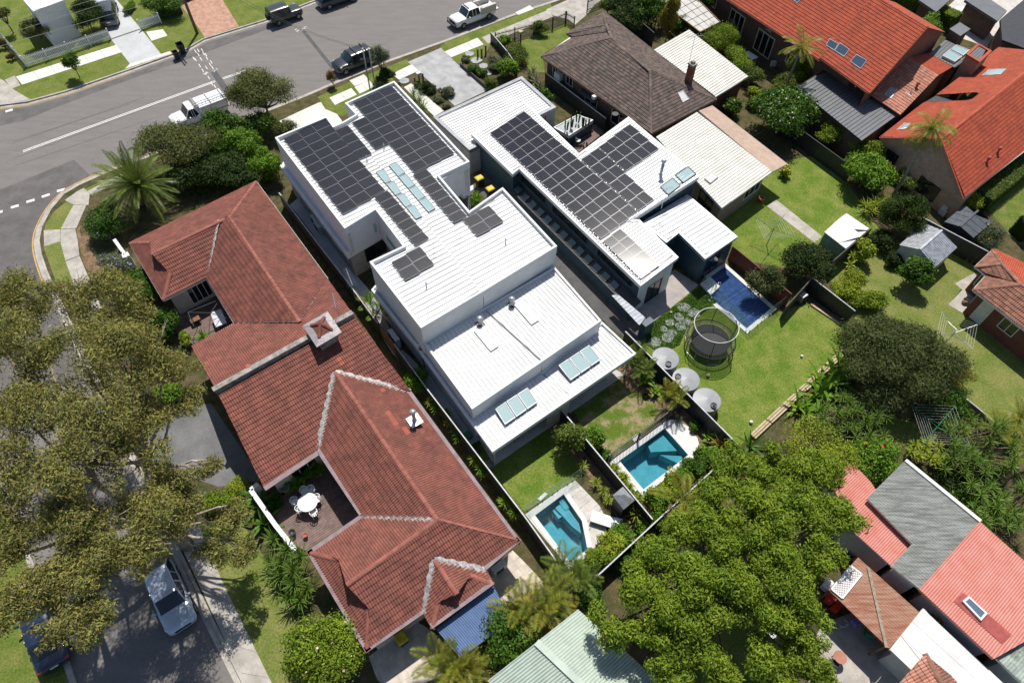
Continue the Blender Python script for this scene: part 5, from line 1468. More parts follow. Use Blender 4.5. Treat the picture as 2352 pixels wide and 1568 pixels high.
def picket(name,label,pts,h,mt,step,w,t,group=None,rails=(.25,.8),z0=G,pointed=True,posts=True):
    pts = [Vector((p[0],p[1],z0)) for p in pts]
    th = thing(name,label,'fence',pts[0].copy(),0,group)
    m_ = MB()
    if pointed: m_.add([(-w / 2,-t / 2,.06),(w / 2,-t / 2,.06),(w / 2,-t / 2,h - w),(0,-t / 2,h),(-w / 2,-t / 2,h - w),(-w / 2,t / 2,.06),(w / 2,t / 2,.06),(w / 2,t / 2,h - w),(0,t / 2,h),(-w / 2,t / 2,h - w)],
                       [(0,1,2,3,4),(9,8,7,6,5),(0,5,6,1),(1,6,7,2),(2,7,8,3),(3,8,9,4),(4,9,5,0)])
    else: m_.obox((-w / 2,-t / 2,.06),(w,0,0),(0,t,0),(0,0,h))
    me = m_.mesh('picket',mt)
    for a_,b_ in zip(pts[:-1],pts[1:]):
        d_ = b_ - a_;L_ = d_.length;n = max(1,round(L_ / step));ang_ = math.atan2(d_.y,d_.x)
        for k in range(n):
            o = link('picket',me,th,loc=lerp(a_,b_,(k + .5) / n) - th.location);o.rotation_euler = (0,0,ang_)
        s_ = Vector((-d_.y,d_.x,0)).normalized() * t
        for r_ in rails: mb = MB();mb.beam(a_ + UP * h * r_ - s_,b_ + UP * h * r_ - s_,.05,.07);mb.build('rail',mt,th)
        if posts:
            npst = max(1,round(L_ / 2.4));mb = MB()
            for k in range(npst + 1): mb.cbox(lerp(a_,b_,k / npst) - s_ * 2,.1,.1,h * 1.08,ang_)
            mb.build('posts',mt,th)
    return th
M_wpaint = mat('white_paint',(.72,.73,.72),.6,.04,3)
picket('picket_fence','long white picket fence beside the footpath with the staked young tree',[q('a1',35,330,G),q('a1',225,552,G),q('a1',918,325,G)],1.15,M_wpaint,.15,.085,.03)
picket('picket_fence','short white picket fence beside the dark letterbox wall',[q('a1',1168,246,G),q('a1',1332,192,G)],1.1,M_wpaint,.15,.085,.03)
M_grn_metal = mat('green_painted_steel',(.07,.10,.075),.5)
picket('palisade_fence','green metal picket fence round the brown house front lawn',[q('c1',-40,365,G),q('c1',430,240,G),q('c1',540,190,G),q('c1',612,232,G)],1.25,M_grn_metal,.16,.03,.03,rails=(.12,.85))
picket('palisade_fence','green metal picket fence beyond the driveway by the dark hedge',[q('c1',715,95,G),q('c1',850,40,G)],1.25,M_grn_metal,.16,.03,.03,rails=(.12,.85))

mb = MB();wp = [q('a3',2068,1310,1.5),q('a3',2130,1250,1.5)]
wpl = [q('a3',2130,1262,1.5),q('a3',2068,1315,1.5),q('a4',2269,260,1.5),q('b4',215,270,1.5)]
gwt = thing('garden_wall','white rendered garden wall enclosing the timber deck','wall',Vector((wpl[1].x,wpl[1].y,G)))
for a_,b_ in zip(wpl[:-1],wpl[1:]):
    mb = MB();mb.beam(Vector((a_.x,a_.y,.8)),Vector((b_.x,b_.y,.8)),.2,1.36);mb.build('wall',M_white,gwt)
    mb = MB();mb.beam(Vector((a_.x,a_.y,1.5)),Vector((b_.x,b_.y,1.5)),.27,.05);mb.build('coping',M_white,gwt)

slp = thing('timber_edging','pale timber sleeper edging between the lawn and the banana plants','edging',q('d3',0,890,G))
for k in range(7):
    a_,b_ = lerp(q('d3',0,880,G),q('d3',885,55,G),k / 7 + .004),lerp(q('d3',0,880,G),q('d3',885,55,G),(k + 1) / 7 - .004)
    s_ = Vector((.12,-.1,0))
    for j in range(3): mb = MB();mb.beam(a_ + s_ * j * 1.1 + UP * (.12 + .04 * (j % 2)),b_ + s_ * j * 1.1 + UP * (.12 + .04 * (j % 2)),.13,.2);mb.build('sleeper',M_palewood,slp)

# ================================================================ pools
def water_mat(name,tint,bump,gl=.04):
    mt = bpy.data.materials.new(name);mt.use_nodes = True;N = mt.node_tree.nodes;L = mt.node_tree.links
    bs = N['Principled BSDF'];bs.inputs['Base Color'].default_value = (.02,.07,.08,1);bs.inputs['Roughness'].default_value = gl
    tr = N.new('ShaderNodeBsdfTransparent');tr.inputs[0].default_value = (*tint,1)
    fr = N.new('ShaderNodeFresnel');fr.inputs['IOR'].default_value = 1.33
    ad = N.new('ShaderNodeMath');ad.operation = 'ADD';ad.inputs[1].default_value = .03;L.new(fr.outputs[0],ad.inputs[0])
    ms = N.new('ShaderNodeMixShader');L.new(ad.outputs[0],ms.inputs[0]);L.new(tr.outputs[0],ms.inputs[1]);L.new(bs.outputs[0],ms.inputs[2])
    L.new(ms.outputs[0],N['Material Output'].inputs['Surface'])
    nz = N.new('ShaderNodeTexNoise');nz.inputs['Scale'].default_value = 5;nz.inputs['Detail'].default_value = 5
    g_ = N.new('ShaderNodeNewGeometry');L.new(g_.outputs['Position'],nz.inputs['Vector'])
    bp = N.new('ShaderNodeBump');bp.inputs['Strength'].default_value = bump;bp.inputs['Distance'].default_value = .1
    L.new(nz.outputs['Fac'],bp.inputs['Height']);L.new(bp.outputs[0],bs.inputs['Normal']);L.new(bp.outputs[0],fr.inputs['Normal'])
    return mt
M_basin = mat('pool_plaster',(.20,.42,.48),.8,.06,1.5,fine=.08)
M_water1 = water_mat('rippled_pool_water',(.50,.80,.86),.5)
M_water2 = water_mat('still_pool_water',(.52,.80,.85),.06)
M_coping = mat('pale_coping',(.60,.60,.58),.75,.04,2,fine=.05)
def pool(name,label,poly,deck,depth,wm,bm,deckm,steps=()):
    t = thing(name,label,'pool',Vector((poly[0].x,poly[0].y,G)))
    lip = inset(poly,-.02)
    n = len(poly)
    mb = MB();P = setz(poly,G + .02);Q = setz(poly,G - depth)
    ar = sum(P[i].x * P[(i + 1) % n].y - P[(i + 1) % n].x * P[i].y for i in range(n))
    if ar < 0: P.reverse();Q.reverse()
    for i in range(n): mb.face(P[i],P[(i + 1) % n],Q[(i + 1) % n],Q[i])
    mb.face(*Q);mb.build('basin',bm,t)
    for st_ in steps:
        mb = MB();mb.prism(setz(st_[0],G - st_[1]),depth - st_[1] - .01);mb.build('step',bm,t)
    if wm:
        mb = MB();mb.face(*setz(inset(P,.004),G - .1));mb.build('water',wm,t)
    out = inset(P,-.32);mb = MB()
    for i in range(n):
        a_,b_,c_,d_ = out[i],out[(i + 1) % n],P[(i + 1) % n],P[i]
        z = G + .045;mbx = MB();mbx.prism([Vector((p.x,p.y,z)) for p in (a_,b_,c_,d_)],.06);mbx.build('coping',deckm,t)
    return t
pool('swimming_pool','angular plunge pool with rippled blue water beside the sun lounger',POOL_A,None,1.25,M_water1,M_basin,M_coping,
     [([q('c4',262,60,G),q('c4',300,30,G),q('c4',375,135,G),q('c4',385,180,G),q('c4',345,150,G)],.35),([q('c4',250,70,G),q('c4',270,55,G),q('c4',300,90,G),q('c4',280,108,G)],.5),([q('c4',276,28,G),q('c4',296,12,G),q('c4',330,60,G),q('c4',308,74,G)],.3)])
pool('swimming_pool','smooth blue-green pool with rounded pale surround and rod fence',POOL_B,None,1.3,M_water2,M_basin,M_coping,
     [([q('c3',1225,925,G),q('c3',1345,835,G),q('c3',1470,975,G),q('c3',1250,985,G)],.35),([q('c3',1330,1000,G),q('c3',1510,1010,G),q('c3',1535,1030,G),q('c3',1480,1070,G)],.5)])

def pavers(name,poly,z,mt,w,h,ang_,dz=.003):
    """stone pavers clipped to a polygon, each its own piece of the paving"""
    poly = [Vector(p) for p in poly];e1 = Vector((math.cos(ang_),math.sin(ang_),0));e2 = Vector((-e1.y,e1.x,0));o_ = poly[0]
    P2 = [((p - o_).dot(e1),(p - o_).dot(e2)) for p in poly]
    u0,u1,v0,v1 = min(p[0] for p in P2),max(p[0] for p in P2),min(p[1] for p in P2),max(p[1] for p in P2)
    mb = MB();mb.face(*[Vector((p.x,p.y,z)) for p in poly]);root = mb.build(name,MATS.get('paving_joint') or mat('paving_joint',(.25,.23,.2),.9));root['kind'] = 'structure'
    v = v0;r_ = 0;me = None;cnt = 0
    while v < v1:
        u = u0 - (w / 2 if r_ % 2 else 0)
        while u < u1:
            cs = [(u + .005,v + .005),(u + w - .005,v + .005),(u + w - .005,v + h - .005),(u + .005,v + h - .005)]
            ins = [poly_in(c_,P2) for c_ in cs]
            if any(ins):
                cs = [c_ if i_ else snap(c_,P2) for c_,i_ in zip(cs,ins)]
                mb = MB();zz_ = z + .006 + rnd.uniform(0,dz);mb.prism([o_ * 1 + e1 * a_ + e2 * b_ + UP * (zz_ - o_.z) for a_,b_ in cs],.006)
                mb.build('paver',mt,root);cnt += 1
            u += w
        v += h;r_ += 1
    return root
pavers('pool_paving',qs('c4',[(318,-8),(355,-60),(470,60),(505,130),(500,200),(340,365),(325,340),(425,268),(400,130)],E3),E3,M_stone_pave,.9,.45,AV)
patch('pool_paving',qs('c4',[(118,100),(290,-20),(355,-60),(318,-8),(165,106),(330,325),(425,268),(340,365),(318,345)],E2),M_coping)
bpv = qs('c3',[(890,1090),(1385,735),(1460,740),(1560,800),(1630,890),(1650,970),(1600,1050),(1290,1275),(1180,1380),(1170,1325),(1182,1315),(1552,1030),(1360,812),(985,1078),(1150,1300),(1120,1330)],E3 + .002)
patch('pool_paving',bpv,M_coping)
patch('garden_bed',qs('c4',[(350,350),(500,200),(560,120),(720,90),(800,60),(640,230),(480,380),(400,440)],E2),M_mulch)

pc = pool('covered_pool','lap pool under a ribbed blue cover with white surround',POOL_C,None,.6,None,M_basin,M_coping)
M_cover = mat('blue_pool_cover',(.045,.10,.26),.35,.12,3,spec=.5,island=.25,fine=.1)
Pc = Plane(setz(POOL_C,G - .02),V)
u0,u1 = min(p[0] for p in Pc.p2),max(p[0] for p in Pc.p2);n = 70
for k in range(n):
    u = u0 + (u1 - u0) * (k + .5) / n;s_ = Pc.scan(u)
    if s_:
        mb = MB();w_ = (u1 - u0) / n * .46
        mb.add([Pc.to3(u - w_,s_[0][0] + .02,0),Pc.to3(u,s_[0][0] + .02,.03),Pc.to3(u + w_,s_[0][0] + .02,0),Pc.to3(u - w_,s_[-1][1] - .02,0),Pc.to3(u,s_[-1][1] - .02,.03),Pc.to3(u + w_,s_[-1][1] - .02,0)],[(0,3,4,1),(1,4,5,2)])
        mb.build('cover_slat',M_cover,pc)
mb = MB();mb.prism(qs('c2',[(1655,975),(1735,920),(1815,1000),(1740,1070)],G + .3),.2);mb.build('entry_platform',M_coping,pc)
mb = MB()
for s_ in (0,.35):
    b_ = q('c2',1735 + s_ * 90,1060 - s_ * 60,G + .1);mb.tube([b_,b_ + UP * .7,b_ + UP * .85 + V * .2,b_ + UP * .7 + V * .5,b_ + V * .55],.022,8)
mb.build('hand_rail',M_alu,pc,smooth=True)

def glass_fence(name,label,pts,h=1.15,w=1.2,group=None):
    pts = [Vector((p[0],p[1],G + .05)) for p in pts];th = thing(name,label,'fence',pts[0].copy(),0,group)
    for a_,b_ in zip(pts[:-1],pts[1:]):
        L_ = (b_ - a_).length;n = max(1,round(L_ / w))
        for k in range(n):
            p,r_ = lerp(a_,b_,(k + .02) / n),lerp(a_,b_,(k + .98) / n)
            mb = MB();mb.beam(p + UP * h * .55,r_ + UP * h * .55,.012,h);mb.build('glass_panel',M_poolglass,th)
            for t_ in (.15,.85):
                c_ = lerp(p,r_,t_);mb = MB();mb.cbox(c_,.05,.05,.14,0);mb.build('spigot',M_dark,th)
    return th
glass_fence('glass_fence','frameless glass fence between the lawn and the angular pool',[q('c3',205,1505,G),q('c3',700,1180,G)])
glass_fence('glass_fence','frameless glass fence around the blue covered pool',[q('c2',1660,985,G),q('c2',1800,1130,G),q('c2',2040,1390,G),q('d2',270,1165,G)])
picket('rod_fence','charcoal rod pool fence beside the rounded pool paving',[q('c3',880,1092,G),q('c3',1372,735,G),q('c3',1515,635,G)],1.15,M_dark,.13,.022,.022,rails=(.1,.98),pointed=False)

# ================================================================ plants
npr = np.random.default_rng(11)
def leaf_mat(name,col,col2,island=.28,hue=.02,trans=.28,rough=.55,scale=.9):
    return mat(name,col,rough,.1,scale,spec=.14,col2=col2,island=island,hue=hue,trans=trans,mixlo=.35,mixhi=.65)
L_gum = leaf_mat('gum_leaves',(.25,.26,.07),(.165,.17,.055),.35,.035)
L_gum2 = leaf_mat('gum_leaves_gold',(.33,.29,.075),(.23,.21,.06),.35,.035)
L_wattle = leaf_mat('wattle_leaves',(.235,.32,.028),(.135,.21,.02),.3,.02)
L_bottle = leaf_mat('bottlebrush_leaves',(.18,.20,.06),(.105,.12,.038),.3,.02)
L_dark = leaf_mat('dark_leaves',(0.051,0.084,0.019),(0.030,0.051,0.013),.35)
L_green = leaf_mat('glossy_green_leaves',(0.102,0.190,0.023),(0.049,0.112,0.015),.35,.02,rough=.4)
L_bright = leaf_mat('bright_green_leaves',(0.173,0.297,0.025),(0.099,0.198,0.020),.3,.02,rough=.45)
L_lime = leaf_mat('lime_leaves',(0.324,0.378,0.034),(0.203,0.270,0.027),.3,.03)
L_conif = leaf_mat('conifer_leaves',(0.060,0.102,0.015),(0.039,0.069,0.012),.25)
L_goldcon = leaf_mat('golden_conifer_leaves',(0.257,0.209,0.024),(0.149,0.135,0.019),.25)
L_feather = leaf_mat('feathery_leaves',(.125,.15,.05),(.075,.10,.03),.3)
L_palm = leaf_mat('palm_leaflets',(.15,.20,.035),(.09,.13,.025),.3,.015,rough=.4)
L_palmy = leaf_mat('yellow_palm_leaflets',(0.270,0.243,0.034),(0.135,0.176,0.024),.3,.03,rough=.4)
L_yucca = leaf_mat('yucca_leaves',(0.140,0.223,0.030),(0.083,0.148,0.023),.3,.02,rough=.4)
L_grey = leaf_mat('grey_green_leaves',(0.198,0.223,0.124),(0.124,0.148,0.074),.3,.02)
L_hedge = leaf_mat('hedge_leaves',(.15,.20,.035),(.09,.13,.025),.3,.02)
L_red = leaf_mat('reddish_leaves',(0.264,0.124,0.049),(0.116,0.116,0.033),.35,.04)
M_flower_w = mat('white_petals',(.75,.68,.58),.6,.05,4);M_flower_r = mat('red_petals',(.62,.035,.02),.6,.05,4);M_flower_v = mat('violet_petals',(.22,.20,.50),.6,.05,4);M_flower_y = mat('yellow_petals',(.62,.42,.03),.6,.05,4);M_flower_p = mat('pink_petals',(.62,.38,.36),.6,.05,4)
M_bark_pale = mat('pale_bark',(.42,.36,.30),.85,.2,3,.4,25,col2=(.24,.19,.15),fine=.2)
M_bark = mat('brown_bark',(.16,.115,.08),.9,.2,4,.5,25,fine=.25)
M_bark_grey = mat('grey_palm_trunk',(.27,.25,.22),.85,.15,4,.4,20,fine=.15,stretch=(0,(1,1,6)))

def leaves(pts,nrm,L_,wid,mt,off,name,parent,droop=.0,kind=None,jit=.7,fold=0.0):
    """diamond-shaped leaves at pts, facing about nrm"""
    n = len(pts)
    nn = nrm + npr.normal(0,jit,(n,3));nn /= np.linalg.norm(nn,axis=1)[:,None] + 1e-9
    t = npr.normal(0,1,(n,3));t[:,2] -= droop;t -= nn * (t * nn).sum(1)[:,None];t /= np.linalg.norm(t,axis=1)[:,None] + 1e-9
    b = np.cross(nn,t)
    s = L_ * npr.uniform(.65,1.25,(n,1));w = s * wid
    p = pts - np.array(off)
    v = np.empty((n,4,3));v[:,0] = p - t * s * .5;v[:,1] = p + b * w * .5 - t * s * .06 + nn * (s * .06);v[:,2] = p + t * s * .5 - nn * (s * .05);v[:,3] = p - b * w * .5 - t * s * .06 + nn * (s * .06)
    f = np.arange(n * 4).reshape(n,4)
    me = np_mesh(name,v.reshape(-1,3),f,mt)
    o = link(name,me,parent)
    if kind: o['kind'] = kind
    return o
def clump_points(clumps,n,shell=.62,flat=.55):
    """random points in the outer shell of ellipsoid clumps (x, y, z, rx, ry, rz)"""
    C_ = np.array(clumps,dtype=float);w = C_[:,3] * C_[:,4];w /= w.sum()
    idx = npr.choice(len(C_),n,p=w)
    d = npr.normal(0,1,(n,3));d[:,2] = np.where(d[:,2] < 0,d[:,2] * flat,d[:,2]);d /= np.linalg.norm(d,axis=1)[:,None]
    r = np.clip(npr.normal(.5 + .38 * shell,.22,(n,1)),.08,1.18)
    p = C_[idx,:3] + d * r * C_[idx,3:6]
    return p,d
def subclumps(c,r,k,sub=(.30,.5),up=.15):
    out = []
    for i in range(k):
        d = npr.normal(0,1,3);d[2] = abs(d[2]) * .9 - up;d /= np.linalg.norm(d)
        s_ = npr.uniform(*sub);m_ = npr.uniform(.55,.82)
        out.append((c[0] + d[0] * r[0] * m_,c[1] + d[1] * r[1] * m_,c[2] + d[2] * r[2] * m_,r[0] * s_,r[1] * s_,r[2] * s_ * .85))
    out.append((c[0],c[1],c[2],r[0] * .6,r[1] * .6,r[2] * .6))
    return out
def crown(name,label,cat,c,r,n,lm,size=.16,wid=.5,k=9,trunk=None,trunk_r=.08,sub=(.34,.58),base=None,flowers=None,group=None,droop=.3,clumps=None,jit=.7,shell=.6,limbs=True,zb=G,bark=None,fl_size=.14):
    """shrub or tree: c crown centre, r radii; leaves through clumps, trunk and limbs below"""
    c = Vector(c);b = Vector(base) if base is not None else Vector((c.x,c.y,zb));b.z = zb
    if not isinstance(r,(tuple,list)): r = (r,r,r)
    t = thing(name,label,cat,b,0,group)
    cl = clumps or subclumps(c,r,int(k * 1.5),sub)
    if clumps is None and c.z - r[2] > zb + .25 and cat in ('shrub','hedge'): c2 = Vector((c.x,c.y,zb + (c.z - zb) * .45));cl += [(c2.x,c2.y,c2.z,r[0] * .75,r[1] * .75,(c.z - zb) * .5)]
    p,d = clump_points(cl,int(n * 1.15),shell);size *= 1.12
    p[:,2] = np.maximum(p[:,2],zb + .03)
    d[:,2] += .45
    leaves(p,d,size,wid,lm,b,'crown',t,droop,jit=jit)
    mb = MB();tk = trunk_r
    fork = lerp(b,c,.45)
    mb.tube([b,lerp(b,c,.25) + Vector((rnd.uniform(-.05,.05),rnd.uniform(-.05,.05),0)),fork],[tk,tk * .8,tk * .62],7)
    if limbs:
        for q_ in cl[:min(len(cl),14)]:
            e = Vector(q_[:3]);mid = lerp(fork,e,.5) + Vector((0,0,-.08 * (e - fork).length))
            mb.tube([fork,mid,e],[tk * .55,tk * .38,tk * .15],5,False)
    mb.build('trunk',bark or M_bark,t)
    if flowers:
        fm,fn = flowers
        p2,d2 = clump_points(cl,fn,.97);d2[:,2] += .3
        leaves(p2 + d2 * .04,d2,fl_size,.9,fm,b,'flowers',t,0,'stuff',jit=.3)
    return t
def fx(x,y,z): return F(x,y,z)

def frond(mb_pts,o,az,el,L_,leaf,nl,curve,sd=.0):
    """arching feather frond: returns leaflet quads"""
    d0 = np.array([math.cos(az) * math.cos(el),math.sin(az) * math.cos(el),math.sin(el)]);p = np.array(o,float);d = d0.copy();st_ = L_ / nl
    vs_ = [];rach = [p.copy()]
    side0 = np.array([-math.sin(az),math.cos(az),0])
    for i in range(nl):
        d[2] -= curve * st_ * (.4 + 1.2 * i / nl);d /= np.linalg.norm(d);p = p + d * st_;rach.append(p.copy())
        t = i / nl;ll = leaf * (math.sin(math.pi * (.12 + .86 * t)) ** .7) * npr.uniform(.85,1.1)
        up = np.cross(side0,d);up = up * (1 if up[2] > 0 else -1)
        for s in (-1,1):
            ld = side0 * s * .8 + d * .62 + up * .28;ld[2] -= .25;ld /= np.linalg.norm(ld)
            w = d * (st_ * .85)
            tip = p + ld * ll;tip[2] -= ll * .22
            m_ = p + ld * ll * .5
            vs_ += [p - w * .5,m_ - w * .55,tip,m_ + w * .55]
    return vs_,rach
def palm(name,label,base,top,n,L_,lm,leaf=.5,nl=22,curve=.35,els=(-.3,1.2),trunk_r=.14,group=None,az0=None,spread=2 * math.pi,bark=None,wind=None,multi=None):
    b = Vector(base);t = thing(name,label,'palm',b,0,group)
    quads = [];ra = MB()
    heads = multi or [Vector(top)]
    for hd in heads:
        for i in range(n):
            az = (az0 or 0) + spread * (i * .618 % 1.0) + npr.uniform(-.15,.15)
            el = els[0] + (els[1] - els[0]) * ((i + .5) / n)
            if wind: az = az + wind[1] * math.sin(wind[0] - az)
            v_,rc = frond(None,np.array(hd),az,el,L_ * npr.uniform(.85,1.1),leaf,nl,curve)
            quads += v_;ra.tube([Vector(p) for p in rc[::4]],[.022 * (1 - .8 * k / len(rc[::4])) for k in range(len(rc[::4]))],4,False)
    v = np.array(quads) - np.array(b);me = np_mesh('fronds',v,np.arange(len(v)).reshape(-1,4),lm);link('fronds',me,t)
    ra.build('frond_stalks',lm,t)
    mb = MB()
    for hd in heads:
        h0 = Vector((b.x + (hd.x - b.x) * .25,b.y + (hd.y - b.y) * .25,b.z)) if multi else b
        k = 8;mb.tube([lerp(h0,hd,i / k) + Vector((math.sin(i * .5) * .04,0,0)) for i in range(k + 1)],[trunk_r * (1.25 - .45 * i / k) for i in range(k + 1)],10)
    mb.build('trunk',bark or M_bark_grey,t,smooth=True)
    return t
def straps(o,n,L_,w,els=(.15,1.4),curve=.5,seg=3,dirs=None):
    """strap leaves of a rosette: list of quads as (k*4) points"""
    out = []
    for i in range(n):
        az = 2 * math.pi * (i * .618 % 1) + npr.uniform(-.2,.2);el = els[0] + (els[1] - els[0]) * (i + .5) / n
        d = np.array([math.cos(az) * math.cos(el),math.sin(az) * math.cos(el),math.sin(el)]);s_ = np.array([-math.sin(az),math.cos(az),0]);p = np.array(o,float);l_ = L_ * npr.uniform(.8,1.15)
        for k in range(seg):
            w0,w1 = w * (1 - .2 * abs(k - 1)) * (1 if k else .6),w * (1 - .85 * ((k + 1) / seg) ** 2)
            q_ = p + d * l_ / seg
            out += [p - s_ * w0 / 2,q_ - s_ * w1 / 2,q_ + s_ * w1 / 2,p + s_ * w0 / 2]
            p = q_;d = d.copy();d[2] -= curve / seg * 1.2;d /= np.linalg.norm(d)
    return out
def rosette_plant(name,label,cat,base,heads,n,L_,w,lm,els=(.05,1.4),curve=.5,group=None,stem=.05,seg=3,mat2=None):
    """heads: list of points (tops of stems)"""
    b = Vector(base);t = thing(name,label,cat,b,0,group)
    vs_ = []
    for h in heads: vs_ += straps(h,n,L_,w,els,curve,seg)
    v = np.array(vs_) - np.array(b);link('leaves',np_mesh('leaves',v,np.arange(len(v)).reshape(-1,4),lm),t)
    if stem:
        mb = MB()
        for h in heads:
            h = Vector(h)
            if h.z - b.z > .1: mb.tube([b,Vector(((b.x + h.x) / 2,(b.y + h.y) / 2,b.z + (h.z - b.z) * .45)),h],[stem * 1.3,stem,stem * .8],6)
        if mb.f: mb.build('stem',M_bark,t)
    return t


gum = [(60,690,9.0,1.7),(165,668,9.5,1.8),(262,690,9,1.6),(345,745,8.2,1.4),(50,800,9.5,1.9),(180,800,10,2.0),(300,820,9.3,1.8),(395,840,7.8,1.2),(-20,730,9,1.8),(-20,900,9,1.8),(90,930,9,1.8),(225,930,9.6,1.8),(345,940,8,1.3),(425,925,7,.9),(40,1050,8.5,1.7),(175,1060,9,1.8),(300,1060,8.2,1.5),(400,1110,6.8,1.0),(462,1082,6.2,.55),(490,1068,6.2,.5),(60,1180,8,1.6),(200,1180,8,1.6),(325,1170,7.2,1.4),(430,1185,6,1.0),(-10,1290,7,1.5),(120,1285,7,1.4),(235,1280,7,1.2),(330,1262,6.2,1.0),(190,1360,6,1.1),(218,1425,5.5,.85),(70,1370,6,1.1),(110,1462,4.8,.65),(525,1205,4.2,.8),(560,1262,3.6,.7),(480,1275,4.2,.8),(545,1170,4,.6),(0,1420,5,1.0)]
gb = q('a4',1545,430,G)
tg = thing('gum_tree','huge spreading gum tree with pale limbs over the side street','tree',gb)
cl = []
gum = [(x,y,max(z * 1.3,10.0 if x < 360 and y > 1150 else 0),r_ * (.94 if y < 1150 else 1.05)) for x,y,z,r_ in gum]
for x,y,z,r_ in gum:
    c_ = F(x,y,z)
    for k in range(9):
        d_ = npr.normal(0,1,3);d_ /= np.linalg.norm(d_);s_ = npr.uniform(.36,.75);m_ = npr.uniform(.5,1.05)
        cl.append((c_.x + d_[0] * r_ * m_,c_.y + d_[1] * r_ * m_,c_.z + d_[2] * r_ * .6,r_ * s_ * npr.uniform(.7,1.3),r_ * s_ * npr.uniform(.7,1.3),r_ * s_ * .6))
p_,d_ = clump_points(cl,100000,.3);d_[:,2] += .5
leaves(p_,d_,.205,.27,L_gum,gb,'crown',tg,1.2,jit=.9)
p_,d_ = clump_points(cl,50000,.8);d_[:,2] += .8
leaves(p_,d_,.20,.28,L_gum2,gb,'crown_tips',tg,1.0,jit=.9)
mb = MB();f1 = gb + Vector((-.6,.3,3.8));f2 = gb + Vector((-2.6,1.0,6.6));f3 = gb + Vector((-.2,2.2,7.0));f4 = gb + Vector((-3.4,-1.6,5.8))
mb.tube([gb,gb + Vector((-.1,.1,1.5)),f1],[.42,.34,.30],10)
for f_ in (f2,f3,f4): mb.tube([f1,lerp(f1,f_,.5) + Vector((.2,-.1,.2)),f_],[.27,.22,.17],9)
for i,(x,y,z,r_) in enumerate(gum):
    e = F(x,y,z - .2);f_ = min((f2,f3,f4,f1),key=lambda v_: (v_ - e).length)
    m1 = lerp(f_,e,.4) + Vector((rnd.uniform(-.4,.4),rnd.uniform(-.4,.4),-.3));m2 = lerp(f_,e,.75) + Vector((rnd.uniform(-.3,.3),rnd.uniform(-.3,.3),.1))
    mb.tube([f_,m1,m2,e],[.12,.085,.055,.02],7,False)
    for k in range(5):
        a_ = npr.normal(0,1,3);a_ /= np.linalg.norm(a_);e2 = e + Vector((a_[0] * r_ * .85,a_[1] * r_ * .85,a_[2] * r_ * .5 + .1))
        mb.tube([m2,lerp(m2,e2,.5) + Vector((0,0,-.1)),e2],[.045,.03,.01],5,False)
mb.build('trunk',M_bark_pale,tg,smooth=True)

wat = [(1705,1080,6,1.1),(1770,1060,5.8,1.0),(1845,1075,5.6,1.1),(1650,1145,6,1.1),(1745,1160,6.6,1.3),(1850,1160,6.2,1.2),(1930,1180,5.5,1.0),(1600,1200,6,1.0),(1690,1240,6.6,1.2),(1800,1250,6.8,1.3),(1880,1265,6,1.0),(1530,1280,5.8,1.1),(1620,1310,6.4,1.2),(1720,1330,6.5,1.2),(1820,1350,6.3,1.2),(1475,1355,5.6,1.0),(1560,1390,6,1.1),(1650,1400,5.6,1.0),(1780,1420,5.8,1.0),(1860,1440,5.6,1.0),(1410,1430,5,.9),(1480,1450,5.2,.9),(1590,1470,5.2,1.0),(1750,1500,5,.8),(1850,1520,5,.9),(1540,1530,4.8,.8),(1660,1550,4.6,.8),(1910,1095,4.6,.7),(1800,1560,4.6,.8),(1880,1570,4.4,.7)]
wb2 = q('c4',960,470,G)
tw = thing('wattle_tree','broad bright green wattle tree at the lower right behind the pool gardens','tree',wb2)
cl = []
for x,y,z,r_ in wat:
    c_ = F(x,y,z)
    for k in range(11):
        d_ = npr.normal(0,1,3);d_ /= np.linalg.norm(d_);s_ = npr.uniform(.36,.75);m_ = npr.uniform(.45,1.15)
        cl.append((c_.x + d_[0] * r_ * m_,c_.y + d_[1] * r_ * m_,c_.z + d_[2] * r_ * .6,r_ * s_ * npr.uniform(.75,1.25),r_ * s_ * npr.uniform(.75,1.25),r_ * s_ * .75))
p_,d_ = clump_points(cl,170000,.55);d_[:,2] += .55
leaves(p_,d_,.22,.32,L_wattle,wb2,'crown',tw,.8,jit=.75)
mb = MB();fk = wb2 + Vector((0,.2,2.2));mb.tube([wb2,wb2 + Vector((.1,.1,1.1)),fk],[.3,.25,.22],9)
for x,y,z,r_ in wat:
    e = F(x,y,z - .3);mb.tube([fk,lerp(fk,e,.4) + Vector((0,0,-.4)),lerp(fk,e,.75) + Vector((rnd.uniform(-.2,.2),rnd.uniform(-.2,.2),0)),e],[.13,.09,.06,.02],6,False)
mb.build('trunk',M_bark,tw,smooth=True)

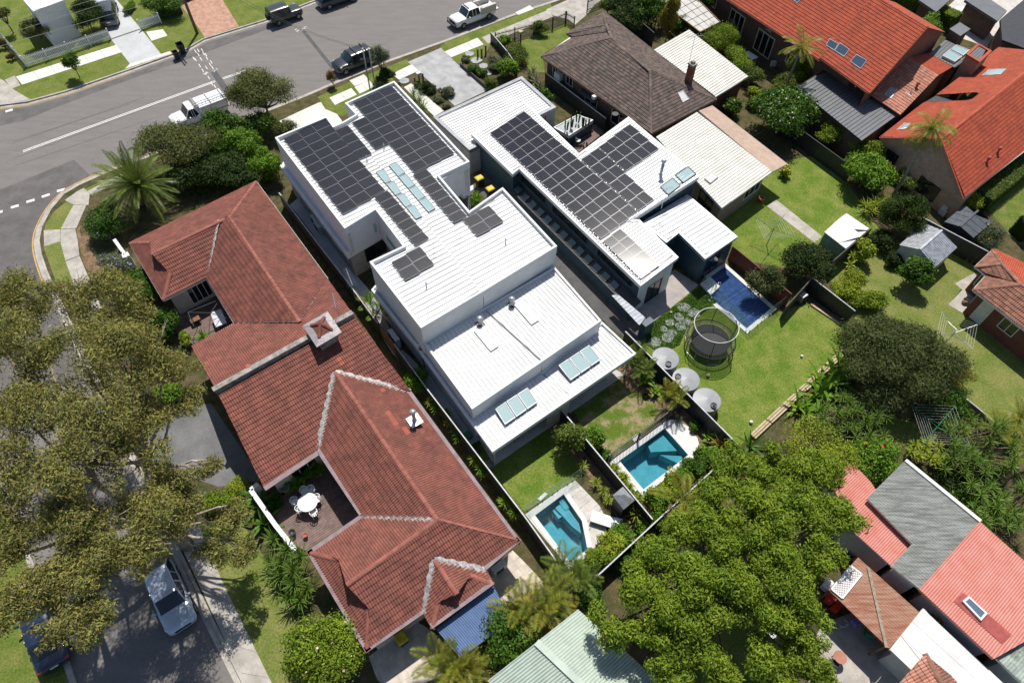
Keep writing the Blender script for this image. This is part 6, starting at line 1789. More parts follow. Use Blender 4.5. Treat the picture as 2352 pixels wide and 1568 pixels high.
palm('date_palm','large date palm with arching feather fronds beside the corner footpath',F(322,470,G),F(316,425,2.6),52,3.6,L_palm,.5,36,.2,(-.35,1.35),.3,bark=M_bark)
palm('tall_palm','slender tall palm in front of the dark brick house',F(1797,216,G),F(1841,108,6.0),16,2.0,L_palmy,.5,20,.5,(-.5,1.0),.1)
palm('windblown_palm','tall palm with windswept fronds before the brick gable',F(2052,448,G),F(2141,296,7.5),20,2.1,L_palmy,.6,22,.75,(-.5,1.1),.12,wind=(-2.4,.35))
palm('cane_palm','yellow-green cane palm at the bottom beside the paved yard',F(1030,1545,G),None,9,1.6,L_palmy,.45,18,.45,(.05,1.3),.05,multi=[F(1005,1510,1.8),F(1050,1520,2.0),F(1030,1550,1.9),F(1080,1545,1.7)])
palm('cane_palm','tall yellow cane palm clump between the blue awning and the green roof',F(1230,1425,G),None,9,1.7,L_palmy,.5,18,.45,(.05,1.3),.05,multi=[F(1215,1385,2.2),F(1250,1400,2.4),F(1190,1400,2.2),F(1265,1370,2.0)])
palm('cane_palm','dark cane palm at the end corner of the left pool garden',F(1300,1325,G),None,9,1.5,L_palm,.45,18,.4,(.1,1.3),.05,multi=[F(1290,1300,1.6),F(1330,1330,1.8)])
palm('cane_palm','single arching palm over the end fence of the pool gardens',F(1560,1175,G),F(1575,1150,2.4),9,2.2,L_palmy,.5,20,.4,(-.1,1.0),.07)
palm('cane_palm','cane palm under the right alfresco roof edge',F(1470,845,G),None,9,1.1,L_palm,.4,14,.5,(.1,1.3),.04,multi=[F(1455,825,1.4),F(1478,850,1.4),F(1462,815,1.3)])
palm('cane_palm','cane palm against the black fence near the first water tank pair',F(1545,918,G),None,9,1.1,L_palmy,.4,14,.5,(.1,1.3),.04,multi=[F(1535,900,1.4),F(1555,915,1.4)])
palm('cane_palm','small palm clump in the narrow side passage beside the timber fence',F(858,720,G),None,9,.95,L_bright,.35,14,.5,(.1,1.3),.04,multi=[F(850,695,1.2),F(868,720,1.3)])
palm('cane_palm','drooping palm over the low grey fence at the far right',F(2330,1010,G),None,9,1.6,L_palmy,.5,18,.5,(-.1,1.2),.05,multi=[F(2290,990,1.8),F(2345,960,2.0),F(2360,1030,2.0)])

crown('bottlebrush_tree','large olive bottlebrush tree over the parked white utility','tree',F(600,212,3.2),(2.9,2.3,1.5),17000,L_bottle,.2,.3,13,trunk_r=.16)
crown('bottlebrush_tree','dark spreading bottlebrush tree beside the date palm','tree',F(400,330,3.0),(2.9,2.3,1.5),15000,L_bottle,.2,.3,13,trunk_r=.16)
crown('street_shrub','dark shrub under the spreading bottlebrush near the red roof','shrub',F(450,400,1.6),(2.6,2.0,1.2),9000,L_dark,.18,.5,9)
crown('street_shrub','bright green leafy hedge bush at the front corner of the white house','shrub',F(560,330,2.0),(1.5,1.5,1.5),7000,L_bright,.17,.55,8)
crown('street_shrub','bright green leafy hedge bush touching the red roof corner','shrub',F(612,372,1.8),(1.3,1.5,1.4),6000,L_bright,.17,.55,8)
crown('street_shrub','deep green hedge bush beside the white utility bonnet','shrub',F(510,285,2.2),(1.6,1.4,1.5),7000,L_green,.17,.55,8)
crown('street_shrub','deep green bush in the shade behind the front hedge','shrub',F(535,385,1.6),(1.5,1.5,1.2),5000,L_dark,.17,.55,8)
crown('street_shrub','green bush filling the gap between palm and hedge','shrub',F(480,355,1.5),(1.6,1.4,1.2),6500,L_green,.17,.5,9)
crown('street_shrub','dark bush against the red roof edge behind the hedge','shrub',F(548,415,1.4),(1.7,1.0,1.1),5500,L_dark,.17,.5,9)
crown('street_shrub','lush bush under the olive bottlebrush near the forecourt','shrub',F(590,285,1.5),(1.5,1.2,1.3),6000,L_green,.17,.5,9)
crown('street_shrub','feathery shrub on the forecourt of the left white house','shrub',F(655,292,1.5),(1.0,.8,1.0),3000,L_bottle,.16,.35,7)
crown('flowering_shrub','dark shrub with violet flowers at the corner footpath','shrub',F(243,502,1.4),(1.7,1.9,1.1),8000,L_green,.16,.4,9,flowers=(M_flower_v,160))
crown('flowering_shrub','grey-green shrub with violet flower sprays beside the white pillar','shrub',F(262,610,1.2),(1.2,1.0,.9),3600,L_grey,.16,.35,7,flowers=(M_flower_v,260))
crown('flowering_shrub','glossy green bush along the red house side wall','shrub',F(318,660,1.5),(1.6,1.6,1.1),7000,L_green,.16,.5,9)
crown('flowering_shrub','glossy green bush below the red house deck','shrub',F(365,748,1.4),(1.2,1.4,1.0),5000,L_green,.16,.5,8)
crown('flowering_shrub','golden yellow shrub by the deck steps','shrub',F(425,778,.8),(.45,.7,.5),1500,L_lime,.15,.3,5)
crown('garden_shrub','bright leafy shrub with pink flowers at the driveway head','shrub',F(398,905,.8),(1.1,.9,.7),3500,L_bright,.2,.4,7,flowers=(M_flower_r,40))
crown('street_tree','young staked street tree on the verge by the picket fence','tree',q('a1',595,520,1.7),(.95,.8,1.2),2600,L_green,.15,.5,7,base=q('a1',660,640,G),trunk_r=.05,flowers=(M_flower_y,40))
crown('garden_tree','slender olive tree on the lawn behind the picket fence','tree',q('a1',290,255,1.9),(1.5,1.2,1.2),4200,L_bottle,.18,.35,9,base=q('a1',395,390,G),trunk_r=.05)
crown('garden_tree','dark weeping tree beside the parked grey wagon','tree',q('a1',705,130,1.9),(1.6,1.7,1.6),8500,L_dark,.18,.4,11,trunk_r=.1)
crown('garden_shrub','dense green bush behind the dark letterbox wall','shrub',q('a1',1330,30,1.5),(2.0,1.5,1.1),6000,L_green,.16,.5,9)
crown('garden_shrub','strip of low green plants beside the pale driveway','shrub',q('a1',1070,70,.5),(.5,1.2,.5),2200,L_bright,.16,.4,7)
crown('garden_tree','leafy treetop at the left edge above the lawn','tree',q('a1',15,120,2.2),(.8,.8,.8),1500,L_bottle,.18,.35,6)
crown('garden_shrub','reddish small shrub on the left side lawn','shrub',q('a1',90,470,.5),(.4,.4,.5),700,L_red,.14,.4,5)
crown('garden_shrub','rusty shrub at the left edge by the fence corner','shrub',q('a1',25,370,.6),(.6,.5,.6),1000,L_red,.14,.4,5)
crown('street_tree','grey-green street tree beside the twin poles','tree',q('b1',1075,480,2.4),(.9,.8,1.5),4200,L_grey,.16,.35,9,base=q('b1',1110,690,G),trunk_r=.06)
crown('street_shrub','dense dark shrub at the foot of the twin poles','shrub',q('b1',1115,640,.9),(.9,.8,.8),3000,L_dark,.15,.5,7)
crown('street_tree','small reddish sapling on the verge behind the black car','tree',q('b1',675,640,1.1),(.45,.45,.9),1100,L_red,.14,.4,6,base=q('b1',700,745,G),trunk_r=.03)
for (x,y,rr,lm_,lab) in [(1462,725,.8,L_dark,'round clipped shrub beside the mailbox'),(1395,700,.5,L_grey,'grey shrub at the foot of the mailbox'),(1610,770,.8,L_grey,'airy grey shrub beside the driveway edge'),(1560,820,.5,L_grey,'low grey plant near the garden path'),(1620,880,.45,L_grey,'grey plant next to the garage corner'),(1845,580,.65,L_green,'round shrub nearest the timber edging'),(1925,615,.55,L_green,'round shrub between the stepping stones and the garage'),(2000,690,.9,L_hedge,'spreading shrub by the garage corner'),(1785,490,.5,L_grey,'small grey shrub behind the bollards'),(2010,530,.9,L_grey,'tall silvery shrub beside the stepping stones')]:
    crown('garden_shrub',lab,'shrub',q('b1',x,y,rr * .6),(rr,rr,rr * .75),int(3600 * rr * rr) + 500,lm_,.14,.4,6)
rosette_plant('spiky_plant','big spiky strap-leaved plant by the right white house front','plant',q('b1',1400,860,G),[q('b1',1350,790,.5),q('b1',1400,850,.6),q('b1',1430,900,.5)],34,1.1,.06,L_yucca)
crown('frangipani','rounded leafy frangipani inside the charcoal front fence','shrub',q('c1',60,555,1.2),(1.1,1.1,1.0),2800,L_bright,.28,.35,8)
crown('hedge','loose hedge along the charcoal front fence','hedge',q('c1',130,450,.8),(1.2,2.0,.7),4500,L_hedge,.14,.5,10)
crown('garden_shrub','bright shrub at the corner of the green metal fence','shrub',q('c1',40,350,.8),(.9,.7,.7),2400,L_bright,.16,.5,7)
crown('garden_shrub','round shrub in a circular bed on the brown house front lawn','shrub',q('c1',328,235,.8),(.95,.9,.8),2600,L_hedge,.15,.4,7)
rosette_plant('agave','cluster of blue-grey agaves between the garage and the brown house','plant',q('c1',290,680,G),[q('c1',240,640,.5),q('c1',300,680,.6),q('c1',330,730,.5),q('c1',275,610,.5)],26,.85,.1,L_grey,curve=.2)
crown('garden_shrub','small tree in the gap behind the garage','shrub',q('c1',385,790,1.2),(.7,.7,.8),1500,L_green,.2,.4,6)
for k,(x,y) in enumerate([(545,1010),(590,985),(640,950),(690,990),(720,970)]):
    mb = MB();b_ = q('c1',x,y + 60,1.6)
    for j in range(5): a_ = rnd.uniform(0,6.3);mb.tube([b_ + Vector((math.cos(a_),math.sin(a_),0)) * .12,b_ + Vector((math.cos(a_) * .2,math.sin(a_) * .2,rnd.uniform(.5,1.1)))],[.05,.06],7)
    tag(mb.build('cactus',L_green),['column cactus at the left end of the white pebble planter','column cactus second from the left end of the pebble planter','tall column cactus in the middle of the pebble planter','column cactus second from the right end of the pebble planter','column cactus at the right end of the pebble planter'][k],'cactus','cacti in the pebble planter')

crown('golden_conifer','tall column-shaped golden conifer beside the carport roof','tree',q('c1',1400,190,3.0),(1.05,1.05,3.0),13000,L_goldcon,.13,.55,20,sub=(.22,.4),base=q('c1',1360,370,G),clumps=None)
for (x,y,z,r_,n_,lm_,lab) in [(1100,150,1.6,(1.9,1.6,1.3),6000,L_dark,'dark shrub in the shade beside the brown house roof'),(1000,60,1.6,(1.8,1.6,1.3),6000,L_dark,'dark shrub at the head of the shaded driveway'),(890,60,1.0,(.9,.8,.9),2200,L_hedge,'small shrub behind the far metal fence'),(1240,80,2.2,(2.0,1.6,1.6),7000,L_green,'tall green bush left of the golden conifer'),(1480,220,1.4,(1.0,1.0,1.2),3500,L_green,'green bush right of the golden conifer'),(1650,40,1.8,(1.4,1.0,1.2),3500,L_green,'green bush beneath the dark brick wall')]:
    crown('background_shrub',lab,'shrub',q('c1',x,y,z),r_,n_,lm_,.17,.5,8)
crown('rounded_bush','large bright rounded bush between the carport and the brick house','shrub',q('c1',1800,300,1.8),(1.9,1.7,1.5),9000,L_wattle,.16,.35,12)
crown('rounded_bush','long green hedge bush below the glass doors','shrub',q('c1',1960,520,1.2),(1.4,2.0,1.1),8000,L_wattle,.15,.4,11)
crown('rounded_bush','green bush at the end of the carport','shrub',q('c1',2080,640,1.1),(1.1,1.2,1.0),4000,L_hedge,.15,.4,8)
crown('rounded_bush','soft green bush beside the grey metal roof','shrub',q('d1',430,600,1.4),(1.6,1.3,1.2),6000,L_wattle,.15,.35,9)
crown('rounded_bush','lower green bush beneath the slender palm','shrub',q('d1',300,690,1.1),(1.3,1.1,.9),4000,L_hedge,.15,.35,8)
crown('frangipani','large flowering frangipani tree with cream blossoms','tree',q('d1',290,930,2.4),(2.8,2.5,1.7),12500,L_green,.32,.32,16,flowers=(M_flower_w,420),trunk_r=.16)
crown('rounded_bush','yellow-green bush beside the brown wing by the frangipani','shrub',q('c1',2100,800,1.0),(.9,.9,.9),2600,L_lime,.22,.3,7)
crown('hydrangea','pale pink flowering shrub by the corner of the cream roof','shrub',q('c1',1930,880,.9),(1.0,.9,.8),3000,L_green,.18,.55,7,flowers=(M_flower_p,30),fl_size=.3)
crown('rounded_bush','shrub between the two frangipani trees','shrub',q('d1',690,1110,1.4),(1.4,1.0,1.1),4500,L_wattle,.16,.35,8)
crown('rounded_bush','fluffy shrub at the gable house corner','shrub',q('d1',960,1250,1.5),(1.5,1.1,1.2),5500,L_wattle,.16,.35,9)
crown('frangipani','leafy frangipani before the brick gable wall','tree',q('d1',980,1420,1.8),(2.0,1.8,1.4),7500,L_bright,.34,.3,13,trunk_r=.12)
crown('rounded_bush','shrub at the foot of the windblown palm','shrub',q('d2',1330,130,1.0),(1.0,1.2,.9),3400,L_hedge,.16,.4,8)
rosette_plant('dracaena','lime strap-leaved plant beside the round conifer','plant',q('d2',1080,330,G),[q('d2',960,340,.7),q('d2',1040,330,.8),q('d2',1090,300,.8),q('d2',1000,380,.7)],30,.9,.08,L_lime)
crown('round_conifer','dense dark egg-shaped conifer beside the grey shed','tree',q('d2',1270,415,2.2),(2.0,1.9,2.0),17000,L_conif,.12,.5,26,sub=(.24,.36),trunk_r=.15)
crown('orange_shrub','little shrub with orange leaves by the cream wing corner','shrub',q('d1',305,1420,.6),(.5,.7,.6),1200,L_lime,.14,.5,5,flowers=(M_flower_y,120))
crown('garden_tree','dark leafy tree in front of the white roofed shed','tree',q('d2',520,800,1.9),(1.8,1.7,1.4),9500,L_dark,.16,.5,13,trunk_r=.1)
crown('garden_tree','grey-green leafy tree behind the blue covered pool','tree',q('d2',130,960,1.7),(1.3,1.4,1.3),5500,L_feather,.16,.4,10,trunk_r=.08)
crown('citrus_tree','round glossy citrus tree in front of the grey gable shed','tree',q('d2',1400,890,1.7),(1.15,1.15,1.1),5500,L_green,.18,.55,10,trunk_r=.07,base=q('d2',1365,1000,G))
crown('rounded_bush','yellow leaved tall shrub beside the grey timber fence','shrub',q('d2',955,700,1.4),(.75,.75,.9),2400,L_lime,.18,.5,7)
rosette_plant('frangipani_sapling','lime leaved sapling at the fence corner','plant',q('d2',860,830,G),[q('d2',830,820,.8),q('d2',880,780,.9),q('d2',850,750,1.0)],12,.55,.14,L_lime)
crown('rounded_bush','sparse yellow-green shrub by the black fence','shrub',q('d2',850,940,1.0),(1.0,1.2,.8),2600,L_lime,.16,.4,7)
crown('rounded_bush','lime shrub along the dry lawn edge','shrub',q('d2',800,1060,.8),(1.2,1.0,.7),3400,L_lime,.15,.45,8)
crown('rounded_bush','yellow-green shrub above the feathery tree','shrub',q('d2',1000,1130,.8),(1.5,.9,.7),4000,L_wattle,.16,.4,8)
crown('garden_shrub','dark strappy shrub before the grey shed wall','shrub',q('d2',1220,780,.6),(1.0,.8,.6),2500,L_dark,.2,.25,7)
crown('garden_shrub','dark bush between the conifer and the white shed','shrub',q('d2',1090,640,.8),(1.2,1.0,.8),3500,L_dark,.16,.5,7)
rosette_plant('strappy_plant','strappy green plants beside the white roofed shed','plant',q('d2',640,650,G),[q('d2',610,640,.4),q('d2',690,700,.4),q('d2',740,670,.4)],30,.8,.05,L_yucca)
crown('grevillea','feathery grevillea with yellow blooms beyond the black fence','shrub',q('d2',1960,560,1.3),(1.4,1.3,1.1),4500,L_grey,.22,.14,9,flowers=(M_flower_y,50))
crown('feathery_tree','broad dark feathery tree overhanging the dry lawn','tree',F(2062,822,3.0),(4.3,3.6,1.9),38000,L_feather,.22,.22,26,trunk_r=.2,sub=(.22,.38),droop=1.2)
crown('golden_shrub','golden yellow bush at the edge of the dry lawn','shrub',q('d3',1700,360,1.0),(1.3,1.3,1.0),4200,L_goldcon,.14,.4,8)
crown('rounded_bush','green bush beside the clothes hoist at the low grey fence','shrub',q('d3',1640,620,1.3),(1.5,1.4,1.1),6000,L_green,.16,.4,9)

def hedge(name,label,a_,b_,w,h,n,lm_,size=.13):
    a_,b_ = Vector(a_),Vector(b_);t = thing(name,label,'hedge',a_.copy());d_ = b_ - a_;L_ = d_.length;dn = d_.normalized();s_ = Vector((-dn.y,dn.x,0))
    u = npr.uniform(0,L_,n);side_ = npr.choice(4,n,p=[.5,.2,.2,.1]);v = npr.uniform(-w / 2,w / 2,n);z = npr.uniform(0,h,n);nr = np.zeros((n,3));nr[:,2] = 1
    v = np.where(side_ == 1,-w / 2,np.where(side_ == 2,w / 2,v));z = np.where(side_ == 0,h,z)
    bumpy = npr.normal(0,.04,n)
    for k_,sg in ((1,-1),(2,1)): nr[side_ == k_] = np.array(s_) * sg
    p = np.array(a_)[None] + np.outer(u,np.array(dn)) + np.outer(v,np.array(s_)) + np.outer(z + bumpy + .05 * np.sin(u * 3),[0,0,1])
    leaves(p,nr,size,.55,lm_,a_,'foliage',t)
    mb = MB();mb.obox(a_ - s_ * (w / 2 - .1),d_,s_ * (w - .2),UP * (h - .1));mb.build('inner_branches',L_dark,t)
    return t
hedge('clipped_hedge','long clipped hedge beside the orange gable house',q('d2',1830,330,G),q('d2',2500,-210,G),2.4,1.5,15000,L_hedge)
hedge('clipped_hedge','clipped hedge between the brick house and the courtyard',q('d1',1090,-40,G),q('d1',1660,260,G),1.6,1.8,12000,L_wattle)
hedge('clipped_hedge','dark hedge at the far right of the back lawn',q('d2',2180,590,G),q('d2',2330,560,G),1.4,1.6,4000,L_dark)
crown('rounded_bush','tall leafy bush beside the brick tower','shrub',q('d1',1500,230,1.8),(1.1,1.4,1.5),5500,L_bright,.2,.4,9)
crown('rounded_bush','yellow-green shrub at the end of the clipped hedge','shrub',q('d2',1850,310,.8),(1.0,.8,.8),2400,L_lime,.2,.4,7)

def strap_clump(name,label,cat,spots,n,L_,w,lm_,els=(.2,1.4),curve=.8,seg=5):
    return rosette_plant(name,label,cat,spots[0].copy() if False else Vector((spots[0].x,spots[0].y,G)),spots,n,L_,w,lm_,els,curve,None,.06,seg)
strap_clump('bird_of_paradise','bird of paradise clump with long arching leaves by the sleeper edging','plant',[q('d3',600,480,.3),q('d3',700,420,.3),q('d3',560,560,.3),q('d3',760,340,.3)],12,2.3,.3,L_bright)
strap_clump('bird_of_paradise','smaller bird of paradise clump at the lower end of the sleeper edging','plant',[q('d3',400,640,.3),q('d3',470,680,.3)],10,1.7,.25,L_bright)
strap_clump('bird_of_paradise','bird of paradise clump at the upper end of the sleeper edging','plant',[q('d3',860,180,.3),q('d3',820,270,.3)],10,1.8,.28,L_green)
strap_clump('bird_of_paradise','strap-leaved clump where the fences meet behind the pools','plant',[q('c3',2060,960,.3),q('c3',1960,1090,.3)],8,1.6,.22,L_green)
def spikes(name,label,spots,n,L_,w,lm_,**k): return rosette_plant(name,label,'plant',Vector((spots[0].x,spots[0].y,G)),spots,n,L_,w,lm_,**k)
sp1 = [q('d3',740 + rnd.uniform(-180,400),640 + rnd.uniform(-150,260),rnd.uniform(1.2,2.2)) for _ in range(46)]
spikes('dracaena_thicket','thicket of spiky dracaena heads between the bananas and the clothes hoist',sp1,20,.62,.05,L_yucca,els=(-.1,1.4))
sp2 = [q('d3',1900 + rnd.uniform(-300,330),950 + rnd.uniform(-230,260),rnd.uniform(1.4,2.6)) for _ in range(60)]
spikes('dracaena_thicket','thicket of spiky dracaena heads beside the low grey fence',sp2,20,.65,.055,L_yucca,els=(-.1,1.4))
sp3 = [q('d3',2050 + rnd.uniform(-220,260),1400 + rnd.uniform(-140,230),rnd.uniform(1.4,2.6)) for _ in range(46)]
spikes('dracaena_thicket','spiky dracaena thicket above the pink corrugated roof',sp3,20,.65,.055,L_yucca,els=(-.1,1.4))
crown('background_shrub','dark undergrowth below the dracaena thicket','shrub',q('d3',1750,1250,.7),(2.2,2.0,.8),7000,L_dark,.18,.4,9)
crown('background_shrub','dark green shrub along the mossy shed edge','shrub',q('d3',1780,1480,.9),(1.6,1.6,.9),5500,L_green,.18,.4,9)
spikes('croton','yellow leaved croton with bright rosettes behind the mossy shed',[q('d3',x,y,1.6) for x,y in [(1370,950),(1460,940),(1560,960),(1340,1010),(1400,1040),(1500,1050),(1580,1040),(1450,990),(1540,1090)]],26,.5,.09,L_lime,els=(-.2,1.3))
crown('hibiscus','red flowering hibiscus beside the mossy shed roof','shrub',q('d3',1050,1110,1.7),(1.8,1.6,1.2),8500,L_bright,.17,.5,11,flowers=(M_flower_r,14),fl_size=.3)
crown('twiggy_shrub','half-bare twiggy shrub behind the pink lean-to','shrub',q('d3',560,950,1.6),(2.2,1.8,1.2),4200,L_lime,.13,.4,14,bark=M_bark_pale)
crown('twiggy_shrub','sparse leafy shrub over the pink lean-to roof','shrub',q('d3',760,1060,2.6),(1.3,1.2,.8),2200,L_lime,.13,.4,10,bark=M_bark_pale)

spy = [(115,215,.9),(150,330,1.2),(95,330,.8),(180,265,1.3),(210,430,1.3),(272,452,1.0),(150,385,1.1),(240,300,1.5),(185,495,1.0),(130,400,.8),(235,510,.9),(205,360,1.5)]
for k,(x,y,z) in enumerate(spy):
    pass
spikes('yucca_clump','clump of large green yucca rosettes beside the red tiled house',[q('b4',x,y,z) for x,y,z in spy],46,.85,.07,L_yucca,els=(-.2,1.45),curve=.25)
crown('crepe_myrtle','crepe myrtle with pale blossoms at the bottom beside the red house','tree',q('b4',340,750,2.4),(2.0,1.6,1.5),12000,L_wattle,.16,.45,14,flowers=(M_flower_p,60),fl_size=.16,base=q('b4',330,860,G))
crown('rounded_bush','dense round dark bush below the blue awning','shrub',q('c4',40,690,1.6),(1.6,1.7,1.4),9500,L_green,.15,.55,13)
strap_clump('bird_of_paradise','bird of paradise plants outside the white garden wall','plant',[q('a4',2140,130,.4),q('a4',2180,260,.4),q('a4',2120,40,.4)],12,1.5,.26,L_green)
rosette_plant('bromeliad','bronze bromeliad rosette at the driveway edge','plant',q('a3',1680,1400,G),[q('a3',1680,1390,.3)],22,.6,.12,L_grey)
crown('grass_clump','tufts of lime grass beside the driveway end','plant',q('a3',1970,1300,.4),(.7,.7,.5),1800,L_lime,.3,.12,6)
crown('garden_shrub','low green shrubs between the driveway and the garden wall','shrub',q('a3',1850,1450,.5),(1.2,1.2,.5),3500,L_wattle,.18,.3,8)
strap_clump('banana_plant','big leaved plants in the shade of the deck corner','plant',[q('b3',430,1200,.6),q('b3',380,1290,.5),q('b3',540,1150,.7),q('b3',330,1240,.5)],9,.95,.42,L_bright)
crown('flower_bed','red flowering plants along the white garden wall','plant',q('b3',190,1470,.4),(.6,.8,.4),1800,L_green,.14,.5,6,flowers=(M_flower_r,50),fl_size=.1)
spikes('yucca','spiky yucca in a pot on the upper deck',[q('a2',1675,1420,.7)],50,.75,.06,L_bright,els=(-.1,1.45),curve=.2)

row1 = [('b3',1490,600),('b3',1540,645),('b3',1620,690),('b3',1650,755),('b3',1700,825),('b3',1722,885),('b3',1855,1070),('b3',1905,1140),('b3',1930,1175),('b3',2110,1420),('b3',2190,1500),('c3',40,1410),('c3',130,1510),('c4',22,40),('c4',70,92)]
for k,(s_,x,y) in enumerate(row1):
    rosette_plant('fence_rosette',['first','second','third','fourth','fifth','sixth','seventh','eighth','ninth','tenth','eleventh','twelfth','thirteenth','fourteenth','last'][k] + ' rosette plant down the row between the red house and the black fence','plant',q(s_,x,y + 12,G),[q(s_,x,y,.8)],40,.52,.06,L_bright if k % 3 else L_lime,els=(-.2,1.45),curve=.3,group='rosettes between the red house and the fence')
crown('garden_shrub','bright ferny bush at the top of the rosette row','shrub',q('b3',1380,410,1.0),(.75,1.0,.8),2800,L_bright,.14,.4,7)
for k,(x,y) in enumerate([(680,1120),(790,1260),(850,1330),(895,1400)]):
    rosette_plant('bed_rosette',['lime rosette at the end of the glass fence','second lime rosette below the glass fence','third lime rosette below the glass fence','lime rosette beside the small grey hut'][k],'plant',q('c3',x,y + 10,G),[q('c3',x,y,.5)],34,.48,.055,L_lime,els=(-.1,1.4),group='rosettes left of the dividing fence')
for k,(x,y) in enumerate([(940,1130),(1015,1205),(1050,1285),(1130,1370)]):
    rosette_plant('bed_rosette',['yellow rosette plants at the rod fence end of the pool paving','second yellow rosette group down the pool paving','third yellow rosette group down the pool paving','yellow rosette plants at the far corner of the pool paving'][k],'plant',q('c3',x,y + 10,G),[q('c3',x - 15,y,.4),q('c3',x + 20,y + 15,.5)],30,.42,.07,L_lime,els=(-.1,1.4),group='rosettes right of the dividing fence')
crown('garden_tree','small leafy tree at the end of the dividing fence','tree',q('c3',595,890,1.6),(.95,1.0,1.2),4200,L_hedge,.15,.5,9,base=q('c3',570,1010,G),trunk_r=.05)
crown('garden_shrub','leafy shrub with reddish tips right of the dividing fence','shrub',q('c3',770,880,.9),(.8,.9,.8),2600,L_bright,.17,.4,7)
rosette_plant('bed_rosette','pale rosette beside the leafy shrub on the dividing fence','plant',q('c3',690,840,G),[q('c3',690,835,.4)],30,.4,.06,L_lime)
for (x,y,rr,lab,lm_) in [(860,1030,.45,'small shrub at the gate end of the rod fence',L_green),(1490,1230,.8,'bushy plant at the lower corner of the rounded pool',L_bright),(1600,1130,.7,'bushy plant behind the rounded pool paving',L_green),(1720,1050,.8,'glossy bush near the meeting of the fences',L_bright),(1400,1300,.7,'lime bush between the rounded pool and the end fence',L_lime),(1290,1420,.8,'glossy bush at the dividing fence end',L_bright),(1210,545,.25,'little clipped plant in the dry bed',L_dark),(1640,1035,.35,'little shrub at the pool paving edge',L_green),(1610,800,.4,'low plant beside the fence sleepers',L_green)]:
    crown('garden_shrub',lab,'shrub',q('c3',x,y,rr * .8),(rr,rr,rr * .9),int(3800 * rr * rr) + 300,lm_,.15,.5,7)
strap_clump('banana_plant','young banana plant in the bed below the cane palm','plant',[q('c3',1190,420,.5),q('c3',1210,400,.5)],9,.8,.3,L_bright)
strap_clump('banana_plant','young banana plant in the middle of the fence bed','plant',[q('c3',1280,510,.4)],9,.7,.28,L_bright)
strap_clump('banana_plant','young banana plant behind the rounded pool','plant',[q('c3',1720,890,.4)],9,.7,.28,L_bright)
strap_clump('cordyline','cordyline with pale arching leaves at the fence corner','plant',[q('c3',1810,960,.6),q('c3',1840,940,.6)],26,1.0,.14,L_palmy)
strap_clump('cordyline','cordyline with pinkish leaves beside the small hut','plant',[q('c3',1120,1520,.6)],28,.85,.12,L_palmy)
strap_clump('agave','blue-grey agave in the corner bed by the rod fence','plant',[q('c3',1475,740,.2)],22,.4,.07,L_grey)
for (x,y,rr,lab,lm_) in [(575,200,.75,'bright bush beside the sun lounger',L_bright),(520,250,.8,'lime bush at the pool paving end',L_lime),(460,310,.75,'lime bush at the lower pool corner',L_wattle),(680,155,.6,'leafy shrub below the small hut',L_bright),(680,250,.8,'leafy shrub just over the end fence',L_wattle),(760,150,.8,'bush in the end corner of the left garden',L_bright),(375,365,.6,'bright shrub beside the pool end palms',L_bright),(420,490,.9,'dark shrub over the green roof corner',L_green),(590,330,.8,'green shrub behind the end fence',L_green)]:
    crown('garden_shrub',lab,'shrub',q('c4',x,y,rr * .8),(rr,rr,rr * .9),int(3800 * rr * rr) + 300,lm_,.16,.45,7)
crown('garden_shrub','ferny plants under the front overhang of the dark-walled house','shrub',q('b2',1840,280,.6),(.8,.8,.6),2200,L_bright,.2,.25,7)
crown('creeper','leafy creeper along the shaded wall of the pink roofed house','plant',q('d4',860,580,1.4),(.6,1.6,.8),3000,L_lime,.16,.45,9)

gp_ = qs('c2',[(1640,1010),(1790,1130),(1560,1300),(1480,1480),(1330,1560),(1200,1470),(1260,1300)],E3 + .01)
P2 = [(p.x,p.y) for p in gp_];pts = []
x0_,x1_,y0_,y1_ = min(p[0] for p in P2),max(p[0] for p in P2),min(p[1] for p in P2),max(p[1] for p in P2)
while len(pts) < 16000:
    x_,y_ = npr.uniform(x0_,x1_),npr.uniform(y0_,y1_)
    if poly_in((x_,y_),P2): pts.append((x_,y_,G + .03 + npr.uniform(0,.05)))
o = leaves(np.array(pts),np.tile([0,0,1.0],(len(pts),1)),.11,.7,L_green,(0,0,0),'ground_cover',None)
tag(o,'leafy green ground cover around the stepping stones','ground cover',kind='stuff')

# ================================================================ vehicles
def paint(name,col,rough=.3,metal=0.0): return mat(name,col,rough,.03,1,metal=metal,spec=.5,coat=.8)
M_tyre = mat('tyre_rubber',(.02,.02,.021),.85);M_rim = mat('alloy_rim',(.45,.46,.48),.35,.05,5,metal=.8)
M_carglass = glass_mat('car_glass',(.014,.022,.028),.03);M_lamp = glass_mat('headlamp_lens',(.55,.57,.6),.1);M_tail = glass_mat('tail_lamp_lens',(.35,.012,.01),.15);M_plate = mat('number_plate',(.75,.75,.7),.5)
def loft(stations,closed_ends=True):
    """stations: list of lists of (x, y, z) for the right half (y >= 0, from sill to centre line); mirrored"""
    mb = MB();n = len(stations[0]);rows = []
    for st_ in stations:
        full = [(x,-y,z) for x,y,z in st_] + [(x,y,z) for x,y,z in reversed(st_[:-1])]
        rows.append(full)
    m_ = len(rows[0])
    for r_ in rows: mb.v += r_
    for i in range(len(rows) - 1):
        for k in range(m_ - 1): mb.f.append((i * m_ + k,i * m_ + k + 1,(i + 1) * m_ + k + 1,(i + 1) * m_ + k))
    if closed_ends:
        mb.f.append(tuple(range(m_ - 1,-1,-1)));e = (len(rows) - 1) * m_;mb.f.append(tuple(e + k for k in range(m_)))
    return mb
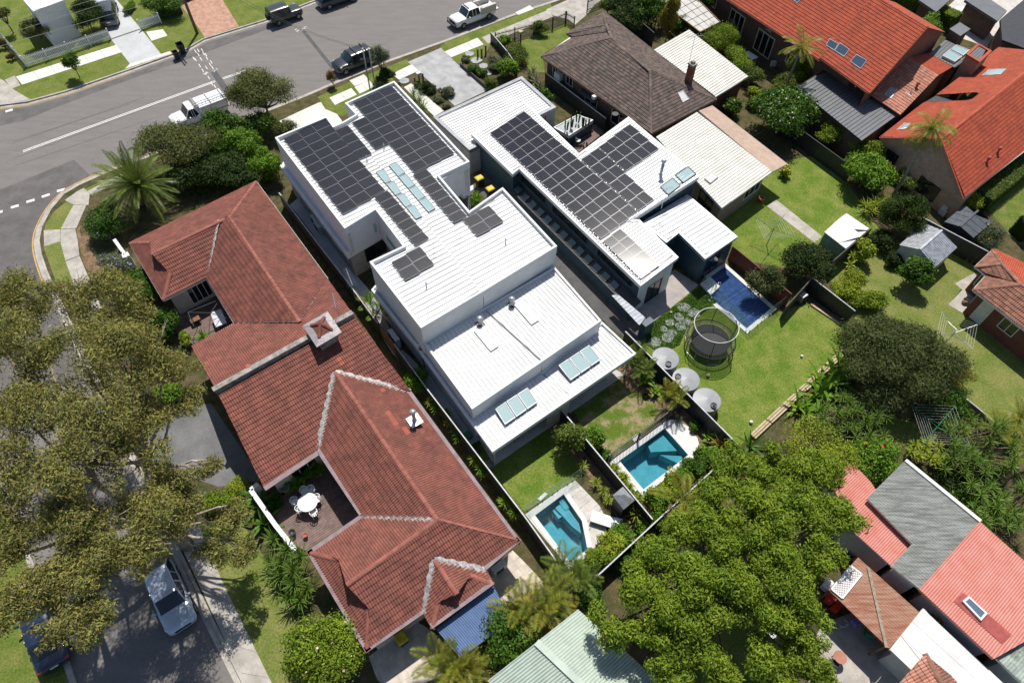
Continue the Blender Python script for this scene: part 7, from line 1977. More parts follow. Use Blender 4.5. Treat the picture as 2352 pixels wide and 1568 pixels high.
def car(name,label,loc,rz,L,W,H,pm,cowl,roof_f,roof_r,tail,belt=.95,hood=.98,boxy=0.0,zlow=.22,group=None,rack=0,spare=False,wheel_r=.33,cat='car',cab_only=None,boot=None):
    """cowl, roof_f, roof_r, tail: fractions of the length from the nose where the glasshouse starts, reaches the roof, leaves it and ends"""
    t = thing(name,label,cat,Vector(loc),rz,group)
    X = lambda fr: L / 2 - fr * L
    hw = W / 2
    b1 = boot if boot else belt
    def sec(fr,w,zl,zb):
        x = X(fr);return [(x,w * .86,zl),(x,w * .98,zl + .12),(x,w,(zl + zb) / 2),(x,w * .985,zb - .16),(x,w * .93,zb - .05),(x,w * .72,zb - .005),(x,w * .35,zb + .012),(x,0,zb + .015)]
    k = 1 - boxy
    S = [sec(0.0,hw * (.74 + .2 * boxy),zlow + .16,hood - .30 * k - .04),sec(.012,hw * (.84 + .12 * boxy),zlow + .06,hood - .18 * k - .02),sec(.05,hw * (.95 + .03 * boxy),zlow,hood - .1 * k),sec(.13,hw * .985,zlow,hood - .05 * k),sec(.22,hw,zlow,hood),sec(cowl + .02,hw,zlow,belt),sec((roof_f + roof_r) / 2,hw,zlow,belt),sec(roof_r,hw,zlow,belt),sec(min(tail,.93),hw * .985,zlow,b1),sec(.96,hw * (.95 + .03 * boxy),zlow + .03,b1 - .03),sec(.988,hw * (.88 + .08 * boxy),zlow + .08,b1 - .10 * k),sec(1.0,hw * (.8 + .14 * boxy),zlow + .15,b1 - .2 * k)]
    body = loft(S).build('body',pm,t,smooth=True,local=True)
    sm = body.modifiers.new('sub','SUBSURF');sm.levels = 1;sm.render_levels = 1

    wr = hw * (.74 + .16 * boxy)
    def gs(fr,wb,w2,zr): x = X(fr);return [(x,wb,belt - .06),(x,w2,zr - .06),(x,w2 * .9,zr - .012),(x,w2 * .5,zr + .004),(x,0,zr + .01)]
    G_ = [gs(cowl,hw * .86,hw * .82,belt + .02),gs(roof_f,hw * .94,wr,H - .03),gs((roof_f * 2 + roof_r) / 3,hw * .95,wr * 1.02,H),gs((roof_f + roof_r * 2) / 3,hw * .95,wr * 1.02,H),gs(roof_r,hw * .94,wr * .98,H - .03),gs(tail,hw * .86,hw * (.74 + .1 * boxy),b1 + .02)]
    gh = loft(G_);m_ = 9
    roofm,gl,ws,rw = MB(),MB(),MB(),MB()
    for mbx in (roofm,gl,ws,rw): mbx.v = list(gh.v)
    for f in gh.f[:-2]:
        i = f[0] // m_;kk = f[0] % m_
        if i == 0: (ws if 1 <= kk <= 6 else gl).f.append(f)
        elif i == 4: (rw if 1 <= kk <= 6 else gl).f.append(f)
        elif 1 <= kk <= 6: roofm.f.append(f)
        else: gl.f.append(f)
    roofm.build('roof',pm,t,smooth=True,local=True);ws.build('windscreen',M_carglass,t,smooth=True,local=True);rw.build('rear_window',M_carglass,t,smooth=True,local=True);gl.build('side_windows',M_carglass,t,local=True)

    pl = MB()
    for s in (-1,1):
        for i,j in ((0,1),(4,5)):
            a_ = Vector((G_[i][1][0],s * G_[i][1][1],G_[i][1][2]));b_ = Vector((G_[j][1][0],s * G_[j][1][1],G_[j][1][2]));pl.beam(a_,b_,.07,.05)
        for i in (2,3):
            a_ = Vector((G_[i][0][0],s * G_[i][0][1],G_[i][0][2]));b_ = Vector((G_[i][1][0],s * G_[i][1][1],G_[i][1][2]));pl.beam(a_,b_,.05,.09)
    pl.build('pillars',pm,t,local=True)

    for fx_ in (.17,.80):
        for s in (-1,1):
            c_ = Vector((X(fx_),s * (hw - .1),wheel_r));w = MB();n = 20
            prof = [(.02,-.11),(wheel_r * .62,-.11),(wheel_r * .95,-.11),(wheel_r,-.06),(wheel_r,.06),(wheel_r * .95,.11),(wheel_r * .62,.11),(.02,.11)]
            for rr,yy in prof:
                for k2 in range(n): a_ = 2 * math.pi * k2 / n;w.v.append((c_.x + rr * math.cos(a_),c_.y + yy,c_.z + rr * math.sin(a_)))
            for i in range(len(prof) - 1):
                for k2 in range(n): w.f.append((i * n + k2,i * n + (k2 + 1) % n,(i + 1) * n + (k2 + 1) % n,(i + 1) * n + k2))
            wo = w.build('wheel',M_tyre,t,local=True)
            r2 = MB()
            for k2 in range(5):
                a_ = 2 * math.pi * k2 / 5;r2.beam(c_ + Vector((0,s * .115,0)),c_ + Vector((math.cos(a_) * wheel_r * .6,s * .115,math.sin(a_) * wheel_r * .6)),.06,.03,Vector((0,1,0)))
            r2.build('rim',M_rim,wo,local=True)

    for s in (-1,1):
        h = MB();h.add([(X(.012),s * hw * .60,hood - .30 * k - .05),(X(.075),s * hw * .97,hood - .20 * k),(X(.12),s * hw * .93,hood - .085 * k + .0),(X(.04),s * hw * .62,hood - .15 * k)],[(0,1,2,3),(3,2,1,0)]);h.build('headlight',M_lamp,t,local=True)
        r_ = MB();r_.obox((X(.992),s * hw * .62 if s > 0 else -hw * .9,b1 - .32),(.12,0,0),(0,hw * .28,0),(0,0,.2));r_.build('tail_light',M_tail,t,local=True)
        m2 = MB();m2.obox((X(cowl + .07),s * hw if s > 0 else -hw - .2,belt - .03),(.1,0,0),(0,.2,0),(0,0,.14));m2.build('mirror',pm,t,local=True)
    g2 = MB();g2.obox((L / 2 - .02,-hw * .5,zlow + .3),(.03,0,0),(0,hw,0),(0,0,.16));g2.build('grille',M_black,t,local=True)
    pt = MB();pt.obox((-L / 2 - .02,-.2,zlow + .42),(.03,0,0),(0,.4,0),(0,0,.12));pt.build('number_plate',M_plate,t,local=True)
    if rack:
        for i in range(2):
            x_ = X(roof_f + (roof_r - roof_f) * (.25 + .5 * i));rk = MB();rk.obox((x_ - .04,-wr * 1.05,H + .06),(.08,0,0),(0,wr * 2.1,0),(0,0,.035))
            for s in (-1,1): rk.obox((x_ - .04,s * wr * .95 - .03,H - .03),(.08,0,0),(0,.06,0),(0,0,.1))
            rk.build('roof_bar',M_black,t,local=True)
    if spare:
        sp_ = MB();n = 18
        for rr,xx in ((.02,-.2),(.33,-.2),(.36,-.12),(.36,-.02),(.3,0)):
            for k2 in range(n): a_ = 2 * math.pi * k2 / n;sp_.v.append((-L / 2 + xx - .0,rr * math.cos(a_),.95 + rr * math.sin(a_)))
        for i in range(4):
            for k2 in range(n): sp_.f.append((i * n + k2,i * n + (k2 + 1) % n,(i + 1) * n + (k2 + 1) % n,(i + 1) * n + k2))
        sp_.build('spare_wheel',M_tyre,t,local=True)
    return t
P_white,P_white_shaded,P_black,P_green,P_navy,P_grey = paint('white_car_paint',(.72,.73,.74)),paint('shaded_white_paint',(.50,.56,.64),.3,.2),paint('black_car_paint',(.012,.014,.022)),paint('dark_green_paint',(.018,.026,.022)),paint('navy_car_paint',(.012,.022,.05)),paint('grey_car_paint',(.07,.07,.078),.3,.3)  # the hatchback's white paint has bluish street shade mixed into its colour
SA = math.radians(-53)
def hd(a_,b_): d_ = b_ - a_;return math.atan2(d_.y,d_.x)
STR = hd(F(53,349),F(563,162))
car('hatchback','white hatchback parked on the shaded side street',F(399,1375,.004),SA,4.25,1.78,1.47,P_white_shaded,.28,.43,.86,.985,.93,.93)
car('sedan','navy sedan half hidden by the gum tree on the side street',F(113,1452,.004),SA + math.pi,4.7,1.82,1.45,P_navy,.27,.42,.70,.86,.93,.95)
car('sports_utility','black sports utility with two roof bars parked by the twin poles',F(818,152,.004),STR + math.pi,4.7,1.86,1.72,P_black,.25,.38,.84,.97,1.05,1.08,.25,.26,rack=2,wheel_r=.37)
car('off_roader','boxy dark green off-roader with rear spare wheel at the far kerb',F(657,46,.004),STR,3.7,1.66,1.74,P_green,.34,.39,.95,.985,1.05,1.06,.85,.32,spare=True,wheel_r=.36)
car('sports_utility','dark sports utility cut off by the top edge of the street',F(775,7,.004),STR,4.6,1.85,1.68,P_navy,.25,.38,.84,.97,1.03,1.05,.25,.26,wheel_r=.36)
car('station_wagon','dark grey wagon parked on the pale driveway at the top left',F(254,42,G + .01),R(112),4.6,1.85,1.62,P_grey,.25,.38,.86,.985,1.0,1.02,.2,wheel_r=.35)
car('parked_car','white car on the terracotta paving at the top edge',F(446,-14,G + .01),STR + .2,4.4,1.8,1.5,P_white,.28,.42,.84,.97,.95,.96)
M_tray = mat('alloy_tray',(.50,.50,.49),.45,.1,3,metal=.5);M_toolbox = mat('ute_canopy_beige',(.50,.47,.41),.5,.05,3)
def utility(name,label,loc,rz,double):
    L,W,H = 5.3,1.84,1.80
    t = car(name,label,loc,rz,L,W,H,P_white,.25,.33,.56 if double else .44,.60 if double else .48,1.08,1.1,.35,.32,wheel_r=.38,cat='utility')
    tx = -L / 2;tl = L * (.40 if double else .52)
    tb = MB();tb.obox((tx - .25,-.95,.82),(tl + .2,0,0),(0,1.9,0),(0,0,.12));tb.build('tray',M_tray,t,local=True)
    if double:
        for s in (-1,1):
            bx = MB();bx.obox((tx + .1,s * .93 - (.32 if s > 0 else 0),.95),(tl - .2,0,0),(0,.32,0),(0,0,.62));bx.build('tool_box',M_toolbox,t,local=True)
        hb = MB()
        for x_ in (tx - .15,tx + tl - .15): hb.tube([(x_,-.9,.95),(x_,-.9,1.75),(x_,.9,1.75),(x_,.9,.95)],.03,6)
        hb.build('load_rack',M_tray,t,local=True)
        bb = MB();bb.tube([(L / 2 + .08,-.75,.55),(L / 2 + .12,-.72,.95),(L / 2 + .12,.72,.95),(L / 2 + .08,.75,.55)],.04,8);bb.obox((L / 2 + .02,-.8,.42),(.16,0,0),(0,1.6,0),(0,0,.2));bb.build('bull_bar',M_black,t,local=True)
        st_ = MB();st_.obox((L / 2 - .36 * L,-.55,H + .03),(.06,0,0),(0,1.1,0),(0,0,.06));st_.build('light_bar',M_black,t,local=True)
    else:
        bx = MB();bx.obox((tx - .1,-.92,.95),(tl - .1,0,0),(0,1.84,0),(0,0,.75));bx.build('canopy',P_white,t,local=True,bevel=.04)
        ld = MB()
        for y_ in (.25,.6): ld.beam((tx - .2,y_,1.88),(tx + 3.0,y_,1.88),.05,.06)
        for k in range(9): ld.beam((tx - .1 + k * .36,.25,1.88),(tx - .1 + k * .36,.6,1.88),.035,.035)
        lo_ = ld.build('ladder',M_alu,None,local=True);lo_.location = t.location;lo_.rotation_euler = t.rotation_euler;tag(lo_,'aluminium ladder on the roof rack of the white utility','ladder')
        rk = MB()
        for x_ in (tx + .1,tx + 1.4,tx + 2.7): rk.beam((x_,-.85,1.8),(x_,.85,1.8),.05,.05)
        for x_ in (tx + .1,tx + 1.4): rk.beam((x_,-.8,1.65),(x_,-.8,1.8),.04,.04,Vector((1,0,0)));rk.beam((x_,.8,1.65),(x_,.8,1.8),.04,.04,Vector((1,0,0)))
        rk.build('ladder_rack',M_alu,t,local=True)
    return t
utility('utility','white single cab utility with ladder rack half under the bottlebrush',F(462,273,.004),STR + math.pi,False)
utility('utility','white dual cab utility with tray boxes parked on the verge side',q('b1',1838,172,.004),hd(F(1187,29),F(1025,91)),True)

# ================================================================ street furniture and garden things
M_wpole = mat('timber_pole',(.16,.12,.09),.9,.2,5,.3,30,fine=.2)
M_gpole = mat('steel_pole',(.34,.36,.34),.5,.1,4,metal=.4)
pb = q('a1',1628,278,G);ptop = pb + UP * 9.0
t = thing('power_pole','dark timber power pole beside the two wheelie bins','pole',pb)
mb = MB();mb.tube([pb,pb + UP * 5,ptop],[.16,.14,.12],10);mb.build('shaft',M_wpole,t,smooth=True)
vd = Vector((-math.sin(STR),math.cos(STR),0))
for z in (8.0,8.7): mb = MB();mb.beam(pb + UP * z - vd * 1.1,pb + UP * z + vd * 1.1,.1,.12);mb.build('cross_arm',M_wpole,t)
mb = MB()
for z in (8.0,8.7):
    for k in (-1,-.4,.4,1): mb.lathe(pb + UP * (z + .06) + vd * k,[(.04,0),(.05,.08),(.03,.14)],8)
mb.build('insulators',M_gutter,t)
tp = []
for k,(x,y,x2,y2) in enumerate([(1000,790,928,408),(1042,765,982,442)]):
    b_ = q('b1',x,y,G);best = min((abs((F_ := None) or 0),0),default=0) if False else None
    zt = 4.9 if k == 0 else 4.6
    t = thing('service_pole',['taller of the twin grey steel poles beside the black car','shorter of the twin grey steel poles beside the black car'][k],'pole',b_)
    mb = MB();mb.tube([b_,b_ + UP * zt],[.07,.06],10);mb.build('shaft',M_gpole,t,smooth=True)
    mb = MB();mb.lathe(b_ + UP * zt,[(.08,0),(.08,.1),(.03,.14)],10);mb.build('cap',M_gutter,t);tp.append(b_ + UP * zt)
def wire(name,label,a_,b_,sag,r=.014,group='overhead wires'):
    a_,b_ = Vector(a_),Vector(b_);mb = MB();n = 16
    mb.tube([lerp(a_,b_,i / n) - UP * sag * 4 * (i / n) * (1 - i / n) for i in range(n + 1)],r,5);tag(mb.build(name,M_black),label,'wire',group)
wire('overhead_wire','service wire from the taller twin pole across the street',tp[0],F(505,-25,8.3),.7);wire('overhead_wire','service wire from the shorter twin pole across the street',tp[1],F(520,-25,8.0),.8)
M_lwire = mat('pale_wire',(.42,.43,.42),.5)
for k,(x,y,x2,y2) in enumerate([(-40,55,250,-22),(-40,96,330,-20),(-40,118,330,12),(-40,75,290,-22)]):
    a_,b_ = F(x,y,8.6 - .15 * k),F(x2,y2,8.6 - .15 * k);mb = MB();mb.tube([lerp(a_,b_,i / 8) for i in range(9)],.016,5)
    tag(mb.build('overhead_wire',M_lwire),['uppermost pale power wire over the top left lawn','third pale power wire over the top left lawn','lowest pale power wire over the top left lawn','second pale power wire over the top left lawn'][k],'wire','overhead wires')
M_bin = mat('dark_green_bin',(.018,.030,.024),.5);M_binyel = mat('yellow_bin_lid',(.55,.42,.02),.5);M_binred = mat('red_bin_lid',(.25,.03,.03),.5);M_bingreen = mat('green_bin_lid',(.03,.22,.10),.5)
def bin_(label,loc,rz,lid,scale=1.0,open_=False,group=None):
    t = thing('wheelie_bin',label,'bin',Vector(loc),rz,group);s = scale;mb = MB()
    a_,b_,h = .22 * s,.24 * s,.95 * s;c_,d_ = .29 * s,.33 * s
    mb.add([(-a_,-b_,.05),(a_,-b_,.05),(a_,b_,.05),(-a_,b_,.05),(-c_,-d_,h),(c_,-d_,h),(c_,d_,h),(-c_,d_,h),(-c_ * .88,-d_ * .88,h),(c_ * .88,-d_ * .88,h),(c_ * .88,d_ * .88,h),(-c_ * .88,d_ * .88,h),(-a_ * .9,-b_ * .9,.1),(a_ * .9,-b_ * .9,.1),(a_ * .9,b_ * .9,.1),(-a_ * .9,b_ * .9,.1)],
           [(3,2,1,0),(0,1,5,4),(1,2,6,5),(2,3,7,6),(3,0,4,7),(4,5,9,8),(5,6,10,9),(6,7,11,10),(7,4,8,11),(9,8,12,13),(10,9,13,14),(11,10,14,15),(8,11,15,12),(12,15,14,13)])
    mb.build('tub',M_bin,t,local=True)
    l_ = MB()
    if open_: l_.obox((-c_,d_ + .01,.35 * s),(2 * c_,0,0),(0,.05,0),(0,0,.62 * s))
    else: l_.add([(-c_ * 1.05,-d_ * 1.08,h + .01),(c_ * 1.05,-d_ * 1.08,h + .01),(c_ * 1.05,d_ * 1.05,h + .01),(-c_ * 1.05,d_ * 1.05,h + .01),(-c_ * .8,-d_ * .8,h + .08),(c_ * .8,-d_ * .8,h + .08),(c_ * .8,d_ * .9,h + .08),(-c_ * .8,d_ * .9,h + .08)],[(0,1,5,4),(1,2,6,5),(2,3,7,6),(3,0,4,7),(4,5,6,7),(3,2,1,0)])
    l_.build('lid',lid,t,local=True)
    for s_ in (-1,1): w = MB();w.tube([(s_ * a_ - .03,b_,.1),(s_ * a_ + .03,b_,.1)],.1,12);w.build('wheel',M_tyre,t,local=True)
    return t
bin_('taller open wheelie bin with green body on the kerb',q('a1',1512,440,.01),STR,M_bin,1.12,True);bin_('smaller open wheelie bin with red lid on the kerb',q('a1',1468,490,.01),STR,M_binred,.9,True)
bin_('yellow lidded bin under the slatted screen of the dark-walled house',q('b2',1895,175,G),AU,M_binyel);bin_('yellow lidded bin nearest the ferny plants in the narrow yard',q('b2',1985,262,G),AU,M_binyel)
bin_('yellow lidded bin in the paved yard below the red roof',q('b4',722,700,G),AV,M_binyel);bin_('yellow lidded bin beside the brown house rear corner',q('c1',1775,880,G),AU,M_binyel);bin_('green lidded bin in the dark courtyard at the top right',q('d1',2200,345,G),AU,M_bingreen)

M_tank = mat('grey_poly_tank',(.27,.28,.295),.45,.05,2,fine=.04)
for k,(x,y,lx,ly) in enumerate([(1360,225,.12,-.55),(1530,398,-.55,.15),(1702,568,.35,-.5)]):
    c_ = q('c3',x + 8,y,1.25);b_ = Vector((c_.x,c_.y,G))
    t = thing('water_tank',['round grey water tank nearest the dark-walled house','middle one of the three round grey water tanks','round grey water tank with black inlet pipe, farthest down the fence'][k],'water tank',b_,0,'water tanks along the black fence')
    mb = MB();mb.lathe(b_,[(.92,0),(.95,.05),(.92,.25),(.95,.45),(.92,.65),(.95,.85),(.93,1.0)],40);mb.build('shell',M_tank,t,smooth=True)
    mb = MB();mb.lathe(b_ + UP * 1.0,[(.96,0),(.94,.04),(.1,.2),(.02,.21)],40);lid_ = mb.build('roof',M_tank,t)
    mb = MB();mb.lathe(b_ + Vector((lx,ly,1.08)),[(.22,0),(.22,.12),(.17,.12),(.17,.06),(.02,.06)],20);mb.build('inlet_strainer',M_dark,t)
    if k == 2:
        mb = MB();mb.tube([b_ + Vector((lx,ly,1.2)),b_ + Vector((lx + .1,ly - .5,1.15)),b_ + Vector((lx + .1,ly - .75,.8)),b_ + Vector((lx + .1,ly - .75,.1))],.06,8);mb.build('inlet_pipe',M_black,t)

tc_ = q('c3',1715,130,G);t = thing('trampoline','round black trampoline with safety enclosure on the lawn','trampoline',tc_)
rr = 1.75
M_net = glass_mat('safety_net',(.012,.012,.013),.9,.5);M_matblack = mat('trampoline_mat',(.03,.031,.034),.7,.08,3)
def torus(c,R_,r_,n=48,m_=8,z=0.0):
    return [Vector((c.x + R_ * math.cos(2 * math.pi * i / n),c.y + R_ * math.sin(2 * math.pi * i / n),c.z + z)) for i in range(n + 1)]
mb = MB();mb.tube(torus(tc_,rr,0,z=.85),.04,8);mb.build('frame_ring',M_dark,t,smooth=True)
mb = MB();mb.lathe(tc_ + UP * .83,[(1.38,-.01),(1.38,.01),(.02,.012)],40);mb.build('jumping_mat',M_matblack,t)
for k in range(72):
    a_ = 2 * math.pi * k / 72;d_ = Vector((math.cos(a_),math.sin(a_),0));mb = MB();mb.beam(tc_ + UP * .84 + d_ * 1.37,tc_ + UP * .85 + d_ * rr,.028,.02);mb.build('spring',M_dark,t)
mb = MB();mb.tube(torus(tc_,1.55,0,z=2.55),.028,8);mb.build('top_hoop',M_gutter,t,smooth=True)
for k in range(6):
    a_ = 2 * math.pi * k / 6 + .3;d_ = Vector((math.cos(a_),math.sin(a_),0));mb = MB();mb.tube([tc_ + d_ * (rr + .05),tc_ + d_ * (rr + .12) + UP * .85,tc_ + d_ * (rr + .1) + UP * 1.7,tc_ + d_ * 1.55 + UP * 2.55],.025,7);mb.build('pole',M_black,t)
    mb = MB();mb.tube([tc_ + d_ * rr + UP * .8,tc_ + d_ * rr + UP * .03,tc_ + Vector((math.cos(a_ + .5),math.sin(a_ + .5),0)) * rr + UP * .03,tc_ + Vector((math.cos(a_ + .5),math.sin(a_ + .5),0)) * rr + UP * .8],.022,6);mb.build('leg',M_galv,t)
mb = MB();n = 48
for i in range(n + 1): a_ = 2 * math.pi * i / n;mb.v += [(tc_.x + 1.42 * math.cos(a_),tc_.y + 1.42 * math.sin(a_),tc_.z + .86),(tc_.x + 1.5 * math.cos(a_),tc_.y + 1.5 * math.sin(a_),tc_.z + 2.52)]
for i in range(n): mb.f.append((2 * i,2 * i + 2,2 * i + 3,2 * i + 1))
mb.build('safety_net',M_net,t)

def hoist(label,base,h,size,tilt,mt,lines=6):
    b_ = Vector(base);t = thing('clothes_hoist',label,'clothes hoist',b_);hub = b_ + UP * (h - .25)
    mb = MB();mb.tube([b_,b_ + UP * h],.03,8);mb.build('post',mt,t)
    tips = [b_ + UP * h + Vector((math.cos(tilt + k * math.pi / 2),math.sin(tilt + k * math.pi / 2),.06)) * size for k in range(4)]
    for p in tips: mb = MB();mb.tube([hub,p],.018,6);mb.build('arm',mt,t);mb = MB();mb.tube([b_ + UP * (h + .1),lerp(hub,p,.55)],.01,5);mb.build('strut',mt,t)
    for j in range(lines):
        f_ = 1 - j * .13;mb = MB()
        for k in range(4): mb.tube([lerp(hub,tips[k],f_),lerp(hub,tips[(k + 1) % 4],f_)],.006,4,False)
        mb.build('line',M_gutter,t)
    return t
hoist('green rotary clothes hoist on the lawn behind the blue pool',q('d2',145,660,G),2.0,1.75,.9,M_grn_metal);hoist('bare grey rotary clothes hoist on the dry lawn',q('d2',1590,1500,G),2.0,1.7,.3,M_galv,4)
hoist('green rotary clothes hoist hung with washing among the shrubs',q('d3',1440,900,G),2.0,2.0,.75,mat('hoist_green',(.03,.20,.10),.5))

M_deck = mat('brown_deck_board',(.17,.115,.10),.75,.12,3,.2,60,island=.12,fine=.12)
def deck(name,label,poly,z,dirv):
    P = setz(poly,z);t = thing(name,label,'deck',Vector((P[0].x,P[0].y,G)))
    sheet_roof(t,P,dirv,M_deck,.145,.012,-.012,name='deck_board')
    mb = MB();mb.prism([p - UP * .03 for p in P],.1);mb.build('frame',M_wood,t);return t
deck('timber_deck','brown timber deck enclosed by the rear red house and white wall',Fs([(618,1196),(640,1148),(735,1046),(826,1188),(707,1266),(660,1244)],.3),.3,V)
deck('timber_deck','brown timber deck in the corner of the front red house',qs('a2',[(1400,1300),(1450,1100),(1700,935),(1935,1300),(1590,1500),(1520,1480)],.3),.3,V)
M_plast = mat('white_plastic',(.70,.71,.72),.4,.03,3)
def chair(label,loc,rz,mt,group):
    t = thing('garden_chair',label,'chair',Vector(loc),rz,group)
    mb = MB();mb.lathe((0,0,.42),[(.20,-.02),(.24,0),(.24,.02),(.05,.015)],16);mb.build('seat',mt,t,local=True)
    mb = MB();mb.tube([(.24 * math.cos(a_),.24 * math.sin(a_),.68 + .1 * math.cos(a_ - math.pi)) for a_ in [math.pi * (.35 + 1.3 * k / 12) for k in range(13)]],.025,6);mb.build('backrest',mt,t,local=True)
    mb = MB()
    for k in range(5): a_ = math.pi * (.7 + .6 * k / 4);mb.beam((.22 * math.cos(a_),.22 * math.sin(a_),.43),(.24 * math.cos(a_),.24 * math.sin(a_),.75),.05,.015)
    mb.build('back_slats',mt,t,local=True)
    for sx in (-1,1):
        for sy in (-1,1): mb = MB();mb.tube([(sx * .17,sy * .17,.42),(sx * .21,sy * .21,0)],.018,6);mb.build('leg',mt,t,local=True)
    return t
def table(name,label,loc,r,h,mt,rect=None,rz=0):
    t = thing(name,label,'table',Vector(loc),rz);mb = MB()
    if rect: mb.obox((-rect[0] / 2,-rect[1] / 2,h),(rect[0],0,0),(0,rect[1],0),(0,0,.04))
    else: mb.lathe((0,0,h),[(r * .97,0),(r,.02),(r * .98,.04),(.02,.04)],28)
    mb.build('table_top',mt,t,local=True)
    k_ = rect or (r * 1.1,r * 1.1)
    for sx in (-1,1):
        for sy in (-1,1): mb = MB();mb.tube([(sx * k_[0] * .4,sy * k_[1] * .4,h),(sx * k_[0] * .42,sy * k_[1] * .42,0)],.025,6);mb.build('leg',mt,t,local=True)
    return t
tcn = q('b3',478,1425,.9);table('outdoor_table','white oval table on the timber deck',Vector((tcn.x,tcn.y,.31)),.62,.68,M_plast)
for k,(x,y) in enumerate([(508,1322),(553,1392),(372,1415),(412,1478),(528,1508),(450,1330)]):
    c_ = q('b3',x,y,.75);d_ = Vector((tcn.x - c_.x,tcn.y - c_.y,0))
    chair(['white chair at the far side of the deck table near the house','white chair on the right of the deck table','white chair on the left of the deck table','white chair at the lower left of the deck table','white chair at the near right of the deck table','white chair at the top left of the deck table'][k],(c_.x,c_.y,.31),math.atan2(d_.y,d_.x),M_plast,'white chairs round the deck table')
for (s_,x,y,r_,h_,mt_,lab) in [('b3',300,1320,.3,.5,M_cement,'round pot under the leafy plants by the deck'),('b4',205,195,.2,.4,M_dark,'dark pot at the deck corner'),('b4',265,205,.14,.3,M_tile_new,'small terracotta pot at the deck edge'),('c2',2145,300,.25,.4,M_tile_new,'terracotta pot by the cream wing door'),('d2',1770,1135,.2,.35,M_palewood,'pale pot on the concrete by the red brick house'),('b3',1975,1120,.28,.3,M_cement,'round stone pot behind the alfresco post'),('d4',100,668,.25,.3,M_plast,'white tub on the lawn under the wattle'),('d3',2120,60,.25,.4,M_tile_new,'brown pot along the red brick wall')]:
    b_ = q(s_,x,y,G + (.2 if s_[0] == 'b' and lab.find('deck') > 0 else 0));mb = MB();mb.lathe(b_,[(r_ * .7,0),(r_,h_ * .8),(r_ * 1.1,h_),(r_ * .9,h_),(r_ * .8,h_ * .7),(.02,h_ * .7)],16);tag(mb.build('plant_pot',mt_,smooth=True),lab,'pot')
table('outdoor_table','grey rectangular table in the shade of the upper deck',q('a2',1830,1310,.31),.5,.7,M_galv,(1.5,.8),R(-60));table('coffee_table','low timber table on the upper deck',q('a2',1620,1290,.31),.4,.4,M_wood,(.7,.7),AU)
mb = MB();
for a_,b_ in (((1550,1215),(1740,1220)),((1740,1220),(1720,1400)),((1550,1215),(1600,1330)),((1740,1220),(1890,1270)),((1550,1215),(1810,1110)),((1810,1110),(1740,1220))): mb.tube([q('a2',*a_,2.2),q('a2',*b_,2.2)],.03,6)
for p in ((1550,1215),(1890,1270),(1810,1110)): b_ = q('a2',*p,2.2);mb.tube([b_,Vector((b_.x,b_.y,.3))],.03,6)
tag(mb.build('gazebo_frame',M_dark),'bare dark gazebo frame over the upper deck','gazebo')
pavers('paved_yard',qs('b4',[(560,770),(780,600),(860,650),(990,780),(900,860),(700,950),(600,880)],E2),E2,M_conc_paver,.5,.5,AV)
pavers('paved_yard',qs('c4',[(-150,440),(60,270),(120,330),(260,480),(150,560),(20,560)],E2),E2,M_conc_paver,.5,.5,AV)

t = thing('sun_lounger','white cushioned sun lounger on the pool paving','sun lounger',q('c4',498,140,E3 + .01),math.atan2(-.33,1.0))
mb = MB();mb.obox((-.95,-.34,.22),(1.9,0,0),(0,.68,0),(0,0,.06));mb.build('frame',M_wood,t,local=True)
mb = MB();mb.obox((-.97,-.36,.28),(1.35,0,0),(0,.72,0),(0,0,.12));mb.build('mattress',M_plast,t,local=True,bevel=.03)
mb = MB();mb.obox((.38,-.36,.28),(.58,0,.18),(0,.72,0),(-.03,0,.12));mb.build('backrest',M_plast,t,local=True,bevel=.03)
mb = MB();mb.obox((.5,-.26,.46),(.36,0,.1),(0,.52,0),(-.02,0,.1));mb.build('pillow',M_plast,t,local=True,bevel=.04)
for sx in (-.8,.8):
    for sy in (-.28,.28): mb = MB();mb.cbox((sx,sy,0),.06,.06,.22);mb.build('leg',M_wood,t,local=True)
hq = qs('c3',[(928,1362),(1015,1290),(1112,1402),(1020,1480)],1.9);hc_ = sum(hq,Vector()) / 4
t = thing('pool_hut','small dark hut with grey pyramid roof by the dividing fence','hut',Vector((hc_.x,hc_.y,G)))
mb = MB()
for k in range(4): mb.face(hq[k],hq[(k + 1) % 4],hc_ + UP * .5)
mb.build('roof',M_galv,t);walls(t,inset(hq,.08),G,1.9,M_fence_dark)
pl_ = qs('c1',[(440,1050),(640,945),(770,990),(570,1120)],1.5)
t = thing('pebble_planter','raised white planter box filled with pale pebbles','planter',Vector((pl_[0].x,pl_[0].y,G)))
parapet(t,pl_,.1,1.5,.35,M_white,(),'rim');walls(t,inset(pl_,.02),G,1.3,M_teal_clad);mb = MB();mb.prism(setz(inset(pl_,.1),1.44),.05);mb.build('pebbles',M_gravel,t)
deck('timber_deck','small deck in the courtyard notch of the dark-walled house',qs('c1',[(500,1130),(800,1020),(860,1090),(650,1260)],.2),.2,V)
chair('grey chair in the courtyard notch of the dark-walled house',q('c1',640,1190,.22),1.0,M_galv,None)

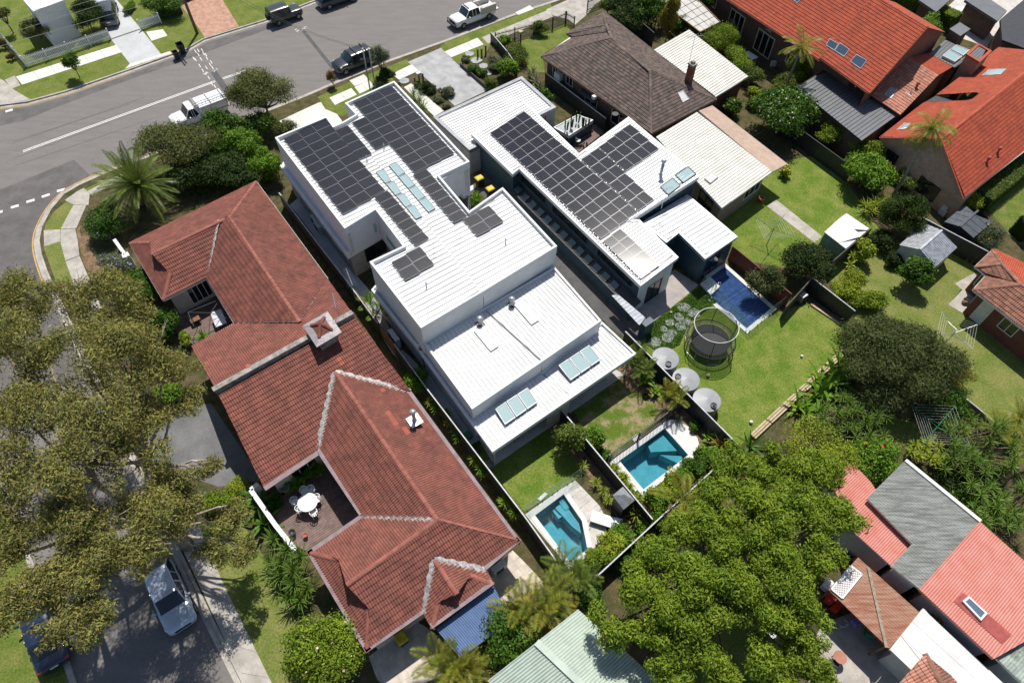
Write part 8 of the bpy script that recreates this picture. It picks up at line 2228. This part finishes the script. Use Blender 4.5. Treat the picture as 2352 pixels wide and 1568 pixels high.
def box_unit(name,label,cat,loc,sx,sy,sz,rz,mt,grille=True):
    t = thing(name,label,cat,Vector(loc),rz);mb = MB();mb.obox((-sx / 2,-sy / 2,0),(sx,0,0),(0,sy,0),(0,0,sz));mb.build('casing',mt,t,local=True,bevel=.02)
    if grille: mb = MB();mb.obox((-sx * .36,-sy / 2 - .012,sz * .12),(sx * .6,0,0),(0,.01,0),(0,0,sz * .75));mb.build('fan_grille',M_dark,t,local=True)
for (s_,x,y,dims,rz,mt_,lab) in [('b2',540,480,(.9,.35,.7),AU,M_gutter,'first air conditioner unit along the left white house'),('b2',572,540,(.9,.35,.7),AU,M_gutter,'second air conditioner unit along the left white house'),('b3',1200,110,(1.2,.4,1.1),AU,M_gutter,'large air conditioner in the white house side passage'),('d1',350,600,(1.0,.5,.9),AU,M_gutter,'air conditioner beneath the slender palm'),('b4',1175,360,(.9,.4,.7),AV,M_gutter,'air conditioner behind the rear red house corner'),('d2',1610,400,(.9,.6,.6),.5,M_gutter,'pale box unit beside the brick gable'),('d2',420,1110,(.6,.6,.7),.6,M_galv,'barbecue at the corner of the trampoline lawn'),('b3',1800,880,(.5,.4,.4),AU,M_lime if False else M_bingreen,'green garden machine beside the alfresco')]:
    box_unit('outdoor_unit',lab,'appliance',q(s_,x,y,G),*dims,rz,mt_)

for (s_,x,y,h_,lab,mt_) in [('c1',170,370,1.3,'cream letterbox on a post inside the green fence',M_palewood),('b1',1400,690,1.0,'silver letterbox between the dark bollards',M_galv)]:
    b_ = q(s_,x,y,G);t = thing('letterbox',lab,'letterbox',b_);mb = MB();mb.cbox(b_,.1,.1,h_,AU);mb.build('post',M_dark,t);mb = MB();mb.cbox(b_ + UP * h_,.35,.45,.22,AU);mb.build('box',mt_,t)
for k,(x,y,h_) in enumerate([(1755,530,.7),(1880,480,1.0),(1912,470,.9),(1945,450,1.0),(1362,700,.8),(1430,675,.9),(1232,705,.4)]):
    b_ = q('b1',x,y,G);mb = MB();mb.cbox(b_,.14,.14,h_,AU);tag(mb.build('timber_bollard',M_wpole),['dark bollard at the head of the timber edging','dark bollard left of three by the charcoal fence','middle dark bollard of three by the charcoal fence','dark bollard right of three by the charcoal fence','dark bollard left of the silver letterbox','dark bollard right of the silver letterbox','short bollard by the round stepping stone'][k],'bollard','timber bollards')
def stone(label,c_,r_,mt_,z=.03):
    pts = [Vector((c_.x + r_ * rnd.uniform(.8,1.1) * math.cos(2 * math.pi * k / 9),c_.y + r_ * rnd.uniform(.8,1.1) * math.sin(2 * math.pi * k / 9),c_.z + z)) for k in range(9)]
    mb = MB();mb.prism(pts,z);tag(mb.build('stepping_stone',mt_),label,'stepping stone','stepping stones')
M_stone = mat('grey_stone',(.33,.34,.34),.85,.1,3,.2,40,fine=.1)
for k,(s_,x,y,r_) in enumerate([('b1',1868,500,.6),('b1',1810,445,.5),('b1',1925,545,.5),('b1',1275,668,.55),('b1',1965,605,.45),('c2',1515,1172,.5),('c2',1600,1225,.5),('c2',1475,1255,.4),('c2',1490,1330,.45),('c2',1400,1300,.4),('c2',1348,1352,.3),('c2',1420,1385,.4),('c2',1380,1425,.45),('c2',1280,1460,.5),('c2',1545,1290,.35)]):
    stone(['largest','upper','middle','lone','lower','first','second','third','fourth','fifth','sixth','seventh','eighth','ninth','tenth'][k] + (' grey stepping stone in the front garden beds by the street' if k < 5 else ' grey stepping stone among the leafy ground cover by the trampoline'),q(s_,x,y,E3 + .03),r_,M_stone)
for (s_,x,y,r_,mt_,lab) in [('c3',1713,380,.13,M_flower_p,'pinkish ball under the trampoline edge'),('c3',2067,765,.13,M_gutter,'grey ball near the sleeper edging'),('d3',432,220,.1,M_plast,'white disc on the lawn beside the sleepers'),('d2',1000,1,.01,M_plast,''),('c2',1410,1222,.1,M_flower_p,'small pale ball beside the patio')]:
    if lab: mb = MB();b_ = q(s_,x,y,G + .01);mb.lathe(b_,[(r_ * math.sin(math.pi * k / 8) + .001,r_ - r_ * math.cos(math.pi * k / 8)) for k in range(9)],14);tag(mb.build('ball',mt_,smooth=True),lab,'ball')
for k in range(3): mb = MB();mb.beam(q('d2',510 + k * 14,1150 - k * 8,G + .08),q('d2',735 + k * 16,1300 - k * 10,G + .08),.14,.12);tag(mb.build('timber_plank',[M_palewood,M_wood,MATS['grey_timber']][k]),['pale long plank nearest the lawn beside the black fence','brown middle plank beside the black fence','grey plank against the black fence'][k],'plank','planks on the lawn')
t = thing('garden_bench','red-brown bench behind the red timber fence','bench',q('d2',300,900,G),.55);mb = MB();mb.obox((-.6,-.2,.4),(1.2,0,0),(0,.4,0),(0,0,.05));mb.build('seat',MATS['red_timber'],t,local=True)
for sx in (-.5,.5): mb = MB();mb.obox((sx - .04,-.18,0),(.08,0,0),(0,.36,0),(0,0,.4));mb.build('leg',MATS['red_timber'],t,local=True)

lw_ = [q('a1',1320,150,G),q('a1',1510,110,G)];t = thing('front_wall','dark rendered wall with pale meter panel beside the power pole','wall',lw_[0].copy());mb = MB();mb.beam(lw_[0] + UP * .6,lw_[1] + UP * .6,.3,1.2);mb.build('wall',M_dark,t);mb = MB();mb.beam(lerp(lw_[0],lw_[1],.1) + UP * 1.22,lerp(lw_[0],lw_[1],.75) + UP * 1.22,.5,.04);mb.build('panel',M_gutter,t)
pw = [q('a2',940,610,1.3),q('a2',1040,750,1.3)];t = thing('gate_pillar','white rendered wall end beside the violet shrubs','wall',Vector((pw[0].x,pw[0].y,G)));mb = MB();mb.beam(Vector((pw[0].x,pw[0].y,.7)),Vector((pw[1].x,pw[1].y,.7)),.25,1.16);mb.build('wall',M_white,t);mb = MB();mb.cbox(Vector((pw[1].x,pw[1].y,G)),.5,.5,1.3,AU);mb.build('pillar',M_white,t)
table('courtyard_table','round white table in the top right courtyard',q('d1',1735,135,G),.75,.72,M_plast);table('garden_table','white table in front of the glass doors',q('c1',2050,510,G),.5,.7,M_plast,(1.4,.8),AU)
for k,(x,y) in enumerate([(1690,150),(1890,230)]): chair(['dark chair beside the round white courtyard table','dark stool alone on the courtyard paving'][k],q('d1',x,y,G),1.0 + k,M_dark,None)
mb = MB();mb.lathe(q('d1',1830,170,G),[(.28,0),(.3,.5),(.2,1.0),(.24,1.5),(.1,1.75),(.01,1.8)],12);tag(mb.build('folded_parasol',M_palewood,smooth=True),'folded pale parasol standing in the courtyard','parasol')
t = table('cafe_table','round wire table on the concrete yard',q('d4',408,785,G),.35,.65,M_tile_pale);chair('dark wire chair beside the round wire table',q('d4',388,812,G),.8,M_dark,None)
chair('grey folding chair in the shade of the rusted shed',q('d4',420,625,G),2.0,M_galv,None);chair('dark stool by the pink lean-to wall',q('d4',470,300,G),1.0,M_dark,None)
for k,(x,y,c_) in enumerate([(375,500,M_flower_r),(405,540,M_flower_r),(500,610,M_flower_v),(360,440,M_plast),(560,660,M_bingreen)]):
    mb = MB();mb.cbox(q('d4',x,y,G),rnd.uniform(.4,.7),.4,rnd.uniform(.3,.6),rnd.uniform(0,3));tag(mb.build('storage_tub',c_,bevel=.03),['red tub at the open end of the rusted shed','red crate deeper in the rusted shed shade','violet tub beneath the rusted roof edge','white crate by the lattice end of the shed','green crate under the flat white wing'][k],'tub')
for hh,s_,pts in (('left','b3',[(2070,960),(2160,900)]),('right','c3',[(880,400)])):
    for k,(x,y) in enumerate(pts): chair('white alfresco chair %s under the %s white house roof' % (['near the post','by the timber bench'][k],hh),q(s_,x,y,G + .04),2.5 + k,M_plast,None)
b_ = q('c3',180,870,G + .04);t = thing('timber_bench','timber bench under the left alfresco roof edge','bench',b_,AV);mb = MB();mb.obox((-.7,-.2,.42),(1.4,0,0),(0,.4,0),(0,0,.05));mb.build('seat',M_palewood,t,local=True)
for sx in (-.6,.6): mb = MB();mb.obox((sx - .04,-.18,0),(.08,0,0),(0,.36,0),(0,0,.42));mb.build('leg',M_palewood,t,local=True)
mb = MB();mb.prism(qs('b1',[(820,665),(940,615),(985,665),(865,712)],G + .03),.1);t = mb.build('utility_pit',M_conc_new);tag(t,'pale concrete utility pit lid on the verge by the twin poles','pit lid')
mb = MB();mb.prism(qs('c1',[(125,105),(245,45),(280,75),(150,125)],.14),.12);tag(mb.build('storm_drain',M_conc_new),'concrete storm drain lid with dark grate at the kerb','drain')
for k,(s_,p) in enumerate([('c3',[(310,1390),(370,1335),(395,1350),(335,1405)]),('c3',[(1085,890),(1130,855),(1160,885),(1110,922)]),('b3',[(1845,985),(1890,960),(1915,1000),(1860,1025)])]):
    mb = MB();mb.prism(qs(s_,p,E3 + .03),.05);tag(mb.build('paving_slab',M_coping if k < 2 else M_dark),['pale slab at the glass fence gate','pale slab at the rod fence gate','dark grate beside the alfresco post'][k],'slab')
